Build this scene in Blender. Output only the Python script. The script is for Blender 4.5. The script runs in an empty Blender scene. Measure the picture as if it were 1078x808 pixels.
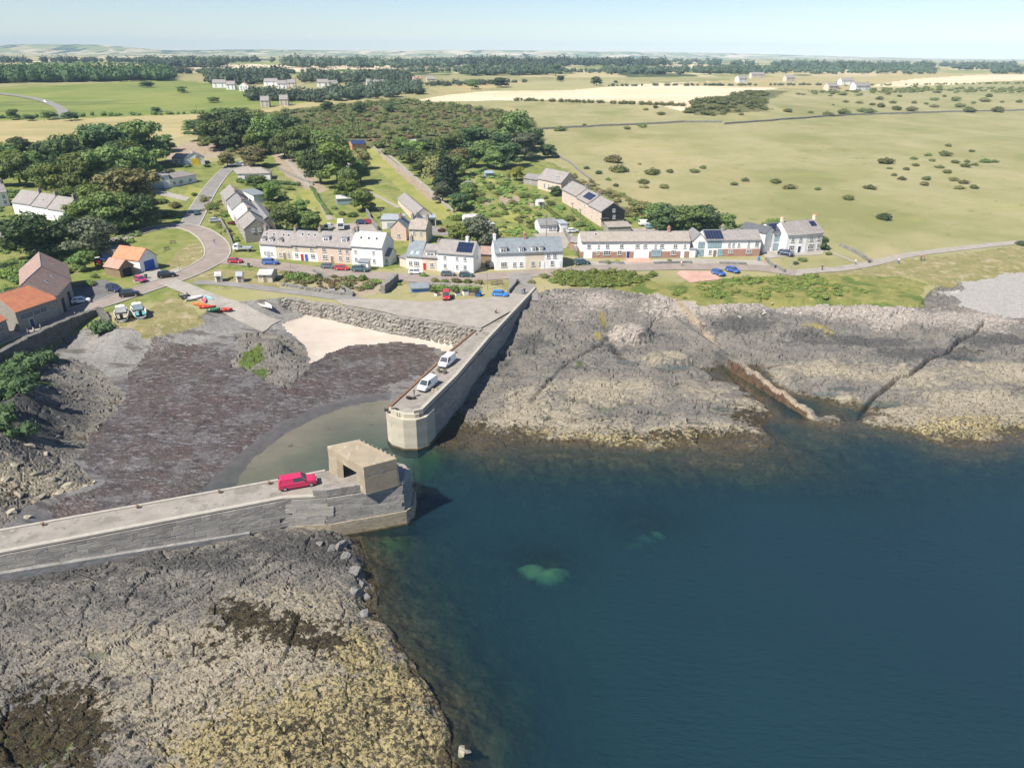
import bpy, bmesh, math, random
import numpy as np
from mathutils import Vector, Matrix
random.seed(7)
D = bpy.data
scene = bpy.context.scene
COL = scene.collection
# ------------------------------------------------------------------ camera
IMW, IMH = 1078., 808.
F = 742.; PITCH = math.radians(25.05); ROLL = math.radians(.4); CAMZ = 62.
cam_d = D.cameras.new('camera'); cam = D.objects.new('camera', cam_d); COL.objects.link(cam)
cam_d.sensor_width = 36.; cam_d.lens = 36. * F / IMW
cam_d.clip_start = .5; cam_d.clip_end = 80000.
cam.matrix_world = Matrix.Translation((0, 0, CAMZ)) @ Matrix.Rotation(math.pi/2 - PITCH, 4, 'X') @ Matrix.Rotation(ROLL, 4, 'Z')
scene.camera = cam
# ------------------------------------------------------------------ sky, sun, exposure
SUN_EL, SUN_DIR = math.radians(50), (-.78, -.62)          # direction towards the sun in the ground plane
w = D.worlds.new('World'); scene.world = w; w.use_nodes = True
nt = w.node_tree; nt.nodes.clear()
sky = nt.nodes.new('ShaderNodeTexSky'); sky.sky_type = 'NISHITA'; sky.sun_disc = False
sky.sun_elevation = SUN_EL; sky.sun_rotation = math.atan2(SUN_DIR[0], SUN_DIR[1])
sky.altitude = 0; sky.air_density = 1.0; sky.dust_density = .0; sky.ozone_density = 4.
bg = nt.nodes.new('ShaderNodeBackground'); bg.inputs['Strength'].default_value = .07
wo = nt.nodes.new('ShaderNodeOutputWorld')
tint = nt.nodes.new('ShaderNodeMix'); tint.data_type = 'RGBA'; tint.blend_type = 'MULTIPLY'; tint.inputs[0].default_value = 1; tint.inputs[7].default_value = (1., .99, 1.06, 1)
nt.links.new(sky.outputs[0], tint.inputs[6]); nt.links.new(tint.outputs[2], bg.inputs[0]); nt.links.new(bg.outputs[0], wo.inputs[0])
sun_d = D.lights.new('sun', 'SUN'); sun_d.energy = 4.9; sun_d.angle = math.radians(.53); sun_d.color = (1, .94, .84)
sun = D.objects.new('sun', sun_d); COL.objects.link(sun)
_c = math.cos(SUN_EL) / math.hypot(*SUN_DIR)
sun.rotation_euler = Vector((-SUN_DIR[0]*_c, -SUN_DIR[1]*_c, -math.sin(SUN_EL))).to_track_quat('-Z', 'Y').to_euler()
sun.location = (-60, -40, 120)
vs = scene.view_settings; vs.view_transform = 'Standard'; vs.look = 'None'; vs.gamma = 1; vs.use_curve_mapping = False
vs.exposure = .84
scene.render.engine = 'CYCLES'
scene.cycles.use_denoising = True
scene.cycles.max_bounces = 6; scene.cycles.transparent_max_bounces = 12; scene.cycles.volume_bounces = 0
scene.cycles.caustics_reflective = False; scene.cycles.caustics_refractive = False
# ------------------------------------------------------------------ photo pixel -> direction
def _rx(a): c, s = math.cos(a), math.sin(a); return np.array([[1,0,0],[0,c,-s],[0,s,c]])
def _rz(a): c, s = math.cos(a), math.sin(a); return np.array([[c,-s,0],[s,c,0],[0,0,1]])
RCAM = _rx(math.pi/2 - PITCH) @ _rz(ROLL)
def ray(px, py): return RCAM @ np.array([(px-539)/F, (404-py)/F, -1.])
def P(px, py, z=0.):
    v = ray(px, py); t = (z-CAMZ)/v[2]
    return Vector((v[0]*t, v[1]*t, z))
def smooth(a, b, x): t = np.clip((x-a)/(b-a), 0, 1); return t*t*(3-2*t)
# ------------------------------------------------------------------ noise (numpy)
def _h(ix, iy, s):
    h = (ix.astype(np.int64)*374761393 + iy.astype(np.int64)*668265263 + s*2147483647) & 0xffffffff
    h = ((h ^ (h >> 13))*1274126177) & 0xffffffff
    h = ((h ^ (h >> 16))*2246822519) & 0xffffffff
    return ((h ^ (h >> 15)) & 0xffffff)/float(0x1000000)
def vnoise(x, y, s=0):
    ix, iy = np.floor(x), np.floor(y); fx, fy = x-ix, y-iy
    fx = fx*fx*fx*(fx*(fx*6-15)+10); fy = fy*fy*fy*(fy*(fy*6-15)+10)
    a, b = _h(ix, iy, s), _h(ix+1, iy, s); c, d = _h(ix, iy+1, s), _h(ix+1, iy+1, s)
    return (a+(b-a)*fx)*(1-fy) + (c+(d-c)*fx)*fy
def fbm(x, y, o=4, s=0):
    r = np.zeros_like(x); a = .5; n = 0
    for i in range(o):
        r += a*(vnoise(x, y, s+i)-.5)*2; n += a; a *= .5; x = x*2.03+17.1; y = y*2.03+5.7
    return r/n
def worley(x, y, s=0):
    ix, iy = np.floor(x), np.floor(y)
    f1 = np.full_like(x, 9.); f2 = np.full_like(x, 9.); cid = np.zeros_like(x)
    for dx in (-1, 0, 1):
        for dy in (-1, 0, 1):
            cx, cy = ix+dx, iy+dy
            d = np.hypot(cx+.15+.7*_h(cx, cy, s)-x, cy+.15+.7*_h(cx, cy, s+1)-y)
            new = d < f1
            f2 = np.where(new, f1, np.minimum(f2, d)); cid = np.where(new, _h(cx, cy, s+2), cid); f1 = np.where(new, d, f1)
    return f1, f2, cid
# ------------------------------------------------------------------ materials
MATS = {}
def mat(name, c1, c2=None, scale=1., detail=5., lo=.35, hi=.65, layers=(), rough=.85, bump=None, rnd=0., spec=.3,
        stretch=None, metal=0., trans=0., coat=0., emit=None):
    """two-tone noise base; layers = (colour, scale, lo, hi, strength[, stretch]) laid over it by further noises;
    bump = (scale, strength[, distance]); rnd = per-object brightness variation"""
    m = D.materials.new(name); m.use_nodes = True; t = m.node_tree; N = t.nodes; L = t.links
    b = N['Principled BSDF']; MATS[name] = m
    b.inputs['Roughness'].default_value = rough; b.inputs['Specular IOR Level'].default_value = spec
    b.inputs['Metallic'].default_value = metal
    if coat: b.inputs['Coat Weight'].default_value = coat; b.inputs['Coat Roughness'].default_value = .07
    tc = N.new('ShaderNodeTexCoord'); src = tc.outputs['Object']
    if rnd:
        oi = N.new('ShaderNodeObjectInfo')
        vm = N.new('ShaderNodeVectorMath'); vm.operation = 'MULTIPLY_ADD'; L.new(oi.outputs['Random'], vm.inputs[0])
        vm.inputs[1].default_value = (37, 91, 53); L.new(src, vm.inputs[2]); src = vm.outputs[0]
    def noise(sc, st=None, det=detail):
        v = src
        if st:
            mp = N.new('ShaderNodeMapping'); L.new(src, mp.inputs[0])
            mp.inputs['Scale'].default_value = st[:3]
            if len(st) > 3: mp.inputs['Rotation'].default_value = (0, 0, st[3])
            v = mp.outputs[0]
        n = N.new('ShaderNodeTexNoise'); n.inputs['Scale'].default_value = sc; n.inputs['Detail'].default_value = det
        n.inputs['Roughness'].default_value = .62
        L.new(v, n.inputs['Vector']); return n.outputs['Fac']
    def ramp(fac, a, bb):
        r = N.new('ShaderNodeMapRange'); r.interpolation_type = 'SMOOTHSTEP'
        r.inputs[1].default_value = a; r.inputs[2].default_value = bb; L.new(fac, r.inputs[0]); return r.outputs[0]
    def mix(f, a, bb):
        x = N.new('ShaderNodeMix'); x.data_type = 'RGBA'
        for i, v in ((0, f), (6, a), (7, bb)):
            if hasattr(v, 'is_linked'): L.new(v, x.inputs[i])
            elif i == 0: x.inputs[0].default_value = v
            else: x.inputs[i].default_value = (*v, 1)
        return x.outputs[2]
    if c2 is None: c2 = tuple(x*.82 for x in c1)
    col = mix(ramp(noise(scale, stretch), lo, hi), c1, c2)
    for ly in layers:
        f = ramp(noise(ly[1], ly[5] if len(ly) > 5 else None), ly[2], ly[3])
        mm = N.new('ShaderNodeMath'); mm.operation = 'MULTIPLY'; L.new(f, mm.inputs[0]); mm.inputs[1].default_value = ly[4]
        col = mix(mm.outputs[0], col, ly[0])
    if rnd:
        hs = N.new('ShaderNodeHueSaturation'); L.new(col, hs.inputs['Color'])
        mr = N.new('ShaderNodeMapRange'); L.new(oi.outputs['Random'], mr.inputs[0])
        mr.inputs[3].default_value = 1-rnd; mr.inputs[4].default_value = 1+rnd; L.new(mr.outputs[0], hs.inputs['Value'])
        m2 = N.new('ShaderNodeMath'); m2.operation = 'MULTIPLY_ADD'; L.new(oi.outputs['Random'], m2.inputs[0])
        m2.inputs[1].default_value = .04*min(1, rnd*3); m2.inputs[2].default_value = .5-.02*min(1, rnd*3); L.new(m2.outputs[0], hs.inputs['Hue'])
        col = hs.outputs[0]
    L.new(col, b.inputs['Base Color'])
    if bump:
        bp = N.new('ShaderNodeBump'); bp.inputs['Strength'].default_value = bump[1]
        bp.inputs['Distance'].default_value = bump[2] if len(bump) > 2 else .1
        L.new(noise(bump[0], stretch), bp.inputs['Height']); L.new(bp.outputs[0], b.inputs['Normal'])
    if trans:
        tr = N.new('ShaderNodeBsdfTranslucent'); L.new(col, tr.inputs['Color'])
        ms = N.new('ShaderNodeMixShader'); ms.inputs[0].default_value = trans
        L.new(b.outputs[0], ms.inputs[1]); L.new(tr.outputs[0], ms.inputs[2])
        L.new(ms.outputs[0], N['Material Output'].inputs['Surface'])
    return m
def M(name): return MATS[name]
# ------------------------------------------------------------------ mesh helpers
class MB:
    """collects vertices and faces for ONE mesh object"""
    def __init__(s): s.v = []; s.f = []
    def add(s, vs, fs):
        o = len(s.v); s.v += [tuple(x) for x in vs]; s.f += [tuple(i+o for i in f) for f in fs]; return s
    def box(s, x0, x1, y0, y1, z0, z1):
        return s.add([(x0,y0,z0),(x1,y0,z0),(x1,y1,z0),(x0,y1,z0),(x0,y0,z1),(x1,y0,z1),(x1,y1,z1),(x0,y1,z1)],
                     [(3,2,1,0),(4,5,6,7),(0,1,5,4),(1,2,6,5),(2,3,7,6),(3,0,4,7)])
    def prism(s, pts, z0, z1):
        n = len(pts)
        return s.add([(p[0],p[1],z0) for p in pts]+[(p[0],p[1],z1) for p in pts],
                     [tuple(range(n-1,-1,-1)), tuple(range(n,2*n))]+[(i,(i+1)%n,n+(i+1)%n,n+i) for i in range(n)])
    def tube(s, a, b, r0, r1=None, n=8):
        a, b = Vector(a), Vector(b); r1 = r0 if r1 is None else r1
        d = (b-a).normalized(); u = d.orthogonal().normalized(); q = d.cross(u)
        vs = []
        for c, r in ((a, r0), (b, r1)):
            for i in range(n):
                t = 2*math.pi*i/n; vs.append(c+u*(r*math.cos(t))+q*(r*math.sin(t)))
        return s.add(vs, [tuple(range(n-1,-1,-1)), tuple(range(n,2*n))]+[(i,(i+1)%n,n+(i+1)%n,n+i) for i in range(n)])
    def loft(s, rings, cap=True):
        n = len(rings[0]); o = []
        for r in rings: o += list(r)
        fs = [(k*n+i, k*n+(i+1)%n, (k+1)*n+(i+1)%n, (k+1)*n+i) for k in range(len(rings)-1) for i in range(n)]
        if cap: fs += [tuple(range(n-1,-1,-1)), tuple((len(rings)-1)*n+i for i in range(n))]
        return s.add(o, fs)
    def mesh(s, name, m=None, sm=False):
        me = D.meshes.new(name); me.from_pydata(s.v, [], s.f)
        if m: me.materials.append(M(m) if isinstance(m, str) else m)
        if sm: me.shade_smooth()
        me.update(); return me
    def build(s, name, m, parent=None, sm=False, loc=None, rz=0.):
        return place(name, s.mesh(name, m, sm), parent, loc, rz)
def place(name, me, parent=None, loc=None, rz=0., scale=None, m=None):
    o = D.objects.new(name, me); COL.objects.link(o)
    if parent: o.parent = parent
    if loc is not None: o.location = loc
    if rz: o.rotation_euler = (0, 0, rz)
    if scale is not None: o.scale = scale
    if m is not None:
        o.material_slots[0].link = 'OBJECT'; o.material_slots[0].material = M(m) if isinstance(m, str) else m
    return o
def empty(name, loc, rz=0.):
    o = D.objects.new(name, None); COL.objects.link(o); o.location = loc; o.rotation_euler = (0, 0, rz); o.empty_display_size = .3
    return o
def tag(o, label=None, cat=None, group=None, kind=None):
    if label: o['label'] = label
    if cat: o['category'] = cat
    if group: o['group'] = group
    if kind: o['kind'] = kind
    return o
def struct(o): o['kind'] = 'structure'; return o
def copy_tree(o, parent=None):
    c = o.copy(); COL.objects.link(c); c.parent = parent
    for ch in o.children: copy_tree(ch, c)
    return c
# ================================================================== TERRAIN
_LY = np.array([-500, 150, 200, 300, 400, 550, 800, 1200, 2000, 4000, 8000, 40000.])
_LZ = np.array([6.5, 6.5, 7., 10.5, 13.5, 18.5, 27., 32., 36., 40., 44., 46.])
def land(x, y):
    x = np.asarray(x, float); y = np.asarray(y, float)
    z = np.interp(y, _LY, _LZ)
    z = z + smooth(260, 420, y)*(1-smooth(2500, 5000, y))*1.6*np.sin(x*.011+y*.006)*np.sin(y*.009-x*.004+1)
    # scrub knoll in the middle, whin-covered ridge on the right
    z = z + 5*np.exp(-(((x+95)/110)**2+((y-430)/60)**2)) + 6*np.exp(-(((x-170)/60)**2+((y-640)/45)**2))
    for hx, hy, sx, sy, hh in ((-3900, 6300, 600, 500, 52), (-3300, 6300, 400, 400, 38), (-5000, 6300, 900, 600, 44), (-2300, 7000, 1200, 600, 42), (200, 8000, 2000, 600, 42), (2200, 8300, 1700, 600, 30), (-600, 7400, 1000, 600, 28)):
        z = z + hh*np.exp(-(((x-hx)/sx)**2+((y-hy)/sy)**2))
    return z
def PL(px, py):
    """photo pixel -> point on the land surface (march along the ray)"""
    v = ray(px, py); v = v/v[1]
    ys = np.concatenate([np.linspace(40, 1000, 1921), np.geomspace(1001, 30000, 1500)])
    zz = CAMZ+v[2]*ys; g = zz-land(v[0]*ys, ys)
    k = np.argmax(g < 0)
    if g[k] >= 0: k = len(ys)-1
    a = g[k-1]/(g[k-1]-g[k]) if k and g[k-1] > 0 > g[k] else 0
    yy = ys[k-1]+(ys[k]-ys[k-1])*a
    return Vector((v[0]*yy, yy, float(land(v[0]*yy, yy))))
# shore: scattered control heights (pixel, pixel, metres above low water)
CTRL = [
 # harbour
 (340,345,2.6),(440,356,2.3),(400,368,1.6),(330,372,1.6),(480,362,1.8),(310,332,3.6),(120,347,6.3),(150,347,6.3),(178,341,6.2),(210,337,6.0),(222,328,6.3),(240,322,6.),(262,319,6.3),(283,317,6.2),(296,318,5.6),(250,328,5.4),(265,333,4.7),(286,344,3.4),(275,327,5.1),(292,328,4.3),(305,324,3.9),(240,336,4.9),(225,335,5.5),(150,357,4.6),(200,351,4.3),(250,348,3.7),(150,372,2.4),(95,385,2.2),
 (215,372,2.0),(285,347,3.0),(288,368,3.4),(262,388,2.2),(312,388,1.9),(100,450,.95),(200,430,.85),(300,405,.9),(400,390,.9),(440,375,1.3),(150,400,1.4),(150,470,.75),
 (100,500,.8),(60,545,.8),(120,530,.6),(180,505,.45),(228,488,.1),(290,440,.1),(330,424,.1),(370,415,.12),(405,412,.05),(320,470,-.25),(270,490,-.22),(390,460,-.55),(440,490,-2.),(250,525,-.3),(200,540,-.25),
 # bank under the left harbour wall
 (8,425,7.2),(22,455,5.6),(0,500,4.6),(42,435,4.4),(64,430,1.6),(-20,450,7.4),(28,415,6.6),(52,405,4.4),(62,460,1.4),(0,465,6.6),(60,522,1.9),(90,512,1.5),(30,545,2.2),(-60,480,7.),(70,400,2.6),(38,400,5.6),(90,365,3.2),(20,400,6.6),(60,380,3.6),(0,400,7.),(75,375,3.),(40,490,2.8),(-80,560,4),(-200,560,5),(-200,480,6),
 # rock platform in front of the near pier
 (0,612,3.4),(150,588,3.4),(300,562,2.9),(350,575,2.2),(-150,640,4),(0,700,3.2),(200,700,3.),(350,650,2.5),(375,615,1.4),(415,712,1.),(300,800,2.3),(440,785,.8),(100,800,2.2),(0,808,2.5),(-150,760,3.5),(0,900,2),(300,900,1.6),
 (384,588,.05),(391,640,.05),(424,690,.05),(452,735,.05),(468,775,.05),(480,830,.05),(374,568,.1),
 (400,585,-1.2),(412,620,-1.1),(430,660,-1.2),(470,720,-1.4),(505,790,-1.6),(470,650,-2.4),(520,740,-2.5),(560,790,-3.),(520,860,-2.5),(550,700,-5),(600,600,-6.5),(600,800,-6),(420,575,-1.6),
 # rocks right of the far pier
 (470,466,.05),(500,457,.1),(540,462,.05),(560,458,.3),(600,465,.05),(640,468,.05),(690,472,.05),(745,470,.05),(808,457,.1),(832,442,.15),(797,420,.3),(779,405,.4),(860,439,.2),(800,440,.5),(885,437,-.6),(899,434,-.5),(906,430,.1),(912,440,.2),(895,444,-2.),(930,447,.05),(1000,467,.05),(1040,471,.05),(1090,463,.05),(1250,460,.05),
 (560,400,1.9),(600,350,3.2),(640,332,4.),(560,330,5.3),(575,313,6.3),(610,311,6.3),(640,312,6.3),(672,317,6.2),(700,321,6.1),(740,325,6.),(800,323,6.),(870,322,6.),(930,325,6.),(967,327,5.9),(985,313,6.1),(520,420,1.1),(700,332,4.2),(700,400,1.9),(745,355,2.4),(860,350,3.8),(950,352,3.5),(860,395,2.),(950,408,1.4),(1050,380,2.6),(1050,430,1.1),(800,325,5.4),(900,326,5.4),(985,330,5.2),(1060,305,5.8),(1060,340,4.6),(620,440,.9),(740,440,.9),(545,440,.8),(770,350,3.4),(830,400,1.6),(1200,400,2),(1200,330,5),
 (755,370,.8),(775,387,-.3),(790,401,-1.2),(808,416,-1.8),(832,435,-2.2),(845,448,-2.6),(820,462,-2.),
 (500,478,-.35),(540,476,-.4),(510,492,-1.),(600,482,-.9),(700,488,-1.2),(600,520,-2.6),(720,505,-1.5),(800,520,-2.2),(860,500,-1.8),(930,490,-3),(980,495,-2.),(1078,500,-2.6),(900,540,-3.5),(800,600,-9),(1000,700,-13),(700,750,-9),(480,500,-2.4),(450,540,-3.5),(500,560,-5),(1078,600,-8),(1300,600,-9),(1300,480,-3),(1300,900,-14),(800,900,-12),
]
_cp = np.array([P(*c) for c in CTRL]); _cx, _cz = _cp[:, :2], _cp[:, 2]
_K = np.sqrt(((_cx[:, None]-_cx[None])**2).sum(-1)+1.)
_wts = np.linalg.solve(np.block([[_K+0*np.eye(len(_K)), np.ones((len(_K), 1))], [np.ones((1, len(_K))), np.zeros((1, 1))]]), np.r_[_cz, 0])
def shore(x, y):
    x = np.asarray(x, float); y = np.asarray(y, float); r = np.full_like(x, _wts[-1])
    for (a, b), k in zip(_cx, _wts[:-1]): r = r+k*np.sqrt((x-a)**2+(y-b)**2+1.)
    for px_, py_, rx_, ry_, zt_ in ((573,603,7.,5.5,-2.2),(680,566,8.,5.,-3.)):
        c_ = P(px_, py_, zt_); g_ = np.exp(-(((x-c_.x)/rx_)**2+((y-c_.y)/ry_)**2)); r = r+(np.maximum(r, zt_)-r)*g_
    return np.clip(r, -16, 7)
def inpoly(x, y, poly):
    r = np.zeros(x.shape, bool); n = len(poly)
    bx = [p[0] for p in poly]; by = [p[1] for p in poly]
    sel = (x >= min(bx)) & (x <= max(bx)) & (y >= min(by)) & (y <= max(by))
    xs, ys = x[sel], y[sel]; q = np.zeros(xs.shape, bool)
    for i in range(n):
        x0, y0 = poly[i][:2]; x1, y1 = poly[i-1][:2]
        if y0 == y1: continue
        q ^= ((y0 > ys) != (y1 > ys)) & (xs < (x1-x0)*(ys-y0)/(y1-y0)+x0)
    r[sel] = q; return r
# edge of the land: harbour wall, grass above the beach, quay wall, pier root, grass above the rocks
EDGE = [(-260,470),(-120,420),(-60,398),(0,372),(30,356),(60,342),(88,331),(104,326),(113,338),(120,345),(150,345),(175,338),(208,334),(220,326),(238,320),(262,317),(284,315),(300,314),(350,321),(420,334),(505,347),(556,313),(575,306),(610,304),(640,305),(672,310),(700,314),(740,318),(800,316),(870,315),(930,318),(968,320),(980,306),(1010,294),(1050,284),(1100,277),(1250,272),(1500,270)]
LANDPOLY = [tuple(P(a, b, 6.6)[:2]) for a, b in EDGE]
LANDPOLY = LANDPOLY + [(LANDPOLY[-1][0]+4000, 150), (90000, 40000), (-90000, 40000), (-90000, 60), (LANDPOLY[0][0]-300, 40)]
def base_h(x, y):
    x = np.asarray(x, float); y = np.asarray(y, float)
    L = inpoly(x, y, LANDPOLY)
    return np.where(L, land(x, y), shore(x, y))
# fan-shaped grid: fine near the shore, coarse towards the horizon
def _rows():
    v0, v1 = math.atan2(57, 36), math.atan2(56, 212)
    a = 57/np.tan(np.linspace(v0, v1, 560))
    b = np.geomspace(a[-1], 900, 250)[1:]
    c = np.geomspace(900, 10000, 90)[1:]
    return np.concatenate([a, b, c])
RY = _rows(); NC = 900
U = np.linspace(-1, 1, NC); HALF = .7265*(.906*RY+25)*1.2+8
GX = U[None, :]*HALF[:, None]; GY = np.repeat(RY[:, None], NC, 1)
GX = GX.ravel(); GY = GY.ravel()
ISL = inpoly(GX, GY, LANDPOLY)
near = GY < 240
SH = np.zeros_like(GX); SH[near] = shore(GX[near], GY[near])
GZ = np.where(ISL, land(GX, GY), SH)
# ---- regions of the ground: (name, material, photo outline, height used to place it, edge wobble m)
def poly_px(pts, z=None):
    return [tuple((PL(a, b) if z is None else P(a, b, z))[:2]) for a, b in pts]
REG = ['grass', 'seabed', 'rock', 'lowrock', 'kelp_flat', 'mud', 'sand', 'shingle', 'gravel_shore', 'verge', 'green_field', 'straw_field', 'stubble', 'scrub_floor', 'garden', 'earth', 'far_field', 'lawn', 'tarmac', 'sandspot', 'grey_field', 'wetsand', 'redtar', 'meadow', 'darkmud', 'mossbed', 'olivebed']
RID = {n: i for i, n in enumerate(REG)}
reg = np.zeros(GX.shape, np.int8)
WX = fbm(GX*.22, GY*.22, 3, 11); WY = fbm(GX*.22+50, GY*.22, 3, 12)
FX = fbm(GX*1.1, GY*1.1, 2, 13); FY = fbm(GX*1.1+50, GY*1.1, 2, 14)
def paint(name, pts, z=None, wob=.8, only=None):
    k = wob
    q = inpoly(GX+WX*k*1.5+FX*k*.5, GY+WY*k*1.5+FY*k*.5, poly_px(pts, z))
    if only is not None: q &= only
    reg[q] = RID[name]
reg[~ISL] = RID['rock']
reg[~ISL & (SH < -.25)] = RID['seabed']
ns = ~ISL
# harbour basin
paint('mud', [(100,350),(240,335),(300,316),(505,348),(440,440),(430,500),(0,580),(20,545),(60,525),(100,508),(60,470),(90,400)], 1.2, .6, ns)
paint('gravel_shore', [(60,372),(112,340),(250,330),(300,315),(352,322),(300,345),(262,352),(215,358),(150,368),(130,385),(95,392),(60,392)], 3.6, .8, ns)
paint('kelp_flat', [(140,392),(165,372),(215,372),(262,388),(320,385),(345,366),(420,362),(468,366),(455,392),(400,410),(330,428),(285,446),(225,500),(205,525),(60,560),(40,545),(110,505),(70,470),(90,440),(130,425)], .9, 1.6, ns)
paint('sand', [(298,348),(330,334),(420,344),(506,356),(488,374),(462,366),(420,360),(368,363),(345,370),(322,384),(322,366)], 2., .5, ns)
paint('wetsand', [(160,545),(205,525),(240,496),(300,446),(345,430),(405,421),(440,440),(432,520)], 0, .4, ns)
paint('rock', [(58,388),(82,380),(104,388),(128,412),(118,432),(92,452),(80,476),(58,490),(40,470)], 2., .8, ns)
paint('rock', [(252,356),(275,350),(305,356),(325,372),(322,390),(300,400),(268,394),(246,384)], 2.4, .7, ns)
# right-hand shore
paint('shingle', [(1010,322),(1000,312),(1020,296),(1060,286),(1110,278),(1300,275),(1300,330),(1090,330),(1050,328)], 6, 2.2)
paint('lowrock', [(470,470),(520,440),(560,452),(600,440),(700,445),(830,430),(870,425),(950,420),(1090,425),(1300,430),(1300,480),(1000,480),(700,482),(480,482)], .5, 2., ns)
sb = ns & (SH < -.3); reg[sb & (reg != RID['wetsand'])] = RID['seabed']
paint('darkmud', [(205,530),(214,512),(240,488),(290,446),(330,430),(372,416),(410,412),(408,420),(370,425),(335,438),(300,456),(262,486),(240,520),(215,545)], .1, .5, ns)
# land
land_ = ISL
reg[land_ & (GY > 1150)] = RID['far_field']
paint('green_field', [(-80,97),(60,90),(175,84),(215,88),(350,103),(345,106),(250,119),(130,124),(60,126),(-80,128)], None, 1.)
paint('straw_field', [(-80,129),(60,126),(250,119),(345,105),(420,106),(380,116),(300,122),(215,138),(130,162),(-80,165)], None, 1.)
paint('stubble', [(425,108),(470,100),(560,92),(700,88),(800,83),(850,90),(790,98),(730,108),(718,118),(700,113),(660,108),(600,105),(520,106)], None, 2.)
paint('grey_field', [(520,96),(560,86),(640,84),(700,88),(600,95)], None, 2.)
paint('straw_field', [(690,90),(790,82),(960,79),(1150,73),(1150,85),(1000,90),(900,96),(830,93)], None, 2.)
paint('stubble', [(905,92),(980,82),(1090,78),(1150,80),(1150,84),(1000,90)], None, 2.)
paint('stubble', [(190,72),(260,68),(420,70),(420,73),(250,74)], None, 2.)
paint('straw_field', [(450,94),(540,84),(560,88),(470,99)], None, 2.)
paint('scrub_floor', [(205,150),(230,128),(300,116),(420,104),(500,112),(560,124),(575,150),(480,172),(420,166),(330,165),(290,160),(240,168)], None, 3.)
paint('scrub_floor', [(720,118),(750,104),(790,95),(830,96),(800,108),(810,117),(770,120),(730,122)], None, 3.)
paint('garden', [(0,175),(120,160),(240,172),(300,160),(420,166),(480,172),(560,160),(600,180),(650,215),(720,235),(800,245),(800,262),(560,272),(400,285),(300,290),(150,320),(0,370),(-120,420),(-120,180)], None, 2.)
paint('earth', [(283,158),(298,152),(345,200),(330,206),(300,185)], None, .8)
paint('lawn', [(376,160),(392,156),(476,222),(470,230),(450,234),(440,222),(410,190)], None, .3)
paint('earth', [(395,158),(401,157),(462,212),(452,212)], None, .5)
paint('lawn', [(314,202),(330,198),(356,236),(326,238)], None, .3)
paint('lawn', [(372,198),(386,194),(420,216),(388,220)], None, .3)
paint('verge', [(188,262),(208,254),(238,266),(210,290),(180,300),(165,305),(172,285)], None, .8)
paint('verge', [(182,295),(215,285),(290,284),(330,286),(290,304),(230,300)], None, .8)
paint('verge', [(112,340),(150,330),(175,312),(196,318),(215,336),(150,350)], None, .6)
paint('meadow', [(600,303),(640,290),(700,298),(800,292),(860,286),(920,284),(975,300),(970,321),(870,318),(800,318),(740,320),(690,312),(640,304)], None, 1.)
paint('verge', [(860,288),(920,278),(1090,258),(1300,250),(1300,275),(1060,286),(985,303),(960,292)], None, 1.)
paint('verge', [(400,300),(520,300),(535,308),(535,298),(545,292),(405,290)], None, .5)
paint('earth', [(330,300),(400,296),(410,306),(372,313),(330,310)], None, 1.)
for pg in ([(480,214),(502,222),(494,234),(474,227)], [(520,236),(548,241),(540,253),(515,247)], [(560,226),(580,235),(570,245),(552,237)], [(498,184),(522,190),(514,199),(490,194)], [(535,222),(552,228),(545,236),(528,230)], [(296,206),(308,203),(318,224),(306,228)], [(455,250),(480,254),(474,264),(452,262)], [(200,196),(214,200),(205,212),(192,206)], [(176,206),(192,204),(184,216),(168,214)]): paint('lawn', pg, None, .4)
for pg in ([(528,204),(548,208),(542,217),(524,213)], [(505,206),(518,210),(512,217),(500,213)], [(560,208),(574,214),(566,222),(554,216)], [(170,160),(200,150),(230,152),(236,166),(200,168),(180,170)]): paint('earth', pg, None, .8)
# ---- relief
Z0 = GZ.copy()
isrock = np.isin(reg, [RID['rock'], RID['lowrock']]) & ns
def rockrelief(x, y, big=1.):
    rt = y > 100; dip = np.where(rt, .06, math.radians(35)); fq = np.where(rt, .4, 1.)
    xr = x*np.cos(dip)+y*np.sin(dip); yr = -x*np.sin(dip)+y*np.cos(dip); xr = xr*np.where(rt, .6, 1.)
    wx = xr+fbm(x*.5, y*.5, 2, 3)*.8; wy = yr+fbm(x*.5+9, y*.5, 2, 4)*.8
    f1, f2, c = worley(wx/4.2, wy/1.9, 21)
    g1, g2, d = worley(wx/1.35, wy/.62, 31)
    k1, k2, e = worley(wx/13., wy/6., 41)
    z = (c-.5)*.42*big+(d-.5)*.22*fq+(e-.5)*.7*big*np.where(rt, 1.3, 1.)
    z -= .36*(1-smooth(.0, .09, f2-f1))+.14*fq*(1-smooth(0, .16, g2-g1))+.3*(1-smooth(0, .05, k2-k1))*big
    # bedding steps and ruts
    z += .16*np.abs(((yr*.42+fbm(x*.15, y*.15, 3, 8)*1.2) % 1)-.5)+.3*fbm(x*.16, y*.16, 4, 9)+.1*fq*fbm(x*1.7, y*1.7, 2, 10)+.13*fq*fbm(x*3.6, y*3.6, 2, 15)*(.4+np.abs(fbm(x*.3, y*.3, 2, 19)))
    return z
r_ = np.zeros_like(GX); r_[isrock] = rockrelief(GX[isrock], GY[isrock])
fore = smooth(120, 100, GY)                           # the right-hand platform is flatter ledges
r_ *= (.95-.2*fore)
r_ += np.where(isrock, (1-fore)*(.75*fbm(GX*.085, GY*.13, 3, 91)-.05)+.25*fbm(GX*.3, GY*.4, 2, 92)*(1-fore), 0)
r_ += np.where(isrock, fore*(.5*fbm(GX*.12, GY*.12, 2, 93)+1.1*fbm(GX*.28, GY*.28, 3, 94)*smooth(2., .6, Z0)), 0)
GZ = GZ+r_*smooth(-1.5, .6, Z0)
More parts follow.
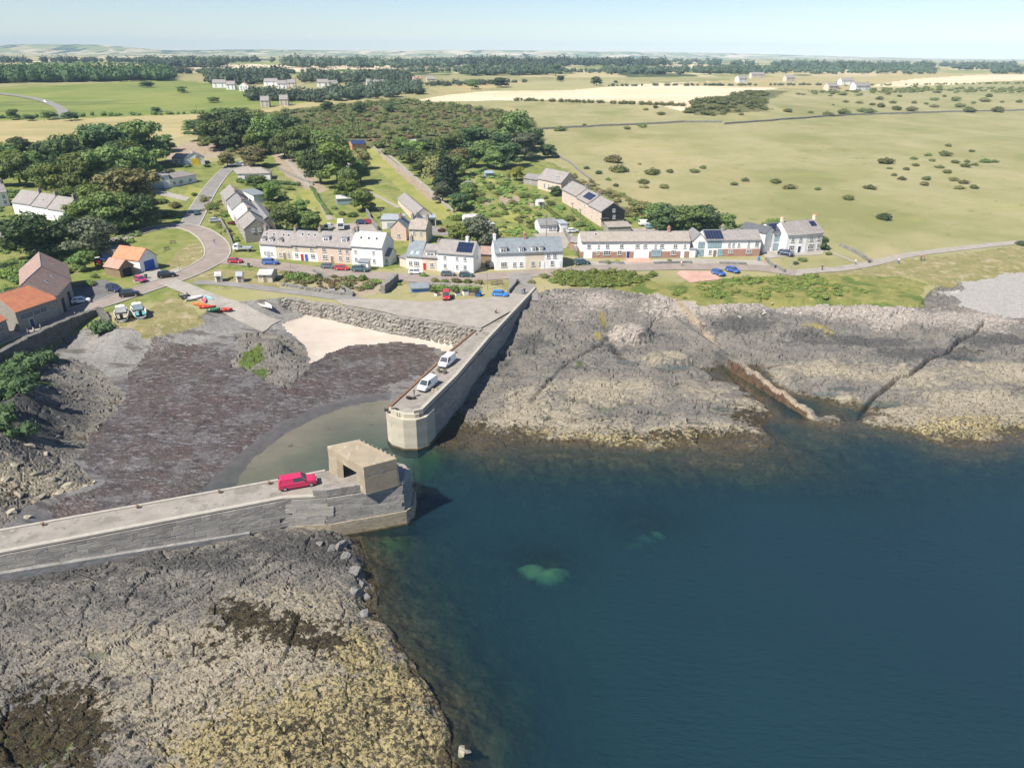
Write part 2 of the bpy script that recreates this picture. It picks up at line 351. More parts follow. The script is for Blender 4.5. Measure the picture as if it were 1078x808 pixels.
# raised fault line and the straight gully beside it on the right platform
def seg_d(x, y, a, b):
    ax, ay = a[:2]; bx, by = b[:2]; t = np.clip(((x-ax)*(bx-ax)+(y-ay)*(by-ay))/((bx-ax)**2+(by-ay)**2), 0, 1)
    return np.hypot(x-ax-t*(bx-ax), y-ay-t*(by-ay))
def groove(pts, z, wd, depth, sel=None):
    q = [P(a, b, z) for a, b in pts]; d = np.full_like(GX, 99.)
    for a, b in zip(q[:-1], q[1:]): d = np.minimum(d, seg_d(GX, GY, a, b))
    g = depth*np.exp(-(d/wd)**2)
    if depth < 0: g *= 1+.35*WX
    return np.where(ns & near, g, 0)
GZ += groove([(770,384),(788,400),(812,419),(836,438)], .2, 1.5, -1.6)
_q0 = [(697,325,4.9),(735,350,3.6),(780,381,2.6),(818,407,1.9),(858,436,1.)]
for (a0, b0, z0_), (a1, b1, z1_) in zip(_q0[:-1], _q0[1:]):
    pa, pb = P(a0, b0, z0_), P(a1, b1, z1_); dd_ = seg_d(GX, GY, pa, pb); tt_ = np.clip(((GX-pa.x)*(pb.x-pa.x)+(GY-pa.y)*(pb.y-pa.y))/((pb.x-pa.x)**2+(pb.y-pa.y)**2), 0, 1)
    GZ = np.where(ns & (dd_ < 1.1), np.maximum(GZ, z0_+(z1_-z0_)*tt_-.9*np.clip(dd_-.35, 0, 9)+.25*FX-.2), GZ)
GZ += groove([(1034,350),(1024,360),(1008,366),(996,376),(976,382),(960,394),(944,400),(930,410),(918,416),(905,429)], 1.8, .34, -1.8)
GZ += groove([(560,420),(600,380),(650,352)], 2., .5, -.7)
GZ += groove([(640,345),(655,372),(700,385)], 2.2, 1.2, -.9)
for cx, cy, zz, rx, ry, hh in ((664,348,3.4,5,3.4,1.7), (704,376,2.2,5,3.4,1.5), (286,366,3.,3.5,3,1.2)):
    c = P(cx, cy, zz); q = np.hypot((GX-c.x)/rx, (GY-c.y)/ry); GZ += np.where(ns, hh*smooth(1.15, .8, q+.15*FX), 0)
POOLS = [(706,386,2.4,3.2,1.3),(639,431,.9,2.2,1.),(692,437,.8,2.6,.9),(658,426,1.,1.8,.8),(611,423,1.,1.6,.9),(661,381,2.2,2.6,.8),(870,414,1.5,2.4,.8),(890,409,1.6,3.,.7),(929,425,.7,3.6,1.3),(1020,378,2.4,3.,1.),(575,440,.7,1.5,.7),(735,446,.6,2.,.7),(760,430,1.,1.6,.6),(100,690,3.,1.2,.5)]
for cx, cy, zz, rx, ry in POOLS:
    c = P(cx, cy, zz); q = np.hypot((GX-c.x)/rx, (GY-c.y)/ry)+.3*FX; GZ = np.where(ns & (q < 1.25), np.minimum(GZ, zz-.35+.45*smooth(.75, 1.25, q)), GZ)
# kelp, mud, gravel, grass relief
s = (reg == RID['kelp_flat']); GZ[s] += (.10*np.abs(fbm(GX[s]*.9, GY[s]*.55, 3, 61))+.08*fbm(GX[s]*2.5, GY[s]*2.5, 2, 62))
s = np.isin(reg, [RID['gravel_shore'], RID['shingle']]); GZ[s] += .08*fbm(GX[s]*1.6, GY[s]*1.6, 3, 63)
s = np.isin(reg, [RID['sand'], RID['mud']]); GZ[s] += .05*fbm(GX[s]*.5, GY[s]*.5, 3, 64)
s = reg == RID['seabed']; GZ[s] += np.minimum(.9*fbm(GX[s]*.35, GY[s]*.35, 4, 65), -.15-Z0[s]) * smooth(0, -1.2, Z0[s])
s = np.isin(reg, [RID['grass'], RID['meadow'], RID['scrub_floor']]) & (GY < 800); GZ[s] += .35*fbm(GX[s]*.05, GY[s]*.05, 4, 66)*smooth(215, 260, GY[s])+np.where(reg[s] == RID['meadow'], .25*fbm(GX[s]*.4, GY[s]*.4, 3, 67), 0)
# steep edge: harbour banks fall away a little rougher
# ---- height lookup on the finished surface
def gz(x, y):
    """height of the finished ground at a point"""
    i = int(np.searchsorted(RY, y)); i = min(max(i, 1), len(RY)-1)
    t = (y-RY[i-1])/(RY[i]-RY[i-1]); r = 0
    for k, wt in ((i-1, 1-t), (i, t)):
        u = (x/HALF[k]+1)/2*(NC-1); j = int(min(max(math.floor(u), 0), NC-2)); f = min(max(u-j, 0), 1)
        r += wt*(GZ[k*NC+j]*(1-f)+GZ[k*NC+j+1]*f)
    return float(r)
def PG(px, py):
    """photo pixel -> point on the finished ground, shore and land alike"""
    v = ray(px, py); v = v/v[1]
    if py < 200: q = PL(px, py); return Vector((q.x, q.y, gz(q.x, q.y)))
    ys = np.linspace(38, 420, 1600); pz = CAMZ+v[2]*ys
    for yy, zz in zip(ys, pz):
        if zz < 9 or yy > 300:
            g = gz(v[0]*yy, yy)
            if g >= zz: return Vector((v[0]*yy, yy, g))
    return PL(px, py)
# ---- materials of the ground (real base colours; the seaweed flat also has painted sky sheen)
mat('grass', (.225,.212,.095), (.285,.258,.138), .035, lo=.3, hi=.7, layers=[((0.167,0.172,0.062), .012, .48, .66, .75), ((0.326,0.273,0.150), .02, .50, .68, .7, (1,.4,1)), ((0.238,0.238,0.079), .05, .55, .66, .5, (.4,1.6,1)), ((0.106,0.119,0.040), .6, .58, .75, .5), ((0.132,0.141,0.044), .18, .60, .68, .5), ((0.317,0.273,0.150), 1.3, .6, .75, .5)], rough=.95, bump=(2.200,0.440,0.220), spec=.1)
mat('verge', (0.184,0.171,0.068), (0.252,0.211,0.104), .25, layers=[((0.117,0.135,0.041), .5, .5, .65, .7), ((0.342,0.288,0.189), .35, .52, .66, .75), ((0.360,0.315,0.243), 1.4, .58, .68, .6)], rough=.95, bump=(4,.6,.2), spec=.1)
mat('meadow', (0.175,0.179,0.055), (0.248,0.225,0.078), .12, layers=[((0.083,0.129,0.028), .16, .5, .6, .85), ((0.368,0.322,0.120), .3, .56, .7, .7), ((0.055,0.092,0.020), .9, .58, .68, .6)], rough=.95, bump=(3,.9,.4), spec=.1)
mat('green_field', (0.139,0.176,0.045), (0.193,0.209,0.061), .02, layers=[((0.107,0.127,0.041), .03, .52, .62, .8, (.25,1.4,1)), ((0.246,0.238,0.098), .012, .55, .7, .5)], rough=.95, bump=(1,.3), spec=.1)
mat('straw_field', (0.299,0.251,0.119), (0.352,0.290,0.150), .03, layers=[((0.220,0.207,0.088), .025, .5, .65, .6, (.3,1.5,1))], rough=.95, bump=(1.5,.3), spec=.1)
mat('grey_field', (.30,.27,.14), (.26,.25,.12), .02, rough=.95, spec=.1)
mat('stubble', (0.540,0.450,0.306), (0.486,0.396,0.261), .02, layers=[((0.594,0.513,0.369), .03, .5, .62, .8, (.2,1.8,1,.2)), ((0.360,0.306,0.180), .4, .6, .75, .4)], rough=.95, spec=.1)
mat('far_field', (.21,.225,.085), (.36,.30,.165), .0022, detail=2, lo=.46, hi=.54, layers=[((.52,.43,.28), .0032, .56, .58, 1, (1,.55,1)), ((.12,.15,.055), .0041, .57, .59, 1, (1,.5,1)), ((.42,.35,.22), .0055, .60, .61, 1, (1,.5,1)), ((.05,.07,.033), .006, .58, .60, .95, (1.1,.4,1))], rough=.95, spec=.05)
mat('scrub_floor', (.085,.095,.035), (.15,.135,.06), .15, layers=[((.22,.19,.10), .2, .58, .7, .7)], rough=.95, bump=(2,.7,.3), spec=.1)
mat('garden', (0.135,0.167,0.041), (0.211,0.211,0.077), .16, layers=[((0.068,0.099,0.023), .3, .54, .66, .7), ((0.297,0.243,0.135), .12, .6, .72, .6)], rough=.95, bump=(3,.6,.2), spec=.1)
mat('lawn', (0.220,0.229,0.062), (0.273,0.255,0.088), .2, layers=[((0.158,0.189,0.044), .1, .5, .62, .7)], rough=.95, bump=(5,.3), spec=.1)
mat('earth', (.25,.19,.135), (.33,.27,.2), .4, layers=[((.13,.15,.05), .4, .58, .68, .8)], rough=.95, bump=(4,.6,.15), spec=.1)
mat('tarmac', (.16,.155,.155), (.22,.21,.205), .3, layers=[((.27,.26,.25), .5, .55, .7, .6)], rough=.9, bump=(8,.2,.03), spec=.2)
mat('redtar', (.42,.22,.17), (.48,.28,.22), .3, rough=.9, bump=(8,.2,.03), spec=.2)
mat('sand', (.42,.36,.30), (.47,.405,.34), .12, layers=[((0.387,0.317,0.246), .25, .52, .68, .7, (.35,1.6,1,.2)), ((0.290,0.238,0.185), 1.2, .64, .74, .5)], rough=.9, bump=(1.320,0.308,0.132), spec=.2)
mat('shingle', (0.340,0.319,0.289), (0.264,0.246,0.225), 1.2, layers=[((0.408,0.387,0.357), 3, .52, .62, .7), ((0.255,0.238,0.221), 5, .58, .68, .6)], rough=.85, bump=(5,.9,.2), spec=.2)
mat('gravel_shore', (0.176,0.168,0.156), (0.224,0.212,0.196), .35, layers=[((0.288,0.276,0.256), 2.5, .53, .63, .7), ((0.096,0.092,0.088), 1.6, .55, .64, .8), ((0.080,0.068,0.060), .25, .52, .64, .85, (.4,1.7,1)), ((0.088,0.080,0.072), 4.5, .56, .63, .7), ((0.120,0.152,0.040), .35, .66, .72, .8)], rough=.8, bump=(4,.8,.15), spec=.3)
mat('mud', (0.140,0.128,0.116), (0.183,0.170,0.155), .25, layers=[((0.064,0.051,0.046), .4, .50, .62, .85, (.6,1.4,1,.5)), ((0.076,0.068,0.060), 2.4, .55, .63, .7), ((0.246,0.238,0.230), .9, .6, .72, .5)], rough=.42, bump=(1.870,0.510,0.102), spec=.5)
mat('wetsand', (0.194,0.169,0.126), (0.158,0.137,0.104), .12, layers=[((0.086,0.072,0.058), .5, .62, .7, .8)], rough=.5, bump=(1,.3), spec=.5)
mat('darkmud', (.085,.078,.074), (.11,.10,.095), .6, rough=.5, bump=(2,.3), spec=.4)
mat('kelp_flat', (.068,.051,.042), (.092,.073,.06), .35, layers=[((0.135,0.123,0.117), .16, .48, .64, .7), ((0.077,0.041,0.032), .12, .52, .64, .5), ((0.036,0.027,0.023), .9, .52, .62, .75, (.7,1.3,1,-.5)), ((0.189,0.180,0.184), .95, .545, .615, .75, (.6,1.7,1,-.55)), ((0.032,0.027,0.024), 2.2, .57, .64, .7), ((0.288,0.279,0.284), 2., .61, .67, .5, (.6,1.6,1,-.55))], rough=.38, bump=(2.4,1.,.25), spec=.45)  # pale slanting streaks paint the sky reflected in wet mud
mat('seabed', (.075,.045,.028), (.12,.08,.045), .45, layers=[((.17,.105,.055), .45, .56, .64, .8), ((.15,.065,.04), .8, .56, .64, .7), ((.02,.02,.016), 1.5, .55, .63, .7)], rough=.9, bump=(2,.8,.3), spec=.1)
mat('mossbed', (0.090,0.120,0.034), (0.045,0.053,0.022), .8, rough=.9, spec=.1)
mat('olivebed', (.20,.175,.075), (.15,.13,.06), .3, rough=.9, spec=.1)
mat('sandspot', (.62,.64,.42), (.40,.42,.26), .5, rough=.9, spec=.1)
# ---- rock: one stone, with weights for barnacles, lichen, wrack and the pale upper ledges
def blobs(lst):
    r = np.zeros_like(GX)
    for px, py, z, rx, ry, k in lst:
        c = P(px, py, z); r = np.maximum(r, k*np.exp(-(((GX-c.x)/rx)**2+((GY-c.y)/ry)**2)))
    return r
_dk = np.full_like(GX, 99.)
_q = [P(a, b, 2.) for a, b in ((697,325),(735,350),(780,381),(818,407),(858,436))]
for _a, _b in zip(_q[:-1], _q[1:]): _dk = np.minimum(_dk, seg_d(GX, GY, _a, _b))
ATT = {
 'dike': np.exp(-(_dk/1.)**2),
 'sandy': blobs([(556,597,-2.3,1.5,1.6,1),(562,603,-2.2,1.7,1.5,1),(573,607,-2.2,1.7,1.4,1),(584,604,-2.2,1.7,1.5,1),(592,597,-2.3,1.4,1.6,1),(668,571,-3,1.6,1.2,.8),(680,566,-3,1.8,1.2,.8),(694,559,-3,1.6,1.2,.8)]),
 'mossy': blobs([(412,575,-1.4,2.6,1.8,1),(424,570,-1.4,2,1.6,.8),(446,490,-1.6,3.4,4,.9),(464,476,-1.,2.6,3,.8)]),
 'dark': blobs([(60,600,3.2,16,4,.8),(200,590,3.2,16,4,.85),(300,575,2.8,10,5,.95),(350,580,2,6,6,.9),(120,630,3.2,14,5,.6),(20,650,3.2,10,6,.5),(520,380,2.,7,14,.75),(600,385,2.2,10,6,.6),(780,348,3,12,4,1.),(900,360,3.,20,4,.9),(970,372,2.8,14,4,1.),(1050,362,3.,14,5,.85),(640,360,3,8,5,.75),(850,352,3.6,12,4,.8),(560,360,3,6,8,.8),(690,350,3.4,6,4,.8),(760,372,2,4,6,.7),(45,440,3,9,12,.9),(70,420,2,8,12,.6),(20,480,4,8,8,.6)]),
 'cream': blobs([(330,690,2.5,12,9,1),(230,730,2.5,12,9,.9),(400,770,1.5,9,9,1),(120,740,2.5,9,7,.6),(300,640,2.5,9,5,.7),(150,690,2.8,12,6,.7),(250,685,2.8,10,6,.85),(60,690,3,8,6,.45),(350,640,2.4,6,5,.7),(385,640,1.5,5,6,.9),(20,510,2.5,8,8,.75),(70,520,2,8,6,.8),
                (560,440,.8,12,6,.8),(620,455,.6,14,5,.9),(740,455,.6,16,5,.8),(700,376,2.2,5,4,.6),(800,425,1,8,6,.7),(880,425,.8,10,4,.9),(980,440,.8,22,7,.95),(1060,430,1,22,8,.9),(860,425,1,16,3,.8),(600,430,1,9,6,.5),(1200,440,1,40,9,.9),(640,410,1.6,16,8,.75),(860,388,2.4,22,6,.7),(960,398,1.8,18,6,.75),(560,420,1.2,8,6,.7),(740,410,1.6,8,8,.7),(1050,395,2,20,8,.7),(700,376,2.2,6,4,.8)]),
 'gold': blobs([(330,775,1.8,12,7,1),(400,740,1.5,8,8,.95),(440,790,1,7,8,1),(250,790,2,10,6,.7),(385,690,1.2,5,7,.8),(640,462,.4,14,4,.75),(720,464,.4,12,4,.75),(980,455,.5,18,4,.8),(1050,450,.5,18,5,.75),(560,455,.5,8,3,.5)]),
 'weed': blobs([(30,780,2.3,10,8,1.),(90,740,2.5,5,6,.7),(260,655,2.6,5,4,.95),(300,665,2.6,6,4,.85),(340,670,2.6,4,4,.8),(220,690,2.6,5,3,.7),(180,690,2.6,4,3,.6),(300,780,2,12,6,.5),(420,760,1,8,10,.45),(800,440,.6,8,6,.95),(700,460,.4,16,4,.7),(760,460,.4,12,4,.75),(480,450,.5,7,8,.85),(530,460,.3,8,5,.8),(960,460,.3,10,4,.6),(900,450,.3,9,3,.4),
                (10,530,2.3,5,5,.6),(70,450,1.6,5,9,.65),(1020,372,2.6,8,4,.5),(640,440,1,12,4,.45),(1000,462,.3,12,3,.6)]),
 'green': blobs([(30,785,2.3,5,3,1.),(265,378,2.6,3.2,4.5,1.),(272,390,2.2,3.5,3,.8),(610,383,2.3,1,2.5,.8),(470,460,.3,6,5,.5),(8,430,5.2,5,6,.9),(35,440,3.6,3,4,.7),(30,400,5,6,4,.8),(5,460,4.4,4,5,.7)]),
 'yellow': blobs([(635,335,4,.9,6,.9),(630,350,3.6,1.3,2,.9),(875,352,3.6,1.3,4,.9),(860,345,3.8,4,1.5,.7)]),
 'pink': blobs([(740,326,5,18,5,.95),(820,326,5,20,6,1),(900,328,5,20,6,1),(960,335,5,18,6,.95),(620,320,4.6,14,7,.7),(590,335,4,9,6,.55),(660,346,4,6,4,1),(1020,335,5,16,8,.8),(700,322,5,8,8,.8),(1050,345,4.4,16,6,.5)]),
}
def rock_material():
    m = D.materials.new('rock'); m.use_nodes = True; MATS['rock'] = m; t = m.node_tree; N = t.nodes; L = t.links; b = N['Principled BSDF']
    b.inputs['Roughness'].default_value = .88; b.inputs['Specular IOR Level'].default_value = .2
    tc = N.new('ShaderNodeTexCoord')
    def noise(sc, st=(1,1,1,0), det=6):
        mp = N.new('ShaderNodeMapping'); L.new(tc.outputs['Object'], mp.inputs[0]); mp.inputs['Scale'].default_value = st[:3]; mp.inputs['Rotation'].default_value = (0,0,st[3])
        n = N.new('ShaderNodeTexNoise'); n.inputs['Scale'].default_value = sc; n.inputs['Detail'].default_value = det; n.inputs['Roughness'].default_value = .65
        L.new(mp.outputs[0], n.inputs['Vector']); return n.outputs['Fac']
    def rng(f, a, c, lo=0., hi=1.):
        r = N.new('ShaderNodeMapRange'); r.interpolation_type = 'SMOOTHSTEP'
        for i, v in ((1, a), (2, c), (3, lo), (4, hi)): r.inputs[i].default_value = v
        L.new(f, r.inputs[0]); return r.outputs[0]
    def math_(op, a, c, d=None):
        x = N.new('ShaderNodeMath'); x.operation = op
        for i, v in enumerate((a, c, d)):
            if v is None: continue
            if hasattr(v, 'is_linked'): L.new(v, x.inputs[i])
            else: x.inputs[i].default_value = v
        return x.outputs[0]
    def mix(f, a, c):
        x = N.new('ShaderNodeMix'); x.data_type = 'RGBA'; L.new(f, x.inputs[0])
        for i, v in ((6, a), (7, c)):
            if hasattr(v, 'is_linked'): L.new(v, x.inputs[i])
            else: x.inputs[i].default_value = (*v, 1)
        return x.outputs[2]
    def att(n):
        a = N.new('ShaderNodeAttribute'); a.attribute_name = n; return a.outputs['Fac']
    def wt(n, nz, amp, a, c):      # attribute pushed through a noise threshold
        return rng(math_('ADD', math_('ADD', att(n), math_('MULTIPLY', math_('SUBTRACT', nz, .5), amp)), math_('MULTIPLY', math_('MULTIPLY', math_('SUBTRACT', big, .5), 1.6), math_('MINIMUM', att(n), .6))), a, c)
    st = (1,1.8,1,-.35); big = noise(.16, (1,1.5,1,-.4), 3)
    col = mix(rng(noise(.3), .38, .62), (0.189,0.171,0.147), (0.133,0.122,0.108))
    col = mix(math_('MULTIPLY', rng(noise(1.4, st), .53, .64), .8), col, (0.059,0.056,0.052))
    col = mix(math_('MULTIPLY', rng(noise(2.4, st), .55, .66), .75), col, (0.252,0.234,0.206))
    col = mix(math_('MULTIPLY', rng(noise(.5), .58, .68), .55), col, (0.217,0.185,0.136))
    col = mix(wt('pink', noise(.9, st), 1.5, .35, .75), col, mix(rng(noise(1.6, st), .42, .6), (0.378,0.332,0.287), (0.231,0.196,0.168)))
    cr = mix(rng(noise(1.1, st), .4, .62), (0.322,0.280,0.210), (0.238,0.203,0.143))
    col = mix(wt('cream', noise(.8, st), 1.3, .3, .68), col, cr)
    gd = mix(rng(noise(1.3), .42, .6), (0.350,0.287,0.143), (0.266,0.217,0.112))
    col = mix(wt('gold', noise(1.1), 1.7, .4, .7), col, gd)
    col = mix(wt('yellow', noise(.8), 1.6, .35, .6), col, (0.231,0.196,0.070))
    col = mix(wt('green', noise(.9), 1.5, .4, .65), col, mix(rng(noise(2.), .42, .6), (0.091,0.133,0.021), (0.049,0.070,0.017)))
    wd = mix(rng(noise(1.2), .4, .6), (0.025,0.020,0.011), (0.059,0.045,0.021))
    col = mix(wt('weed', noise(1.05), 2.6, .55, .72), col, wd)
    tuft = math_('ADD', noise(2.3), math_('ADD', math_('MULTIPLY', att('gold'), .10), math_('MULTIPLY', att('cream'), .035)))
    col = mix(math_('MULTIPLY', rng(tuft, .605, .65), .88), col, (0.035,0.032,0.021))      # scattered tufts of wrack
    col = mix(math_('MULTIPLY', rng(noise(5.5), .58, .64), .6), col, (0.049,0.045,0.038))
    col = mix(math_('MULTIPLY', rng(noise(4.2, st), .60, .66), .5), col, (0.322,0.301,0.259))
    col = mix(rng(att('dike'), .3, .6), col, mix(rng(noise(1.5), .4, .6), (0.322,0.259,0.182), (0.231,0.182,0.130)))
    col = mix(wt('dark', noise(.7, st), 1.5, .4, .75), col, mix(rng(noise(2.2, st), .4, .62), (0.059,0.057,0.055), (0.105,0.099,0.091)))
    # everything below the tide mark is darker and wet
    g = N.new('ShaderNodeNewGeometry'); sp = N.new('ShaderNodeSeparateXYZ'); L.new(g.outputs['Position'], sp.inputs[0])
    wet = rng(math_('ADD', sp.outputs['Z'], math_('MULTIPLY', math_('SUBTRACT', noise(.5), .5), .5)), .02, .3, 1, 0)
    col = mix(math_('MULTIPLY', wet, .8), col, (.05,.042,.03))
    band = rng(math_('ADD', sp.outputs['Z'], math_('MULTIPLY', math_('SUBTRACT', noise(.35), .5), 3.2)), .0, .7, 1, 0)
    col = mix(math_('MULTIPLY', band, rng(noise(1.3), .40, .54)), col, mix(rng(noise(2.), .4, .6), (.045,.036,.018), (.085,.062,.028)))
    L.new(col, b.inputs['Base Color'])
    bp = N.new('ShaderNodeBump'); bp.inputs['Strength'].default_value = 1; bp.inputs['Distance'].default_value = .3
    L.new(noise(2.6, st), bp.inputs['Height']); L.new(bp.outputs[0], b.inputs['Normal'])
    return m
rock_material(); MATS['lowrock'] = MATS['rock']
def seabed_patches():
    t = M('seabed').node_tree; N, L = t.nodes, t.links; b = N['Principled BSDF']; src = b.inputs['Base Color'].links[0].from_socket
    tc = N.new('ShaderNodeTexCoord'); nz = N.new('ShaderNodeTexNoise'); nz.inputs['Scale'].default_value = .9; nz.inputs['Detail'].default_value = 4; L.new(tc.outputs['Object'], nz.inputs['Vector'])
    for nm, c in (('mossy', (.10,.125,.04)), ('sandy', (.62,.66,.40))):
        a = N.new('ShaderNodeAttribute'); a.attribute_name = nm; ad = N.new('ShaderNodeMath'); ad.operation = 'MULTIPLY_ADD'; L.new(nz.outputs['Fac'], ad.inputs[0]); ad.inputs[1].default_value = .8; L.new(a.outputs['Fac'], ad.inputs[2])
        r = N.new('ShaderNodeMapRange'); r.interpolation_type = 'SMOOTHSTEP'; r.inputs[1].default_value = .65; r.inputs[2].default_value = 1.25; L.new(ad.outputs[0], r.inputs[0])
        x = N.new('ShaderNodeMix'); x.data_type = 'RGBA'; L.new(r.outputs[0], x.inputs[0]); L.new(src, x.inputs[6]); x.inputs[7].default_value = (*c, 1); src = x.outputs[2]
    L.new(src, b.inputs['Base Color'])
seabed_patches()
# ---- the sheets themselves
GROUND_NAMES = {'grass': 'pasture', 'seabed': 'seabed', 'rock': 'rock_platform', 'lowrock': 'tidal_rock_ledge', 'kelp_flat': 'seaweed_flat', 'mud': 'harbour_bed', 'sand': 'sand_beach', 'shingle': 'shingle_beach', 'gravel_shore': 'gravel_shore', 'verge': 'grass_verge', 'green_field': 'green_field', 'straw_field': 'straw_field', 'stubble': 'stubble_field', 'scrub_floor': 'scrub_ground', 'garden': 'garden_ground', 'earth': 'bare_earth', 'far_field': 'distant_fields', 'lawn': 'mown_lawn', 'sandspot': 'sandy_seabed', 'grey_field': 'dry_field', 'wetsand': 'wet_sand', 'meadow': 'rough_meadow', 'darkmud': 'wet_mud', 'mossbed': 'mossy_seabed', 'olivebed': 'olive_seabed'}
nr = len(RY)
idx = np.arange(nr*NC).reshape(nr, NC)
quads = np.stack([idx[:-1, :-1], idx[:-1, 1:], idx[1:, 1:], idx[1:, :-1]], -1).reshape(-1, 4)
reg[(reg == RID['seabed']) & (GZ > -.7)] = RID['rock']
freg = reg[quads[:, 0]]
coords = np.stack([GX, GY, GZ], 1)
def sheet(name, q, m, attrs=()):
    u, inv = np.unique(q.ravel(), return_inverse=True); n = len(q)
    me = D.meshes.new(name); me.vertices.add(len(u)); me.vertices.foreach_set('co', coords[u].ravel().astype(np.float32))
    me.loops.add(4*n); me.loops.foreach_set('vertex_index', inv.astype(np.int32))
    me.polygons.add(n); me.polygons.foreach_set('loop_start', (np.arange(n)*4).astype(np.int32))
    me.polygons.foreach_set('use_smooth', np.full(n, 'rock' not in name))
    for a in attrs:
        at = me.attributes.new(a, 'FLOAT', 'POINT'); at.data.foreach_set('value', ATT[a][u].astype(np.float32))
    me.materials.append(M(m)); me.update(calc_edges=True); me.validate()
    o = place(name, me); return struct(o)
for rname in REG:
    k = freg == RID[rname]
    if not k.any() or rname not in GROUND_NAMES: continue
    q = quads[k]
    if rname in ('rock', 'lowrock'):
        sheet(GROUND_NAMES[rname], q, 'rock', [a for a in ATT if a not in ('sandy', 'mossy')])
    else: sheet(GROUND_NAMES[rname], q, rname, ('sandy', 'mossy') if rname == 'seabed' else ())
# ---- sea
def water_material():
    m = D.materials.new('sea_water'); m.use_nodes = True; MATS['sea_water'] = m; t = m.node_tree; N = t.nodes; L = t.links; N.clear()
    out = N.new('ShaderNodeOutputMaterial')
    a = N.new('ShaderNodeAttribute'); a.attribute_name = 'depth'
    def mt(op, x, y):
        n = N.new('ShaderNodeMath'); n.operation = op
        for i, v in enumerate((x, y)):
            if hasattr(v, 'is_linked'): L.new(v, n.inputs[i])
            else: n.inputs[i].default_value = v
        return n.outputs[0]
    def ex(k): return mt('EXPONENT', mt('MULTIPLY', a.outputs['Fac'], -k), 0)
    cb = N.new('ShaderNodeCombineColor')
    for i, k in enumerate((.32, .12, .18)): L.new(ex(k), cb.inputs[i])
    tr = N.new('ShaderNodeBsdfTransparent'); L.new(cb.outputs[0], tr.inputs[0])
    tc = N.new('ShaderNodeTexCoord')
    n0 = N.new('ShaderNodeTexNoise'); n0.inputs['Scale'].default_value = .022; n0.inputs['Detail'].default_value = 4; L.new(tc.outputs['Object'], n0.inputs['Vector'])
    dc = N.new('ShaderNodeMix'); dc.data_type = 'RGBA'; L.new(n0.outputs['Fac'], dc.inputs[0])
    dc.inputs[6].default_value = (.0075,.022,.036,1); dc.inputs[7].default_value = (.0095,.034,.043,1)
    df = N.new('ShaderNodeBsdfDiffuse'); L.new(dc.outputs[2], df.inputs[0])
    m1 = N.new('ShaderNodeMixShader'); L.new(mt('SUBTRACT', 1, ex(.27)), m1.inputs[0]); L.new(tr.outputs[0], m1.inputs[1]); L.new(df.outputs[0], m1.inputs[2])
    mp = N.new('ShaderNodeMapping'); mp.inputs['Scale'].default_value = (.6, 1.5, 1); mp.inputs['Rotation'].default_value = (0, 0, .25); L.new(tc.outputs['Object'], mp.inputs[0])
    n1 = N.new('ShaderNodeTexNoise'); n1.inputs['Scale'].default_value = .9; n1.inputs['Detail'].default_value = 4; n1.inputs['Roughness'].default_value = .6; L.new(mp.outputs[0], n1.inputs['Vector'])
    n2 = N.new('ShaderNodeTexNoise'); n2.inputs['Scale'].default_value = .14; n2.inputs['Detail'].default_value = 3; L.new(mp.outputs[0], n2.inputs['Vector'])
    bp = N.new('ShaderNodeBump'); bp.inputs['Distance'].default_value = .6; bp.inputs['Strength'].default_value = .8
    ns_ = mt('MULTIPLY', n1.outputs['Fac'], mt('ADD', n2.outputs['Fac'], .1)); L.new(ns_, bp.inputs['Height'])
    L.new(bp.outputs[0], df.inputs['Normal']); b2 = N.new('ShaderNodeBump'); b2.inputs['Distance'].default_value = .3; b2.inputs['Strength'].default_value = .55; L.new(ns_, b2.inputs['Height']); gl = N.new('ShaderNodeBsdfGlossy'); gl.inputs['Roughness'].default_value = .06; L.new(b2.outputs[0], gl.inputs['Normal'])
    fr = N.new('ShaderNodeFresnel'); fr.inputs['IOR'].default_value = 1.33; L.new(b2.outputs[0], fr.inputs['Normal'])
    m2 = N.new('ShaderNodeMixShader'); L.new(fr.outputs[0], m2.inputs[0]); L.new(m1.outputs[0], m2.inputs[1]); L.new(gl.outputs[0], m2.inputs[2])
    L.new(m2.outputs[0], out.inputs['Surface'])
water_material()
def make_sea():
    xs = np.concatenate([np.arange(-110, 260, 1.4), np.linspace(262, 900, 40)]); ys = np.concatenate([np.linspace(-400, 18, 20), np.arange(20, 185, 1.4)])
    X, Y = np.meshgrid(xs, ys); X = X.ravel(); Y = Y.ravel()
    Lm = inpoly(X, Y, LANDPOLY); d = np.where(Lm, 0, -shore(np.clip(X, -110, 400), np.clip(Y, 20, 200)))
    dd = np.clip(d, 0, 20)
    n, k = len(ys), len(xs); ii = np.arange(n*k).reshape(n, k)
    q = np.stack([ii[:-1, :-1], ii[:-1, 1:], ii[1:, 1:], ii[1:, :-1]], -1).reshape(-1, 4)
    keep = (d[q] > -1.2).any(1) & ~Lm[q].all(1) | (Y[q[:, 0]] < 40)
    q = q[keep]; u, inv = np.unique(q.ravel(), return_inverse=True)
    me = D.meshes.new('sea'); me.from_pydata(np.stack([X[u], Y[u], 0*u+.0], 1).tolist(), [], inv.reshape(-1, 4).tolist())
    at = me.attributes.new('depth', 'FLOAT', 'POINT'); at.data.foreach_set('value', dd[u].astype(np.float32))
    me.shade_smooth(); me.materials.append(M('sea_water')); return struct(place('sea', me))
make_sea()
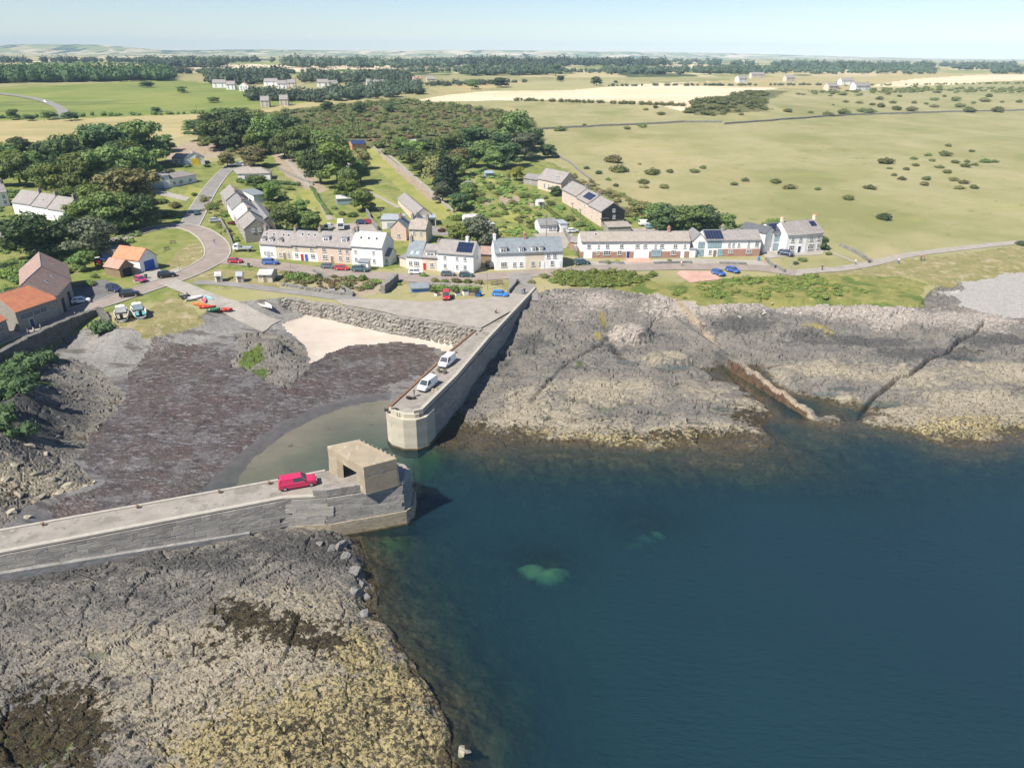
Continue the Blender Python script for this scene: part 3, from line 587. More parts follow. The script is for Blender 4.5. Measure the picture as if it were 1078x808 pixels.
def pool_sheet(cx, cy, zz, rx, ry):
    c = P(cx, cy, zz); n = 20; vs = [(c.x, c.y, zz)]+[(c.x+rx*1.2*math.cos(t)*(1+.15*math.sin(3*t+cx)), c.y+ry*1.2*math.sin(t)*(1+.15*math.cos(2*t+cy)), zz) for t in (2*math.pi*i/n for i in range(n))]
    me = D.meshes.new('tide_pool'); me.from_pydata(vs, [], [(0, 1+i, 1+(i+1)%n) for i in range(n)])
    at = me.attributes.new('depth', 'FLOAT', 'POINT'); at.data.foreach_set('value', np.full(n+1, .35, np.float32)); me.materials.append(M('sea_water')); struct(place('tide_pool', me))
for pq in POOLS: pool_sheet(*pq)
# ================================================================== ROADS, PATHS, APRONS
mat('road', (0.229,0.189,0.163), (0.273,0.229,0.198), .25, layers=[((0.176,0.163,0.158), .6, .56, .68, .6), ((0.352,0.317,0.290), 1.4, .6, .7, .4)], rough=.9, bump=(10,.2,.02), spec=.2)
mat('road_grey', (0.194,0.180,0.167), (0.233,0.220,0.202), .25, layers=[((0.158,0.158,0.163), .7, .56, .68, .6)], rough=.9, bump=(10,.2,.02), spec=.2)
mat('gravel', (0.262,0.234,0.201), (0.312,0.279,0.242), .4, layers=[((0.230,0.213,0.197), 1.2, .55, .68, .6), ((0.443,0.418,0.385), 3, .58, .68, .5), ((0.180,0.180,0.066), .35, .64, .72, .7)], rough=.9, bump=(6,.4,.05), spec=.2)
mat('concrete', (0.328,0.299,0.258), (0.271,0.246,0.213), .35, layers=[((0.221,0.209,0.193), .8, .56, .68, .7), ((0.459,0.435,0.394), 1.6, .58, .68, .6), ((0.139,0.135,0.127), 2.4, .63, .7, .6)], rough=.85, bump=(4,.35,.05), spec=.25)
mat('kerb', (0.425,0.399,0.357), (0.357,0.340,0.306), 1.2, rough=.85, spec=.2)
mat('dark_asphalt', (.105,.10,.10), (.15,.145,.14), .3, rough=.9, bump=(10,.2,.02), spec=.2)
mat('parking_red', (.40,.24,.19), (.46,.30,.24), .3, layers=[((.50,.40,.32), .5, .58, .7, .6)], rough=.9, spec=.2)
mat('gutter_paint', (.6,.55,.45), (.5,.46,.4), 2, rough=.8)
def spline(pts, step=1.6):
    out = []; n = len(pts)
    for i in range(n-1):
        p0, p1, p2, p3 = pts[max(i-1,0)], pts[i], pts[i+1], pts[min(i+2,n-1)]
        k = max(1, int((p2-p1).length/step))
        for j in range(k):
            t = j/k; out.append(.5*((2*p1)+(p2-p0)*t+(2*p0-5*p1+4*p2-p3)*t*t+(3*p1-p0-3*p2+p3)*t**3))
    return out+[pts[-1]]
def strip(name, px, width, m, dz=.09, step=1.6, kerb=False, pts=None):
    c = spline(pts or [PL(a, b).to_2d() for a, b in px], step); n = len(c); mb = MB(); K = 4
    if not hasattr(width, '__len__'): width = [width, width]
    vs = []; L = []; R_ = []
    for i, p in enumerate(c):
        d = (c[min(i+1,n-1)]-c[max(i-1,0)]).normalized(); nn = Vector((-d.y, d.x)); w_ = np.interp(i/(n-1), np.linspace(0, 1, len(width)), width)
        for k in range(K+1):
            q = p+nn*(w_*(.5-k/K)); vs.append((q.x, q.y, gz(q.x, q.y)+dz+.03*(1-abs(2*k/K-1))))
        L.append(p+nn*(w_*.5+.12)); R_.append(p-nn*(w_*.5+.12))
    # even the cross-fall so that bumps of the ground never come through
    mb.add(vs, [(i*(K+1)+k, i*(K+1)+k+1, (i+1)*(K+1)+k+1, (i+1)*(K+1)+k) for i in range(n-1) for k in range(K)])
    o = struct(mb.build(name, m, sm=True))
    if kerb:
        for side in (L, R_):
            kb = MB(); rings = []
            for i, p in enumerate(side):
                d = (side[min(i+1,n-1)]-side[max(i-1,0)]).normalized(); nn = Vector((-d.y, d.x))*.16; z = gz(p.x, p.y)
                rings.append([(*(p+nn), z-.1), (*(p-nn), z-.1), (*(p-nn), z+.22), (*(p+nn), z+.22)])
            kb.loft(rings).build('kerb', 'kerb', o)
    return o
def patch(name, px, m, dz=.05, z=None):
    q = [PL(a, b) if z is None else P(a, b, z) for a, b in px]; bm = bmesh.new()
    dense = []
    for a, b in zip(q, q[1:]+q[:1]):
        k = max(1, int((b-a).length/3)); dense += [a.lerp(b, j/k) for j in range(k)]
    f = bm.faces.new([bm.verts.new((p.x, p.y, max(gz(p.x, p.y), float(land(p.x, p.y)))+dz)) for p in dense])
    bmesh.ops.triangulate(bm, faces=[f]); bm.normal_update()
    if sum(f.normal.z for f in bm.faces) < 0: bmesh.ops.reverse_faces(bm, faces=bm.faces[:])
    me = D.meshes.new(name); bm.to_mesh(me); bm.free(); me.materials.append(M(m)); return struct(place(name, me))
strip('village_road', [(-90,398),(-40,374),(0,356),(40,342),(80,328),(115,317),(150,305),(185,293),(208,283),(226,272),(229,262),(222,251),(208,242),(190,238),(165,240),(140,247),(110,258)], [6,6,6,6.4,7,7,6,5,4.5], 'road', .1, kerb=True)
strip('seafront_road', [(226,274),(258,276),(300,281),(350,287),(410,291),(460,294),(520,291),(560,288),(620,284),(700,281),(790,282),(838,288)], [7,6.5,6.5,6.5,6.5,6], 'road', .13, kerb=False)
strip('hill_road', [(199,238),(206,226),(217,206),(230,188),(240,178),(247,172)], [6.5,6,5.5,5], 'road_grey', .16, kerb=True)
strip('coast_track', [(832,288),(858,285),(885,283),(920,277),(955,269),(1000,263),(1078,255),(1250,243)], [4.5,3.6,3.6,3.6,3], 'gravel', .12)
strip('pier_road', [(548,288),(548,296),(552,305),(554,314)], [6,6.5,6.5], 'road_grey', .16)
strip('quay_track', [(205,297),(240,299),(290,305),(340,311),(400,319),(440,322)], [3.6,3.4,3.6,5], 'road_grey', .1)
strip('slipway', None, [5,5,5.6,6.5], 'concrete', .16, pts=[P(a, b, z).to_2d() for a, b, z in ((176,297,6.6),(200,306,6.6),(226,318,6.3),(256,331,5.),(286,343,3.5))])
strip('allotment_track', [(292,156),(312,180),(330,200),(348,232)], 2.2, 'gravel', .12)
strip('garden_track', [(396,152),(420,172),(448,196),(477,222)], 1.6, 'gravel', .12)
strip('garden_track', [(372,196),(392,204),(420,219)], 1.8, 'gravel', .12)
strip('distant_road', [(-60,92),(0,99),(30,103),(50,108),(64,115),(66,120),(60,124)], [7,7,7,8], 'road_grey', .5, 8)
patch('quay_apron', [(398,315),(440,318),(470,317),(512,314),(540,309),(556,312),(548,322),(506,346),(470,340),(420,333),(400,328),(360,321),(352,316)], 'gravel', .2)
patch('smokehouse_yard', [(76,300),(96,296),(112,294),(122,306),(118,314),(95,322),(78,326),(74,314)], 'dark_asphalt', .07)
patch('garage_forecourt', [(142,286),(166,281),(172,287),(190,281),(196,287),(160,300),(140,297)], 'concrete', .07)
patch('red_parking_bay', [(712,288),(716,285),(752,286),(758,294),(726,298)], 'parking_red', .1)
patch('terrace_pavement', [(610,276),(728,272),(800,274),(812,280),(700,277),(612,280)], 'concrete', .07)
patch('brick_driveway', [(658,272),(684,272),(686,277),(660,277)], 'parking_red', .14)
patch('rear_yard', [(352,236),(395,234),(402,246),(350,246)], 'gravel', .07)
patch('rear_yard', [(446,236),(476,242),(478,248),(448,247)], 'road_grey', .07)
patch('house_drive', [(640,243),(702,238),(706,244),(645,248)], 'gravel', .07)
patch('back_lane', [(560,246),(590,244),(604,246),(596,262),(584,262)], 'gravel', .07)
patch('house_drive', [(244,172),(262,168),(268,178),(252,186),(246,180)], 'concrete', .1)
patch('house_drive', [(150,196),(176,202),(200,208),(196,212),(165,205)], 'concrete', .1)
patch('terrace_forecourt', [(800,262),(868,262),(866,268),(806,272)], 'concrete', .1)
strip('garden_path', [(868,264),(880,268),(905,278)], 1.2, 'concrete', .1)
# ================================================================== PIERS
mat('pier_deck', (0.230,0.208,0.178), (0.281,0.255,0.221), .3, layers=[((.15,.135,.115), .22, .53, .63, .6), ((.13,.12,.10), 1.1, .58, .66, .6), ((0.246,0.230,0.204), .45, .55, .68, .7), ((0.357,0.327,0.285), .9, .58, .7, .6), ((0.178,0.166,0.153), 2., .62, .7, .6)], rough=.88, bump=(5,.35,.04), spec=.25)
mat('pier_face', (0.264,0.255,0.242), (0.204,0.200,0.191), .5, stretch=(1,1,3.), layers=[((0.340,0.323,0.289), .7, .54, .66, .7, (1,1,3.5)), ((0.123,0.119,0.115), 1.4, .57, .67, .7, (0.510,0.510,1.870)), ((0.306,0.264,0.187), .35, .58, .68, .5)], rough=.88, bump=(2,.8,.12), spec=.25)
mat('pier_end', (0.450,0.410,0.324), (0.378,0.342,0.270), .4, stretch=(0.450,0.450,2.250), layers=[((0.522,0.486,0.405), .9, .55, .68, .6, (.4,.4,2)), ((0.225,0.198,0.153), 1.2, .6, .7, .6, (1.620,1.620,0.360)), ((0.270,0.234,0.117), .5, .62, .72, .6)], rough=.85, bump=(2,.5,.06), spec=.25)
mat('pier_stone', (0.281,0.259,0.230), (0.221,0.204,0.183), .8, layers=[((0.340,0.327,0.297), 1.1, .55, .67, .7), ((0.128,0.123,0.119), 1.8, .57, .67, .65), ((0.289,0.246,0.170), .5, .6, .7, .5)], rough=.88, bump=(2.125,0.765,0.128), rnd=.13, spec=.25)
mat('coping', (0.385,0.353,0.303), (0.328,0.299,0.254), 1.2, layers=[((0.295,0.271,0.238), 1.5, .6, .7, .6)], rough=.85, bump=(4,.3,.04))
mat('bunker_concrete', (0.328,0.272,0.193), (0.270,0.224,0.163), .5, layers=[((0.459,0.408,0.335), .9, .56, .68, .7), ((0.213,0.180,0.140), .8, .58, .68, .65, (1,1,.35)), ((0.369,0.283,0.092), .9, .64, .71, .7)], rough=.88, bump=(1.802,0.393,0.060), spec=.2)
mat('tide_stain', (.36,.30,.21), (.28,.235,.17), .5, stretch=(.5,.5,2), layers=[((.44,.39,.30), 1., .55, .67, .6), ((.17,.145,.10), 1.4, .56, .66, .7)], rough=.88, bump=(2.5,.8,.12))
mat('rust', (.16,.085,.05), (.22,.13,.08), 2, rough=.85)
mat('timber', (.13,.105,.085), (.19,.16,.13), 1.5, stretch=(1,1,.3), rough=.9)
mat('dark_weed', (.05,.045,.025), (.085,.07,.035), 1.2, layers=[((.12,.13,.04), .8, .56, .66, .6)], rough=.8, bump=(4,.8,.1))
UNIT_STONE = None
def stone_mesh():
    bm = bmesh.new(); bmesh.ops.create_cube(bm, size=1.)
    bmesh.ops.bevel(bm, geom=bm.edges[:], offset=.03, segments=1, affect='EDGES')
    me = D.meshes.new('block'); bm.to_mesh(me); bm.free(); me.materials.append(M('pier_stone')); return me
UNIT_STONE = stone_mesh()
def offset_poly(pts, d):
    """pts counter-clockwise; move every edge outwards by d"""
    n = len(pts); out = []
    for i in range(n):
        a, b, c = Vector(pts[i-1]), Vector(pts[i]), Vector(pts[(i+1)%n])
        n1 = Vector(((b-a).y, -(b-a).x)).normalized(); n2 = Vector(((c-b).y, -(c-b).x)).normalized()
        m = (n1+n2); m = m/max(.3, m.dot(n1)); out.append(tuple(b+m*d))
    return out
def body(name, top, ztop, zbot, batter, m, parent, steps=6):
    mb = MB(); rings = []
    for k in range(steps+1):
        t = k/steps; q = offset_poly(top, batter*t); rings.append([(x, y, ztop+(zbot-ztop)*t) for x, y in q][::-1])
    return mb.loft(rings).build(name, m, parent)
def courses(parent, line, ztop, zbot, batter, zref, ch=.55, lmin=1., lmax=2.4, name='block', most=295, seed=1):
    """stone courses along a polyline (outside on its right-hand side); batter metres over zref"""
    rg = random.Random(seed); z = ztop; cnt = 0; rows = []
    while z-ch > zbot: rows.append(z); z -= ch
    tot = [(Vector(b)-Vector(a)).length for a, b in zip(line[:-1], line[1:])]
    for z in rows:
        s = rg.uniform(0, 1.)
        while s < sum(tot)-.5 and cnt < most:
            ln = min(rg.uniform(lmin, lmax), sum(tot)-s); m_ = s+ln/2; i = 0
            while i < len(tot)-1 and m_ > tot[i]: m_ -= tot[i]; i += 1
            a, b = Vector(line[i]), Vector(line[i+1]); d = (b-a).normalized(); nn = Vector((d.y, -d.x)); c = a+d*m_+nn*(batter*(ztop-z+ch/2)/zref)
            hh = ch*rg.uniform(.98, 1.02); dep = rg.uniform(.5, .57)
            if gz(c.x+nn.x*.6, c.y+nn.y*.6) < z:
                ob = place(name, UNIT_STONE, parent, (c.x, c.y, z-ch/2), 0, (ln+.01, dep, hh)); ob.rotation_euler = (-math.atan(batter/zref)+rg.uniform(-.015, .015), rg.uniform(-.008, .008), math.atan2(d.y, d.x)+rg.uniform(-.006, .006)); cnt += 1
            s += ln
# ---- near pier
ZD = 6.3
front = [(-150,34.5),(-79.6,62.3),(-62.4,69.),(-31.2,81.1),(-25.4,81.7),(-18.2,84.)]
endp = [(-15.5,84.95),(-15.,85.8),(-15.1,88.8),(-16.,90.3),(-18.5,91.2),(-22.5,90.8)]
back = [(-27.3,88.2),(-32.6,85.9),(-65.3,73.4),(-83.4,66.5),(-150,41)]
np_ = empty('near_pier', (0, 0, 0)); tag(np_, 'long grey stone harbour pier with a concrete shelter at its end', 'pier')
npt = front+endp+back
body('pier_core', npt, ZD-.02, -3., .9, 'pier_face', np_)
deck = MB().prism(npt, ZD-.02, ZD+.14).build('deck', 'pier_deck', np_)
def ribbon(name, line, w0, w1, z0, z1, m, parent, closed=False):
    """box-section rail following a polyline, from offset w0 to w1 on its right"""
    n = len(line); rings = []
    for i in range(n):
        a, b = Vector(line[max(i-1,0)]), Vector(line[min(i+1,n-1)]); d = (b-a).normalized(); nn = Vector((d.y, -d.x)); p = Vector(line[i])
        za, zb = (z0[i], z1[i]) if hasattr(z0, '__len__') else (z0, z1)
        rings.append([(*(p+nn*w0), za), (*(p+nn*w1), za), (*(p+nn*w1), zb), (*(p+nn*w0), zb)])
    return MB().loft(rings).build(name, m, parent)
ribbon('coping', front[:4]+[(-27,81.5)], -.55, .1, ZD+.1, ZD+.34, 'coping', np_)
ribbon('parapet', [(-27.3,81.55),(-25.4,81.72),(-18.6,83.88)], -.75, .12, ZD+.1, ZD+1.25, 'pier_stone', np_)
ribbon('parapet', [(-18.3,84.),(-15.5,84.95),(-15.,85.8),(-15.1,88.6)], -.5, .1, ZD+.1, ZD+.42, 'coping', np_)
ribbon('back_kerb', back[:4], -.1, .3, ZD+.1, ZD+.3, 'coping', np_)
courses(np_, [(-68,66.85),(-62.4,69.),(-31.2,81.1),(-25.4,81.7),(-18.2,84.),(-15.5,84.95)], ZD-.06, .9, .9, 9.3, ch=.66, lmin=.9, lmax=3.2, seed=4)
ribbon('footing', [(-75,64.1),(-62.4,69.),(-36,79.3)], .3, 1.1, [1.]*3, [4.4,4.2,2.7], 'pier_face', np_)
ribbon('tide_band', [(-30,81.25),(-25.4,81.7),(-18.2,84.),(-15.5,84.95),(-15.,85.8),(-15.1,88.8),(-16.,90.3)], .5, .8, -1.2, 2.3, 'tide_stain', np_)
ribbon('weed_skirt', [(-27,81.55),(-25.4,81.7),(-18.2,84.),(-15.5,84.95),(-15.,85.8),(-15.1,88.8),(-16.,90.3)], .7, 1.05, -1.2, .28, 'dark_weed', np_)
for i, (x, y) in enumerate(((-60.5,74.9),(-50.2,78.9),(-40.6,82.6),(-34.4,84.9))):
    MB().tube((x, y-.25, ZD+.1), (x, y-.25, ZD+.5), .16, .13).tube((x, y-.25, ZD+.5), (x, y-.25, ZD+.6), .24, .22).build('mooring_bollard', 'rust', np_)
# ---- shelter on the pier end
bk = empty('harbour_shelter', (-21.3, 86., ZD+.14)); tag(bk, 'square weathered concrete shelter with open front standing on the near pier end', 'shelter')
def L_(p): return (p[0]+21.3, p[1]-86., p[2]-ZD-.14)
zt = 10.9; A_, B_, C_, D_ = (-26.5,87.9), (-22.5,89.85), (-16.,84.6), (-20.2,82.25)
cen = Vector((-21.3, 86.05))
def out(p, k): v = Vector(p)-cen; return tuple(cen+v*k)
quad = [A_, D_, C_, B_]
mb = MB(); mb.loft([[L_((*out(p, k), z)) for p in quad] for k, z in ((1., zt-1.6), (1., zt-.08), (.985, zt))]); mb.build('roof_slab', 'bunker_concrete', bk)
rg = random.Random(3)
def panel(name, p, q, z0, z1, th, k0=1.03, k1=.995, t0=0., t1=1.):
    a0, b0, a1, b1 = Vector(out(p, k0)), Vector(out(q, k0)), Vector(out(p, k1)), Vector(out(q, k1))
    a0, b0 = a0.lerp(b0, t0), a0.lerp(b0, t1); a1, b1 = a1.lerp(b1, t0), a1.lerp(b1, t1)
    def inn(v): return v+(cen-v).normalized()*th
    MB().loft([[L_((*v, z0)) for v in (a0, b0, inn(b0), inn(a0))], [L_((*v, z1)) for v in (a1, b1, inn(b1), inn(a1))]]).build(name, 'bunker_concrete', bk)
zb_ = ZD+.14
panel('front_pier', A_, D_, zb_, zt-1.6, .9, t1=.24); panel('front_pier', A_, D_, zb_, zt-1.6, .9, t0=.79)
panel('side_wall', D_, C_, zb_, zt-1.6, .6, t0=.0, t1=.97); panel('back_wall', C_, B_, zb_, zt-1.6, .6); panel('side_wall', B_, A_, zb_, zt-1.6, .6, t0=.3)
for i in range(9):
    e = Vector(out(B_, .985)).lerp(Vector(out(C_, .985)), (i+.5)/9); s_ = rg.uniform(.12, .3)
    MB().add([L_((e.x+dx*s_, e.y+dy*s_, z)) for z, q in ((zt-.01, 1), (zt+rg.uniform(.12, .35), .5)) for dx, dy in ((-1*q,-.8*q),(1*q,-.7*q),(.9*q,.8*q),(-.8*q,.9*q))], [(0,1,5,4),(1,2,6,5),(2,3,7,6),(3,0,4,7),(4,5,6,7)]).build('broken_edge', 'bunker_concrete', bk)
# ---- far pier
fp = empty('far_pier', (0, 0, 0)); tag(fp, 'long straight stone pier running out from the quay with two white vehicles parked on it', 'pier')
right = [(-15.2,106.9),(-10.4,121.),(-5.,140.5),(4.3,170.8),(6.,176.5)]
left = [(-.5,178),(-3.5,162),(-6.6,150.4),(-12.4,135.),(-21.1,108.6)]
nose = [(-20.3,107.3),(-18.2,106.1),(-16.4,106.1)]
fpt = nose+right+left
body('pier_core', fpt, ZD-.02, -3, .8, 'pier_face', fp)
MB().prism(fpt, ZD-.02, ZD+.12).build('deck', 'pier_deck', fp)
ribbon('parapet', [(-16.6,106.15)]+right, -.6, .06, ZD+.1, ZD+.95, 'coping', fp)
ribbon('rail_kerb', left[1:], -.05, .4, ZD+.1, ZD+.34, 'rust', fp)
ribbon('end_facing', [left[-1]]+nose+[right[0],(-14.2,109.9)], .12, .75, -2., ZD-.4, 'pier_end', fp)
ribbon('end_upstand', [left[-1]]+nose+[(-15.8,106.4)], -.5, .2, ZD-.4, ZD+.36, 'pier_end', fp)
ribbon('weed_skirt', [(-15.5,125),left[-1]]+nose+[right[0],(-10.4,121.),(-9,126)], .72, 1., -2., .3, 'dark_weed', fp)
courses(fp, right[:4], ZD-.08, 1.6, .8, 9.3, ch=.78, lmin=1.4, lmax=3.2, seed=9, most=290)
lad = MB()
for s_ in (-.24, .24): lad.tube((-19.3+s_, 106.0-s_*.58, -1.), (-19.3+s_, 106.5-s_*.58, ZD+.4), .07)
for k in range(18): lad.tube((-19.54, 106.1+k*.026, -.6+k*.38), (-19.06, 105.85+k*.026, -.6+k*.38), .05)
lad.build('ladder', 'timber', fp)
for t in (.1, .35, .6, .85):
    p = Vector(left[-1]).lerp(Vector(left[2]), t); MB().tube((p.x+.9, p.y, ZD+.1), (p.x+.9, p.y, ZD+.55), .18, .14).build('mooring_bollard', 'rust', fp)
# ================================================================== HARBOUR AND GARDEN WALLS
mat('dark_wall', (.155,.145,.13), (.105,.10,.092), .6, layers=[((.24,.225,.195), 1.2, .55, .66, .6), ((.07,.085,.03), .5, .58, .68, .7)], rough=.92, bump=(2.2,1.,.2), spec=.15)
mat('field_wall', (.23,.22,.205), (.17,.165,.155), .9, layers=[((.33,.315,.28), 1.6, .56, .66, .6), ((.11,.12,.05), .7, .6, .7, .6)], rough=.92, bump=(3,1.,.15), spec=.15)
mat('quay_stone', (0.270,0.243,0.211), (0.198,0.180,0.158), .7, layers=[((0.423,0.396,0.351), 1.1, .55, .66, .6), ((0.108,0.104,0.090), 1., .56, .64, .75, (1,1,.35)), ((0.225,0.234,0.054), .6, .64, .70, .7)], rough=.9, bump=(2,1.,.2), spec=.2)
def rough_wall(name, line, ztop, zbot, thick, m, label, cat='wall', amp=.14, cell=.7, step=.35, parent=None):
    """masonry run as one solid with stones standing proud; line is 3D points (z ignored) with tops ztop, bottoms zbot (lists or numbers)"""
    P2 = [Vector(p[:2]) for p in line]; n = len(P2)
    zt_ = ztop if hasattr(ztop, '__len__') else [ztop]*n; zb2 = zbot if hasattr(zbot, '__len__') else [zbot]*n
    cum = [0]
    for a, b in zip(P2[:-1], P2[1:]): cum.append(cum[-1]+(b-a).length)
    S = np.linspace(0, cum[-1], max(2, int(cum[-1]/step)+1))
    X = np.interp(S, cum, [p.x for p in P2]); Y = np.interp(S, cum, [p.y for p in P2]); ZT = np.interp(S, cum, zt_); ZB = np.interp(S, cum, zb2)
    dx, dy = np.gradient(X), np.gradient(Y); l = np.hypot(dx, dy)+1e-9; nx, ny = dy/l, -dx/l
    nv = max(3, int(np.mean(ZT-ZB)/step)+1); prof = [(0, v) for v in np.linspace(0, 1, nv)]+[(1, v) for v in np.linspace(1, 0, nv)]
    ring = []
    for side, v in prof:
        zz = ZB+(ZT-ZB)*v; f1, f2, c = worley(S/cell+side*50, zz/(cell*.6), 77); k = amp*(smooth(0, .22, f2-f1)*(.5+.8*c)-.5)
        off = (thick/2+k)*(1 if side == 0 else -1); top = amp*.9*(_h(np.floor(S/cell), np.zeros_like(S), 5)-.5)*(v > .99)
        ring.append(np.stack([X+nx*off, Y+ny*off, zz+top], 1))
    ring = np.array(ring); k, n2 = ring.shape[:2]; vs = ring.transpose(1, 0, 2).reshape(-1, 3)
    fs = [(i*k+j, i*k+(j+1)%k, (i+1)*k+(j+1)%k, (i+1)*k+j) for i in range(n2-1) for j in range(k)]+[tuple(range(k-1,-1,-1)), tuple((n2-1)*k+j for j in range(k))]
    o = MB().add(vs.tolist(), fs).build(name, m, parent, sm=False)
    if label: tag(o, label, cat)
    return o
hw = [(-160,438),(-120,420),(-60,398),(0,372),(30,356),(60,342),(88,331),(104,326),(110,331),(113,339)]
q = [P(a, b, 7.4) for a, b in hw]
rough_wall('harbour_wall', q, [7.9]*8+[7.3,6.4], [2.2]*4+[2.]*3+[2.2,3.,4.5], 1.3, 'dark_wall', 'dark stone sea wall curving beside the road left of the harbour', amp=.2, cell=1.1)
q = [P(a, b, 6.6) for a, b in ((296,315),(303,314.4),(350,321),(420,334),(470,341),(507,347))]
rough_wall('quay_wall', q, [6.3,6.7,6.75,6.75,6.75,6.75], [2.6,2.2,1.6,1.4,1.2,.8], 1.4, 'quay_stone', 'rough pale stone quay wall above the sandy beach', amp=.34, cell=1.2, step=.4)
def gwall(px, h, label, m='field_wall', thick=.5, cell=.6, amp=.1, name='stone_wall', group=None):
    q = [PL(a, b) for a, b in px]; pts = []
    for a, b in zip(q[:-1], q[1:]):
        k = max(1, int((b-a).length/6)); pts += [a.lerp(b, j/k) for j in range(k)]
    pts.append(q[-1]); zs = [gz(p.x, p.y) for p in pts]
    return rough_wall(name, pts, [z+h for z in zs], [z-.4 for z in zs], thick, m, label, amp=amp, cell=cell, step=.5)
gwall([(403,309),(416,297),(418,296)], 2.1, 'thick dark stone wall stub beside the quay gardens', thick=1.1, cell=.9, amp=.2)
gwall([(535,309),(545,297)], 1.0, 'low mossy wall beside the lane down to the pier')
gwall([(388,231),(398,243)], 1.6, 'short garden wall above the rear yard with red car')
gwall([(380,214),(390,230)], 1.4, 'garden wall behind the blue grey summerhouse')
gwall([(393,156),(430,184),(460,210),(477,224)], 1.2, 'long pale straight wall beside the mown strip of lawn', 'concrete', .4)
gwall([(560,137),(600,135),(640,133),(720,129),(760,129)], 1.2, 'dry stone field wall left of the whin ridge', thick=.9, amp=.2, cell=1.)
gwall([(762,131),(830,126),(900,121),(1000,118),(1100,116),(1250,113)], 1.2, 'dry stone field wall crossing the right pasture', thick=.9, amp=.2, cell=1.)
gwall([(562,150),(600,172),(622,190)], 1.0, 'tumbled wall between the pasture and the stone hall')
gwall([(884,259),(900,266),(917,277)], 1.0, 'low wall running from the last house down to the track')
gwall([(806,274),(814,281),(826,287)], 1.0, 'low stone wall by the bend of the seafront road')
gwall([(757,278),(786,279)], .8, 'front garden wall before the brick and white houses')
gwall([(630,277),(657,278)], .7, 'front garden wall left of the brick driveway')
gwall([(688,278),(728,277)], .7, 'front garden wall right of the brick driveway')
gwall([(593,243),(604,262),(607,268)], 1.4, 'lane wall beside the white terrace gable')
gwall([(330,286),(352,298),(372,311)], .9, 'tumbledown wall of the seafront garden plots', amp=.25, cell=1.)
gwall([(297,301),(330,306),(372,312)], .8, 'rubble wall along the quay track', amp=.25, cell=1.)
gwall([(440,300),(506,303)], .9, 'long low wall behind the parked vehicles on the quay', 'concrete')
gwall([(293,178),(330,195)], .9, 'garden wall under the allotment slope')
gwall([(232,232),(240,246),(246,262)], 1., 'low wall in front of the stepped stone terrace')
# ================================================================== BUILDINGS
def plain(name, c, rough=.85, var=.88, scale=.6, **k): return mat(name, c, tuple(v*var for v in c), scale, rough=rough, **k)
plain('white_render', (.80,.785,.75), layers=[((.62,.60,.55), .5, .62, .74, .5, (1.5,1.5,.5))], bump=(6,.15,.02))
plain('cream_render', (.66,.57,.45), layers=[((.50,.43,.34), .6, .6, .72, .5, (1.5,1.5,.5))], bump=(6,.2,.02))
plain('pale_render', (.70,.66,.60), bump=(6,.15,.02))
def stonemat(name, a, b, c): mat(name, a, b, 1.3, stretch=(1,1,2), layers=[(c, 2.2, .55, .66, .7, (1,1,2)), (tuple(v*.5 for v in b), 3.5, .6, .68, .5, (1,1,2))], rough=.9, bump=(3.5,.6,.08), spec=.2)
stonemat('pink_stone', (.60,.465,.39), (.51,.39,.325), (.68,.57,.50)); stonemat('stone', (.57,.49,.395), (.46,.395,.315), (.65,.57,.47))
stonemat('grey_stone', (.30,.275,.24), (.235,.215,.19), (.38,.35,.31)); stonemat('brick', (.37,.215,.165), (.31,.18,.14), (.46,.31,.25))
def roofmat(name, a, k=.8): mat(name, a, tuple(v*k for v in a), .8, layers=[(tuple(min(1, v*1.25) for v in a), 2.2, .56, .66, .6, (3,1,1)), (tuple(v*.6 for v in a), 1.7, .6, .7, .55), ((.30,.25,.10), .5, .66, .72, .45)], rough=.75, bump=(5,.5,.06), spec=.3)
for n_, c_ in (('slate', (.215,.205,.20)), ('slate_mauve', (.265,.24,.225)), ('slate_pale', (.46,.44,.41)), ('slate_blue', (.20,.225,.245)), ('pantile', (.56,.215,.115)), ('brown_tile', (.30,.205,.17)), ('tile_brown', (.315,.275,.235)), ('flat_roof', (.33,.36,.38)), ('dark_roof', (.10,.105,.115)), ('red_tile', (.42,.24,.18))): roofmat(n_, c_)
plain('black_timber', (.022,.024,.028), .7, stretch=(.4,.4,6), bump=(3,.3,.03)); plain('tarp_blue', (.10,.22,.48), .7); plain('white_paint', (.82,.81,.79), .5); plain('blue_door', (.03,.10,.42), .5); plain('red_door', (.38,.04,.03), .5); plain('navy_paint', (.03,.05,.13), .5)
plain('orange_wood', (.50,.26,.12), .7); plain('yellow_panel', (.85,.58,.03), .6); plain('grey_paint', (.33,.36,.39), .6); plain('timber_wall', (.24,.17,.11), .85); plain('pot', (.48,.26,.17), .8); plain('teal_paint', (.16,.30,.33), .5); plain('lead', (.22,.23,.25), .6)
mat('glass', (.035,.045,.055), (.06,.075,.09), .3, rough=.07, spec=.8)
mat('pale_glass', (.30,.38,.42), (.22,.30,.35), .5, rough=.1, spec=.8)
mat('solar_cell', (.012,.018,.045), (.02,.028,.06), 1.2, rough=.12, spec=.7)
_win = {}; HOUSES = []
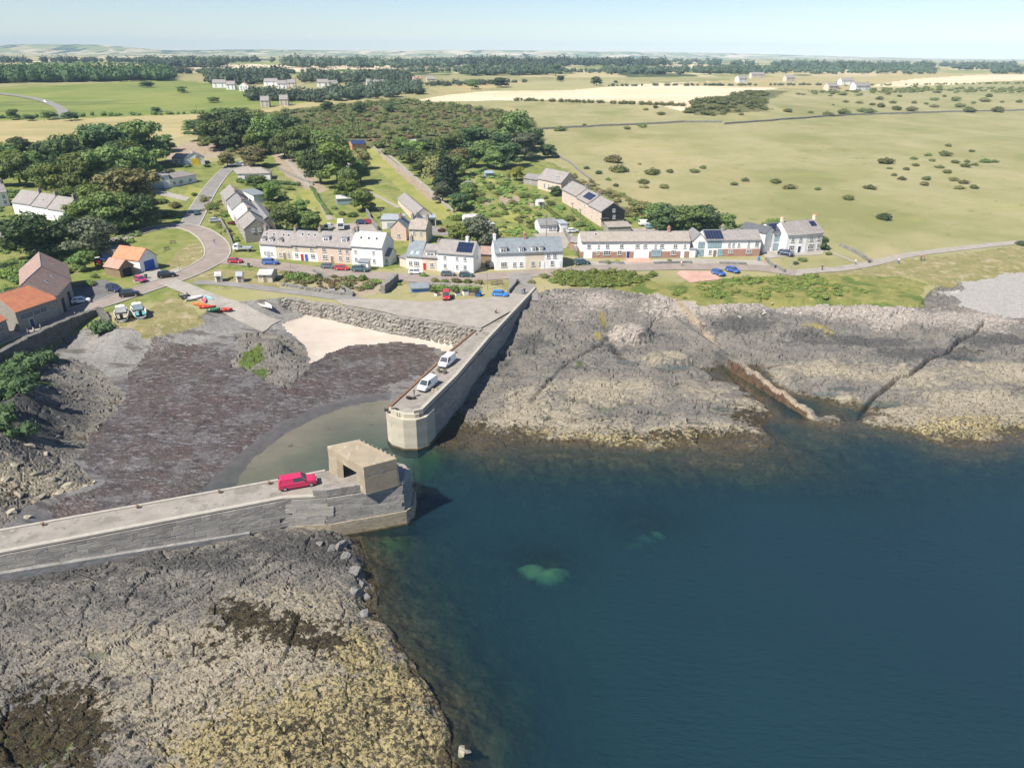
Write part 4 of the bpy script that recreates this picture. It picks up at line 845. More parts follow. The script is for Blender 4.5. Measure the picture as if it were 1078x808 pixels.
def win_mesh(w, h, nx, m):
    k = (round(w,2), round(h,2), nx, m)
    if k not in _win:
        t = .085; fr = MB(); fr.box(-w/2,w/2,-.06,.04,0,t).box(-w/2,w/2,-.06,.04,h-t,h)
        for i in range(nx+1):
            x = -w/2+(w-t)*i/nx; fr.box(x,x+t,-.057,.04,t,h-t)
        fr.box(-w/2+.01,w/2-.01,-.055,.04,h*.52,h*.52+.06)
        _win[k] = (fr.mesh('window', m), MB().box(-w/2+.04,w/2-.04,-.02,.03,.04,h-.04).mesh('pane', 'glass'), MB().box(-w/2-.08,w/2+.08,-.14,.04,-.1,0).mesh('sill', 'kerb'))
    return _win[k]
def add_window(par, loc, rz, w=1., h=1.2, nx=2, m='white_paint', sill=True):
    a, b, c = win_mesh(w, h, nx, m); o = place('window', a, par, loc, rz); place('pane', b, o)
    if sill: place('sill', c, o)
    return o
def house(label, Lp, Rp, d, h, rh, wall, roof, ridge='x', win=(), door=(), dormer=(), light=(), chim=(), solar=(), side=(), garage=(), cat='house', name='house', band=None, over=.25, group=None, frame='white_paint', base=None, big=()):
    a, b = PL(*Lp), PL(*Rp); w_ = (b-a).to_2d().length; rz = math.atan2(b.y-a.y, b.x-a.x)
    ux, uy = math.cos(rz), math.sin(rz)
    zs = [gz(a.x+ux*i-uy*j, a.y+uy*i+ux*j) for i in (0, w_) for j in (0, d)]; z0 = base if base is not None else (zs[0]+zs[2])/2
    t = empty(name, (a.x, a.y, z0), rz); tag(t, label, cat, group); lo = min(zs)-z0-.6
    # walls
    mb = MB()
    if ridge == 'x':
        mb.add([(0,0,lo),(w_,0,lo),(w_,d,lo),(0,d,lo),(0,0,h),(w_,0,h),(w_,d,h),(0,d,h),(0,d/2,h+rh),(w_,d/2,h+rh)],
               [(0,1,5,4),(2,3,7,6),(1,2,6,9,5),(3,0,4,8,7),(4,5,9,8),(6,7,8,9)])
    elif ridge == 'y':
        mb.add([(0,0,lo),(w_,0,lo),(w_,d,lo),(0,d,lo),(0,0,h),(w_,0,h),(w_,d,h),(0,d,h),(w_/2,0,h+rh),(w_/2,d,h+rh)],
               [(0,1,5,8,4),(2,3,7,9,6),(1,2,6,5),(3,0,4,7),(4,8,9,7),(5,6,9,8)])
    else: mb.box(0, w_, 0, d, lo, h)
    mb.build('wall', wall, t)
    # roof
    rm = MB(); th = .16; o_ = over
    def slab(pts):
        n = (Vector(pts[1])-Vector(pts[0])).cross(Vector(pts[3])-Vector(pts[0])).normalized()
        if n.z < 0: n = -n
        rm.loft([[tuple(Vector(p)+n*.02) for p in pts], [tuple(Vector(p)+n*(.02+th)) for p in pts]])
    if ridge == 'x':
        k = rh/(d/2); e = .06
        slab([(-e,-o_,h-o_*k),(w_+e,-o_,h-o_*k),(w_+e,d/2+.05,h+rh+.05*k),(-e,d/2+.05,h+rh+.05*k)]); slab([(w_+e,d+o_,h-o_*k),(-e,d+o_,h-o_*k),(-e,d/2+.02,h+rh+.02*k),(w_+e,d/2+.02,h+rh+.02*k)])
    elif ridge == 'y':
        k = rh/(w_/2)
        slab([(-o_,d+.1,h-o_*k),(-o_,-.15,h-o_*k),(w_/2+.05,-.15,h+rh+.05*k),(w_/2+.05,d+.1,h+rh+.05*k)]); slab([(w_+o_,-.15,h-o_*k),(w_+o_,d+.1,h-o_*k),(w_/2+.02,d+.1,h+rh+.02*k),(w_/2+.02,-.15,h+rh+.02*k)])
    elif ridge == 'hip':
        q = min(w_, d)*.45; k = rh/(d/2)
        rm.add([(-o_,-o_,h),(w_+o_,-o_,h),(w_+o_,d+o_,h),(-o_,d+o_,h),(q,d/2,h+rh),(w_-q,d/2,h+rh),(-o_,-o_,h-.15),(w_+o_,-o_,h-.15),(w_+o_,d+o_,h-.15),(-o_,d+o_,h-.15)],
               [(0,1,5,4),(1,2,5),(2,3,4,5),(3,0,4),(6,7,1,0),(7,8,2,1),(8,9,3,2),(9,6,0,3),(9,8,7,6)])
    elif ridge == 'mono':
        rm.loft([[(-o_,-o_,h+.01),(w_+o_,-o_,h+.01),(w_+o_,d+o_,h+rh),(-o_,d+o_,h+rh)], [(-o_,-o_,h+.18),(w_+o_,-o_,h+.18),(w_+o_,d+o_,h+rh+.17),(-o_,d+o_,h+rh+.17)]])
    else: rm.box(-o_, w_+o_, -o_, d+o_, h+.01, h+.22)
    rf = rm.build('roof', roof, t)
    if ridge == 'x': MB().tube((0, d/2+.03, h+rh+.2), (w_, d/2+.03, h+rh+.2), .1, n=6).build('ridge_tile', 'lead', rf); MB().box(-.02, w_+.02, -o_-.12, -o_+.0, h-o_*rh/(d/2)-.02, h-o_*rh/(d/2)+.1).build('gutter', 'lead', rf)
    if band: MB().box(-.03, w_+.03, -.03, d+.03, lo-.05, band[1]).build('lower_wall', band[0], t)
    bf = -.03 if band else 0.
    for q in win:                                   # (fraction along front, sill height[, w, h, nx])
        wz = q[1]; yy = bf if band and wz < band[1] else 0.
        add_window(t, (q[0]*w_, yy-.02, wz), 0, *(q[2:4] if len(q) > 3 else (1., 1.25)), q[4] if len(q) > 4 else 2, frame)
    for q in side:                                  # (fraction along right gable, sill)
        add_window(t, (w_+.02, q[0]*d, q[1]), math.pi/2, q[2] if len(q) > 2 else .9, 1.1, 2, frame)
    for q in door:
        dd = MB().box(-.46,.46,-.09,.0,.0,2.05).build('door', q[1], t, loc=(q[0]*w_, bf-.02, 0)); MB().box(.3,.4,-.13,-.09,.95,1.08).build('handle', 'lead', dd); MB().box(-.56,-.46,-.07,0,0,2.15).box(.46,.56,-.07,0,0,2.15).box(-.46,.46,-.07,0,2.05,2.15).build('door_frame', 'white_paint', dd)
    for q in garage:                                # (fraction, width, height, material)
        gd = MB().box(-q[1]/2,q[1]/2,-.08,0,0,q[2]).build('garage_door', q[3], t, loc=(q[0]*w_, bf-.02, 0))
        rb = MB()
        for i in range(1, 5): rb.box(-q[1]/2+.05,q[1]/2-.05,-.1,-.075,q[2]*i/5-.02,q[2]*i/5+.02)
        rb.build('rib', q[3], gd)
    for q in big:                                   # glazed wall: fraction, sill, w, h, n
        g = MB().box(-q[2]/2,q[2]/2,-.03,.01,0,q[3]).build('glazing', 'pale_glass', t, loc=(q[0]*w_, bf-.03, q[1])); fb = MB()
        for i in range(q[4]+1): x = -q[2]/2+q[2]*i/q[4]; fb.box(x-.05,x+.05,-.06,.0,0,q[3])
        fb.box(-q[2]/2,q[2]/2,-.055,0,-.05,.04).box(-q[2]/2,q[2]/2,-.055,0,q[3]-.04,q[3]+.05).build('mullion', 'teal_paint', g)
    k = rh/(d/2)
    for q in dormer:                                # (fraction, offset up the slope, w, h, roof material, gabled)
        x = q[0]*w_; y0 = q[1]*d/2; zb = h+y0*k; w2, h2 = q[2]/2, q[3]; y1 = min(d/2, y0+(h2+.3)/max(k, .2))
        dm = MB().add([(-w2,0,-.1),(w2,0,-.1),(w2,0,h2),(-w2,0,h2),(w2,y1-y0,h2),(-w2,y1-y0,h2),(w2,y1-y0,(y1-y0)*k),(-w2,y1-y0,(y1-y0)*k)], [(0,1,2,3),(1,6,4,2),(0,3,5,7),(3,2,4,5)]).build('dormer', wall if len(q) < 7 else q[6], t, loc=(x, y0, zb))
        dr = MB(); e = .14
        if q[5]: dr.add([(-w2-e,-e,h2-.04),(0,-e,h2+w2*.8),(w2+e,-e,h2-.04),(-w2-e,y1-y0+.2,h2-.04),(0,y1-y0+.8,h2+w2*.8),(w2+e,y1-y0+.2,h2-.04)], [(0,1,4,3),(1,2,5,4),(0,2,1),(0,3,5,2)])
        else: dr.box(-w2-e, w2+e, -e, y1-y0+.3, h2+.005, h2+.14)
        dr.build('roof', q[4], dm); a_, b_, c_ = win_mesh(q[2]*.78, q[3]*.72, 2, frame)
        o2 = place('window', a_, dm, (0, -.02, q[3]*.14)); o3 = place('pane', b_, dm, (0, -.02, q[3]*.14))
    for q in light:                                 # roof light: fraction, up the slope
        y = q[1]*d/2; tl = math.atan(k)
        for nm, mm, sx, sz in (('rooflight', 'white_paint', .62, .03), ('pane', 'glass', .52, .05)):
            o2 = MB().box(-sx*.6, sx*.6, -sx*.8, sx*.8, .12, .19+sz).build(nm, mm if len(q) < 3 else (q[2] if nm == 'pane' else 'white_paint'), t if nm == 'rooflight' else par)
            if nm == 'rooflight': o2.location = (q[0]*w_, y, h+y*k); o2.rotation_euler = (tl, 0, 0); par = o2
    for q in solar:                                 # x0, x1, t0, t1, nx, ny[, back slope]
        tl = math.atan(k); sl = math.hypot(d/2, rh); bs = len(q) > 6
        for i in range(q[4]):
            for j in range(q[5]):
                cw, ch = (q[1]-q[0])*w_/q[4], (q[3]-q[2])*sl/q[5]
                tt = (q[2]+(q[3]-q[2])*(j+.5)/q[5]); x = (q[0]+(q[1]-q[0])*(i+.5)/q[4])*w_
                o2 = MB().box(-cw/2+.03,cw/2-.03,-ch/2+.03,ch/2-.03,.24,.29).build('solar_panel', 'solar_cell', t)
                y = tt*d/2; o2.location = (x, d-y if bs else y, h+y*k); o2.rotation_euler = (-tl if bs else tl, 0, 0)
    for q in chim:                                  # fraction along ridge, pots[, material]
        cm_ = q[2] if len(q) > 2 else 'grey_stone'
        if ridge == 'y': cx, cy = w_/2, q[0]*d
        else: cx, cy = min(max(q[0]*w_, .4), w_-.4), d/2
        c = MB().box(-.36,.36,-.55,.55,-.7,1.25).box(-.43,.43,-.62,.62,1.25,1.42).build('chimney', cm_, t, loc=(cx, cy, h+rh))
        for i in range(q[1]): MB().tube((0, (i-(q[1]-1)/2)*.38, 1.42), (0, (i-(q[1]-1)/2)*.38, 1.9), .14, .11, 8).build('chimney_pot', 'pot', c)
    t['w'] = w_; HOUSES.append((t.location.x+ux*w_/2, t.location.y+uy*w_/2, label)); return t
S1, S2 = 1.0, 3.1
# ---- front terrace, left of the harbour
def by(x): return 271+(x-275)*10/129.
house('white washed end cottage with two small gabled dormers beside parked flatbed truck', (275,by(275)), (291.5,by(291.5)), 8, 4.2, 3.1, 'white_render', 'slate_mauve', win=[(.3,S1,.8,1),(.72,S1,.8,1)], door=[(.5,'grey_paint')], dormer=[(.25,.12,1.2,1.15,'slate',1),(.74,.12,1.2,1.15,'slate',1)], light=[(.25,.7),(.7,.7)], chim=[(.03,2)], side=())
house('beige rubble cottage with dark lean-to porch in the front terrace', (291.5,by(291.5)), (309,by(309)), 8, 4.2, 3.1, 'stone', 'slate_mauve', win=[(.25,.9,.9,1.1),(.75,.9,.9,1.1)], door=[(.5,'timber_wall')], dormer=[(.3,.12,1.2,1.1,'slate',1)], light=[(.6,.7),(.3,.7)], chim=[(.97,3)])
house('stone cottage with white ground floor and blue front door', (309,by(309)), (335,by(335)), 8, 4.6, 3.1, 'stone', 'slate_mauve', win=[(.16,S1,1.1,1.2),(.82,S1,1.4,1.2),(.16,S2-.1),(.78,S2-.1)], door=[(.38,'red_door'),(.55,'blue_door')], light=[(.3,.75),(.55,.75),(.8,.75)], band=('white_render',2.45), chim=[(.97,2)])
house('pink stone house with one wide dormer in the front terrace', (335,by(335)), (354,by(354)), 8, 4.9, 3.1, 'pink_stone', 'slate_mauve', win=[(.4,S1,1.5,1.3,3),(.4,S2,1.3,1.2)], door=[(.8,'timber_wall')], dormer=[(.45,.3,1.9,1.4,'lead',0,'white_paint')])
house('pink stone house with white window frames next to the tall white house', (354,by(354)), (371,by(371)), 8, 4.9, 3.1, 'pink_stone', 'slate_mauve', win=[(.3,S1,1.,1.3),(.74,S1,1.,1.3),(.3,S2,1.,1.2),(.74,S2,1.,1.2)], dormer=[(.5,.3,1.7,1.4,'lead',0,'white_paint')], chim=[(.97,3)])
house('tall white house with pale grey roof at the terrace end', (371,by(371)), (403.5,by(403.5)), 8.5, 5.5, 3.2, 'white_render', 'slate_pale', win=[(.14,S1,.9,1.2),(.72,S1,.9,1.2),(.14,3.4,.8,1.1),(.72,3.4,.8,1.1)], door=[(.52,'grey_paint')], light=[(.25,.55),(.5,.55),(.75,.55)], chim=[(.03,2)], side=[(.5,3.3)])
house('small white lean-to porch on the front of the tall white house', (378,284.3), (388,285), 1.8, 2.3, .5, 'white_render', 'lead', 'mono', win=[(.5,.9,1.6,1,3)], cat='porch', name='porch')
house('white side annexe with dark roof right of the tall white house', (404,279), (411,279.5), 5, 2.8, 1.4, 'white_render', 'slate', 'x', win=[(.5,.9,.8,1)], cat='annexe', name='annexe')
# ---- middle row
house('low stone outbuilding with curved wall left of the slate blue cottage', (421,280), (428,282), 5, 2.6, .6, 'stone', 'slate', 'mono', cat='outbuilding', name='outbuilding')
house('slate blue roofed cottage with white framed ground floor window', (428,282.5), (444.5,283.8), 8, 3.7, 3.2, 'pale_render', 'slate_blue', win=[(.28,S1,1.1,1.2),(.66,S1,1.6,1.3,3)], light=[(.35,.2,'pale_glass'),(.7,.2,'pale_glass')], chim=[(.05,2)])
house('narrow stone cottage with wide dormer and dark red door', (444.5,283.8), (460.5,285), 7.5, 3.7, 2.6, 'stone', 'slate_mauve', win=[(.65,S1,1.1,1.2)], door=[(.18,'red_door')], dormer=[(.55,.1,2.6,1.2,'slate',0,'pale_render')], chim=[(.9,3)])
house('white house with mauve slate roof in the middle row', (460.5,285), (479,286.5), 7.5, 5.2, 2.7, 'white_render', 'slate_mauve', win=[(.45,S1,1.,1.25),(.45,S2+.3,.9,1.1)], door=[(.8,'white_paint')])
house('white house with solar panels covering its front roof', (479,286.5), (498.5,288), 7.5, 5.2, 2.7, 'white_render', 'slate_mauve', win=[(.55,S1,1.,1.25),(.55,S2+.3,.9,1.1),(.12,S1,.8,1.2),(.12,S2+.3,.8,1.1)], solar=[(.06,.9,.12,.9,5,2)], chim=[(.5,2,'white_render')], side=[(.5,3.4)])
house('rear slate roofed wing behind the middle row', (470,270), (489,271), 6, 4.2, 2.3, 'stone', 'slate_mauve', 'y', win=[(.5,S1)], cat='house')
house('brown roofed shed between the middle row and the white terrace', (504,276), (520,277), 5, 2.6, 1.4, 'timber_wall', 'brown_tile', cat='shed', name='shed')
# ---- white terrace at the head of the pier
def ty(x): return 284.6-(x-521)*2.6/71
house('white end house with stepped dormer on the blue grey terrace', (521,ty(521)), (539,ty(539)), 8, 4.9, 3., 'white_render', 'slate_blue', win=[(.52,S1,1.7,1.3,3)], dormer=[(.5,.0,1.9,1.5,'lead',0,'white_render')], chim=[(.02,2,'white_render')])
house('white house with two small ground floor windows on the blue grey terrace', (539,ty(539)), (553,ty(553)), 8, 4.9, 3., 'white_render', 'slate_blue', win=[(.18,S1,.9,1.2),(.68,S1,.9,1.2)], dormer=[(.7,.0,1.3,1.4,'lead',0,'white_render')])
house('cream fronted house in the blue grey terrace', (553,ty(553)), (566,ty(566)), 8, 4.9, 3., 'cream_render', 'slate_blue', win=[(.6,S1,1.,1.25)], dormer=[(.66,.0,1.3,1.4,'lead',0,'white_render')], chim=[(.05,4,'brick')])
house('narrow cream house with white door in the blue grey terrace', (566,ty(566)), (573,ty(573)), 8, 4.9, 3., 'cream_render', 'slate_blue', win=[(.3,S1,.7,1.2)], door=[(.72,'white_paint')], dormer=[(.5,.0,1.1,1.4,'lead',0,'cream_render')])
house('white end house with drawn blinds at the lane end of the blue grey terrace', (573,ty(573)), (592,ty(592)), 8, 4.9, 3., 'white_render', 'slate_blue', win=[(.42,S1,1.,1.25),(.2,S2,1.,1.15),(.55,S2,1.,1.15)], side=[(.45,3.2)], door=[(.8,'white_paint')])
# ---- long brick and white row
def ly(x): return 271.8-(x-611)*.6/114
row = [(611,625,'white and brick end house with garage door and raised left roof',dict(garage=[(.55,2.6,2.1,'white_paint')],win=[(.6,3.,1.1,1.2)])),
 (625,647,'brick and white house with dark picture window beside the end garage',dict(win=[(.2,1.,.8,1.2),(.62,.9,2.1,1.4,3),(.2,3.,.6,1.2),(.62,3.,1.,1.2)],light=[(.1,.7)])),
 (647,665.5,'brick and white house with recessed dark porch',dict(win=[(.25,1.,1.2,1.3),(.35,3.,1.1,1.2)],door=[(.75,'navy_paint')])),
 (665.5,683.5,'brick and white house with two white garage doors',dict(garage=[(.3,2.3,2.1,'white_paint'),(.74,2.3,2.1,'white_paint')],win=[(.25,3.,1.3,1.2,3),(.7,3.,1.2,1.2,3)])),
 (683.5,703,'brick and white house with pale blue glazed porch',dict(big=[(.35,.4,3.,2.,5)],win=[(.28,3.,.7,1.2),(.62,3.,1.2,1.2)])),
 (703,725,'brick and white house with orange stained roof and brick chimney',dict(win=[(.24,.9,1.5,1.4,3),(.3,3.,1.2,1.1),(.75,3.,.8,1.1)],door=[(.68,'white_paint')],chim=[(.08,2,'brick')]))]
for x0, x1, lb, kw in row: house(lb, (x0,ly(x0)), (x1,ly(x1)), 8, 5., 1.9, 'white_render', 'tile_brown', band=('brick',1.95), **kw)
house('small white link garage between the brick row and the grey glazed house', (725,271.2), (732,271.1), 5, 2.6, .3, 'white_render', 'flat_roof', 'flat', garage=[(.5,1.6,2.1,'white_paint')], cat='garage', name='garage')
house('white gabled wing with tall teal window next to the link garage', (728,270.5), (741,270.3), 8, 5., 2., 'white_render', 'slate', 'y', big=[(.68,.3,1.8,1.9,2),(.68,2.7,1.8,1.8,2)])
house('white house with dark solar roof and teal glazed front', (741,270.3), (760.5,270.), 8, 5., 2., 'white_render', 'slate', win=[(.3,.9,1.,1.2)], door=[(.55,'timber_wall')], big=[(.5,2.75,4.,1.9,5),(.85,.2,1.5,2.,2)], solar=[(.03,.97,.06,.95,6,2)])
house('brick and white house with white garage door and grey roof', (760.5,270.), (782.5,269.8), 8, 5., 2., 'white_render', 'slate_mauve', band=('brick',2.3), win=[(.25,3.,.8,1.3),(.45,3.,.8,1.3),(.7,3.,.8,1.1),(.36,1.,1.4,.9)], chim=[(.03,2)])
house('brick and white end house with dark balcony', (782.5,269.8), (799,269.6), 8, 5., 2., 'white_render', 'slate_mauve', band=('brick',2.3), win=[(.22,2.9,.7,1.7),(.75,3.,1.2,1.4),(.3,.9,1.6,1.2,3)])
house('tall white modern house with glass balcony set back from the road', (803,266.5), (813,263.5), 9, 6., 1.5, 'white_render', 'dark_roof', 'y', side=[(.3,3.)])
house('white modern wing with stacked glazed balconies', (811,264.5), (823.5,263), 8, 5.6, 2., 'white_render', 'dark_roof', big=[(.5,.3,3.,2.,4),(.5,3.,3.,2.,4)], solar=[(.1,.9,.1,.9,3,2)])
house('white house with bay windows and grey roof near the pasture', (826,267), (846.5,265.5), 9, 5.6, 3., 'white_render', 'slate_mauve', win=[(.3,.8,1.8,1.6,3),(.3,3.5,1.2,1.2),(.7,3.5,1.2,1.2)], door=[(.7,'navy_paint')], chim=[(.03,4,'cream_render')])
house('last house of the village with dark rooflight and stone chimney', (846.5,265.5), (863.5,263.5), 9, 5.6, 3., 'pale_render', 'slate_mauve', win=[(.35,.8,2.2,1.6,4),(.8,.8,1.,1.6),(.3,3.5,1.2,1.2),(.75,3.5,1.2,1.2)], solar=[(.5,.85,.5,.9,2,1)], chim=[(.95,4,'cream_render')], side=[(.5,3.3)])
# ---- stone buildings behind
house('stone hall with long slate roof and rooflights above the gardens', (566,198.5), (590.5,205), 8.5, 4.4, 3.6, 'pink_stone', 'slate_mauve', win=[(.3,1.,1.2,2.,2),(.48,1.,.9,2.),(.64,1.,.9,2.),(.8,1.,.9,2.)], light=[(.55,.45),(.68,.45),(.8,.45)], side=[(.5,3.6)])
house('dark slate roofed side wing of the stone hall', (551,193.5), (566,196), 6, 2.6, 1.4, 'grey_stone', 'slate', cat='outbuilding', name='outbuilding', win=[(.5,.9)])
house('stone house with plain slate roof at the top of the row behind the terrace', (591.5,212.), (606.5,221.5), 8, 5., 2.7, 'pink_stone', 'slate_mauve', win=[(.3,S1),(.7,S1),(.3,S2),(.7,S2)], chim=[(.97,3)])
house('stone house with solar panels in the row behind the terrace', (606.5,221.5), (619,229.8), 8, 5., 2.7, 'pink_stone', 'slate_mauve', win=[(.3,S1),(.7,S1),(.3,S2),(.7,S2)], solar=[(.3,.9,.25,.85,3,2)], chim=[(.97,3)])
bh = house('stone and black timber end house with gable cladding', (619,229.8), (632.5,238.8), 8.5, 5., 2.7, 'pink_stone', 'slate_mauve', win=[(.3,S1),(.7,S1),(.3,S2),(.7,S2)])
w_ = bh['w']; MB().add([(w_+.04,0,2.),(w_+.04,8.5,2.),(w_+.04,8.5,5.),(w_+.04,4.25,7.68),(w_+.04,0,5.),(w_+.16,0,2.),(w_+.16,8.5,2.),(w_+.16,8.5,5.),(w_+.16,4.25,7.68),(w_+.16,0,5.)], [(4,3,2,1,0),(5,6,7,8,9),(0,1,6,5),(1,2,7,6),(2,3,8,7),(3,4,9,8),(4,0,5,9)]).build('cladding', 'black_timber', bh)
for y_, z_ in ((4.4,4.6),(4.6,2.4)): add_window(bh, (w_+.18, y_, z_), math.pi/2, .9, 1.2)
MB().box(w_+.17,w_+.9,-.6,2.6,2.6,2.8).build('canopy', 'dark_roof', bh)
house('small grey bungalow on the back lane behind the terrace', (567.5,245.5), (586.5,244.5), 6, 2.6, 1.4, 'white_render', 'slate', win=[(.62,.9,1.2,1.1),(.85,.9,1.,1.1)], cat='bungalow', name='bungalow')
house('white flat roofed garage beside the back lane bungalow', (589.5,244.5), (597.5,244), 6, 2.7, .2, 'white_render', 'flat_roof', 'flat', garage=[(.5,2.1,2.1,'white_paint')], cat='garage', name='garage')
house('brick outhouse with grey roof by the lane wall', (600,263), (610,264), 4, 2.4, .8, 'brick', 'slate_mauve', 'mono', win=[(.6,.9,.9,.9)], cat='outhouse', name='outhouse')
house('low dark roofed block behind the brick and white row', (640,247.5), (664,246.5), 5, 2.5, .6, 'grey_stone', 'tile_brown', 'mono', cat='outbuilding', name='outbuilding')
# ---- stepped stone terrace on the hill
q = [(234,214),(240.5,224),(247,234.5),(253,245),(259.5,256)]
for i, (lb, rf) in enumerate((('uppermost slate roofed cottage of the stepped hill terrace','slate_mauve'),('second cottage down the stepped hill terrace, with chimney','slate'),('third cottage down the stepped hill terrace, pale roof','slate_pale'),('lowest stone cottage of the stepped hill terrace, gable to the sea','slate_mauve'))):
    house(lb, q[i], q[i+1], 7.5, 4.2, 2.7, 'grey_stone' if i != 1 else 'white_render', rf, win=[(.3,S1),(.7,S1),(.3,2.9,.8,1.),(.7,2.9,.8,1.)], chim=[(.05,3)] if i else [(.95,2)], side=[(.35,3.),(.6,3.)] if i == 3 else (), light=[(.5,.6)])
house('long slate roofed rear annexe of the stepped hill terrace', (262,222), (276,244), 4.5, 2.8, 1.2, 'grey_stone', 'slate', cat='annexe', name='annexe', light=[(.3,.4),(.7,.4)])
house('flat roofed white annexe behind the upper stepped cottages', (255,207), (268,214), 5, 2.7, .3, 'white_render', 'slate_blue', 'flat', cat='annexe', name='annexe')
house('white hillside bungalow with dark picture windows', (251,190.5), (285,189.5), 9, 3., 2.1, 'white_render', 'tile_brown', 'hip', win=[(.3,.8,2.6,1.5,3),(.68,.8,3.4,1.5,4)], cat='bungalow', name='bungalow')
house('white gabled house with bright yellow panel on the hill', (195,174.5), (216,173), 9, 3.2, 2.4, 'white_render', 'slate_mauve', 'y', win=[(.68,3.2,2.,1.1,3)], garage=[(.55,3.4,3.,'yellow_panel')])
house('grey roofed side wing of the house with the yellow panel', (182,173), (196,174), 7, 3., 1.6, 'white_render', 'slate_mauve', win=[(.3,.9),(.7,.9)], cat='annexe', name='annexe', light=[(.3,.5),(.6,.5)])
house('long white two storey house with flat grey roof below the wood', (156,199.5), (180,197.5), 9, 5.2, .8, 'white_render', 'slate_mauve', 'hip', win=[(.4,2.9,3.2,1.3,4)], big=[(.45,.1,4.5,2.2,4)])
house('lower right wing of the long white house below the wood', (180,197.5), (207.5,191.5), 8, 3.4, 1.6, 'white_render', 'slate_mauve', 'hip', win=[(.15,.9,1.4,1.2),(.4,.9,2.,1.2,3),(.75,.9,1.6,1.2)])
# ---- left edge
vq = [(16,225),(36,228.5),(53,231.5),(72,235)]
for i, lb in enumerate(('first grey roofed white terrace house among the trees','middle grey roofed white terrace house among the trees','end grey roofed white terrace house with slate hung gable')):
    house(lb, vq[i], vq[i+1], 9, 4.3-.1*i, 3.4, 'white_render', 'slate_mauve', win=[(.3,.9),(.7,.9)], chim=[(.97,2)], light=[(.5,.5)] if i == 1 else ())
house('white house with slate roof at the top of the tree lined terrace', (-10,219), (11,216.5), 8, 5.2, 2.6, 'white_render', 'slate_mauve', win=[(.8,S1),(.8,3.)], chim=[(.95,2)], side=[(.5,2.8)])
house('half hidden slate roofed house at the left edge above the smokehouse', (-12,263), (10,261), 8, 3.4, 2.4, 'pale_render', 'slate', win=[(.75,.9,1.,1.2)])
house('stone smokehouse wing with bright orange pantile roof', (22,349.5), (64,334), 8.5, 4.6, 3.2, 'grey_stone', 'pantile', win=[(.16,2.5,1.5,1.1,3),(.3,2.5,1.5,1.1,3),(.48,2.5,1.5,1.1,3),(.64,2.5,1.5,1.1,3)], door=[(.3,'navy_paint')], cat='smokehouse', name='smokehouse', frame='grey_paint')
house('brown tiled smokehouse barn facing its yard', (64.5,333.5), (79,315.5), 10, 5., 3.8, 'grey_stone', 'brown_tile', garage=[(.3,1.8,3.2,'black_timber'),(.72,1.8,3.2,'black_timber')], light=[(.4,.5),(.75,.5)], cat='smokehouse', name='smokehouse')
house('rear brown tiled range of the smokehouse with ridge vent', (79,315.),(74.5,297.5), 10, 5., 3.8, 'grey_stone', 'brown_tile', light=[(.5,.5)], cat='smokehouse', name='smokehouse')
house('orange roofed stone building cut by the left edge', (-40,380), (12,355), 8, 4.2, 3., 'grey_stone', 'pantile', win=[(.86,2.2,1.4,1.1,3),(.7,2.2,1.4,1.1,3)], cat='building', name='stone_building', frame='grey_paint')
house('white garage with orange pantile roof and blue roller door', (149,287), (167,281), 9.5, 3.4, 2.5, 'white_render', 'pantile', 'y', garage=[(.52,3.4,2.7,'blue_door')], cat='garage', name='garage')
house('open timber shed with faded orange roof beside the garage', (127.5,292.5), (142.5,288), 6, 2.5, 1.7, 'timber_wall', 'red_tile', 'y', garage=[(.5,2.6,2.2,'black_timber')], cat='shed', name='shed')  # black panel paints the shade inside the open front, not a door
house('dark roofed lean-to behind the orange roofed garage', (124,275), (136,271), 6, 3., .8, 'grey_stone', 'slate', 'mono', cat='shed', name='shed')
# ---- back gardens
house('wide flat roofed grey garage block behind the front terrace', (401,241), (424,241), 9, 3., .2, 'pale_render', 'flat_roof', 'flat', garage=[(.5,3,2.2,'grey_paint')], cat='garage', name='garage')
house('long narrow outbuilding with solar roof beside the mown strip', (419,215), (438,236), 5.5, 2.8, 1.8, 'stone', 'slate_mauve', solar=[(.1,.9,.1,.9,8,2,1)], cat='outbuilding', name='outbuilding')
house('small slate roofed cottage behind the slate blue one', (412,253), (428,253.5), 7, 4., 2.4, 'pink_stone', 'slate_blue', 'y', win=[(.5,S1)], chim=[(.5,2,'brick')])
house('beige tiled cottage with big chimneys behind the narrow stone one', (431,256), (449,257), 7, 4.6, 2.4, 'stone', 'tile_brown', win=[(.3,2.9,.9,1.),(.7,2.9,.9,1.)], chim=[(.05,3),(.95,2)])
house('glazed gable garden room behind the beige tiled cottage', (432,242), (445,242), 5, 2.8, 2., 'grey_stone', 'slate', 'y', big=[(.5,.4,2.6,2.,3)], cat='garden room', name='garden_room')
house('open fronted dark garage at the end of the mown strip', (446,238), (459,237.5), 6, 2.7, .2, 'pale_render', 'flat_roof', 'flat', garage=[(.5,3.4,2.2,'black_timber')], cat='garage', name='garage')  # no door here: a black panel paints the shaded opening
house('pale blue summerhouse with veranda in the back garden', (354.5,216), (372.5,215), 4, 2.3, .9, 'grey_paint', 'slate_pale', big=[(.5,.2,4.,1.8,5)], cat='summerhouse', name='summerhouse')
house('orange timber hut with blue roof at the top of the mown strip', (371,158.5), (386,157), 6, 3., 1.4, 'orange_wood', 'navy_paint', win=[(.3,1.),(.7,1.)], cat='hut', name='hut')
house('grey shed half hidden in the trees above the summerhouse', (362,178), (374,186), 4, 2.2, .8, 'timber_wall', 'slate_mauve', cat='shed', name='shed')
house('small white building in the scrub beyond the mown strip', (428,156), (440,154.5), 5, 2.6, 1.2, 'white_render', 'slate_pale', win=[(.5,.9)], cat='shed', name='shed')
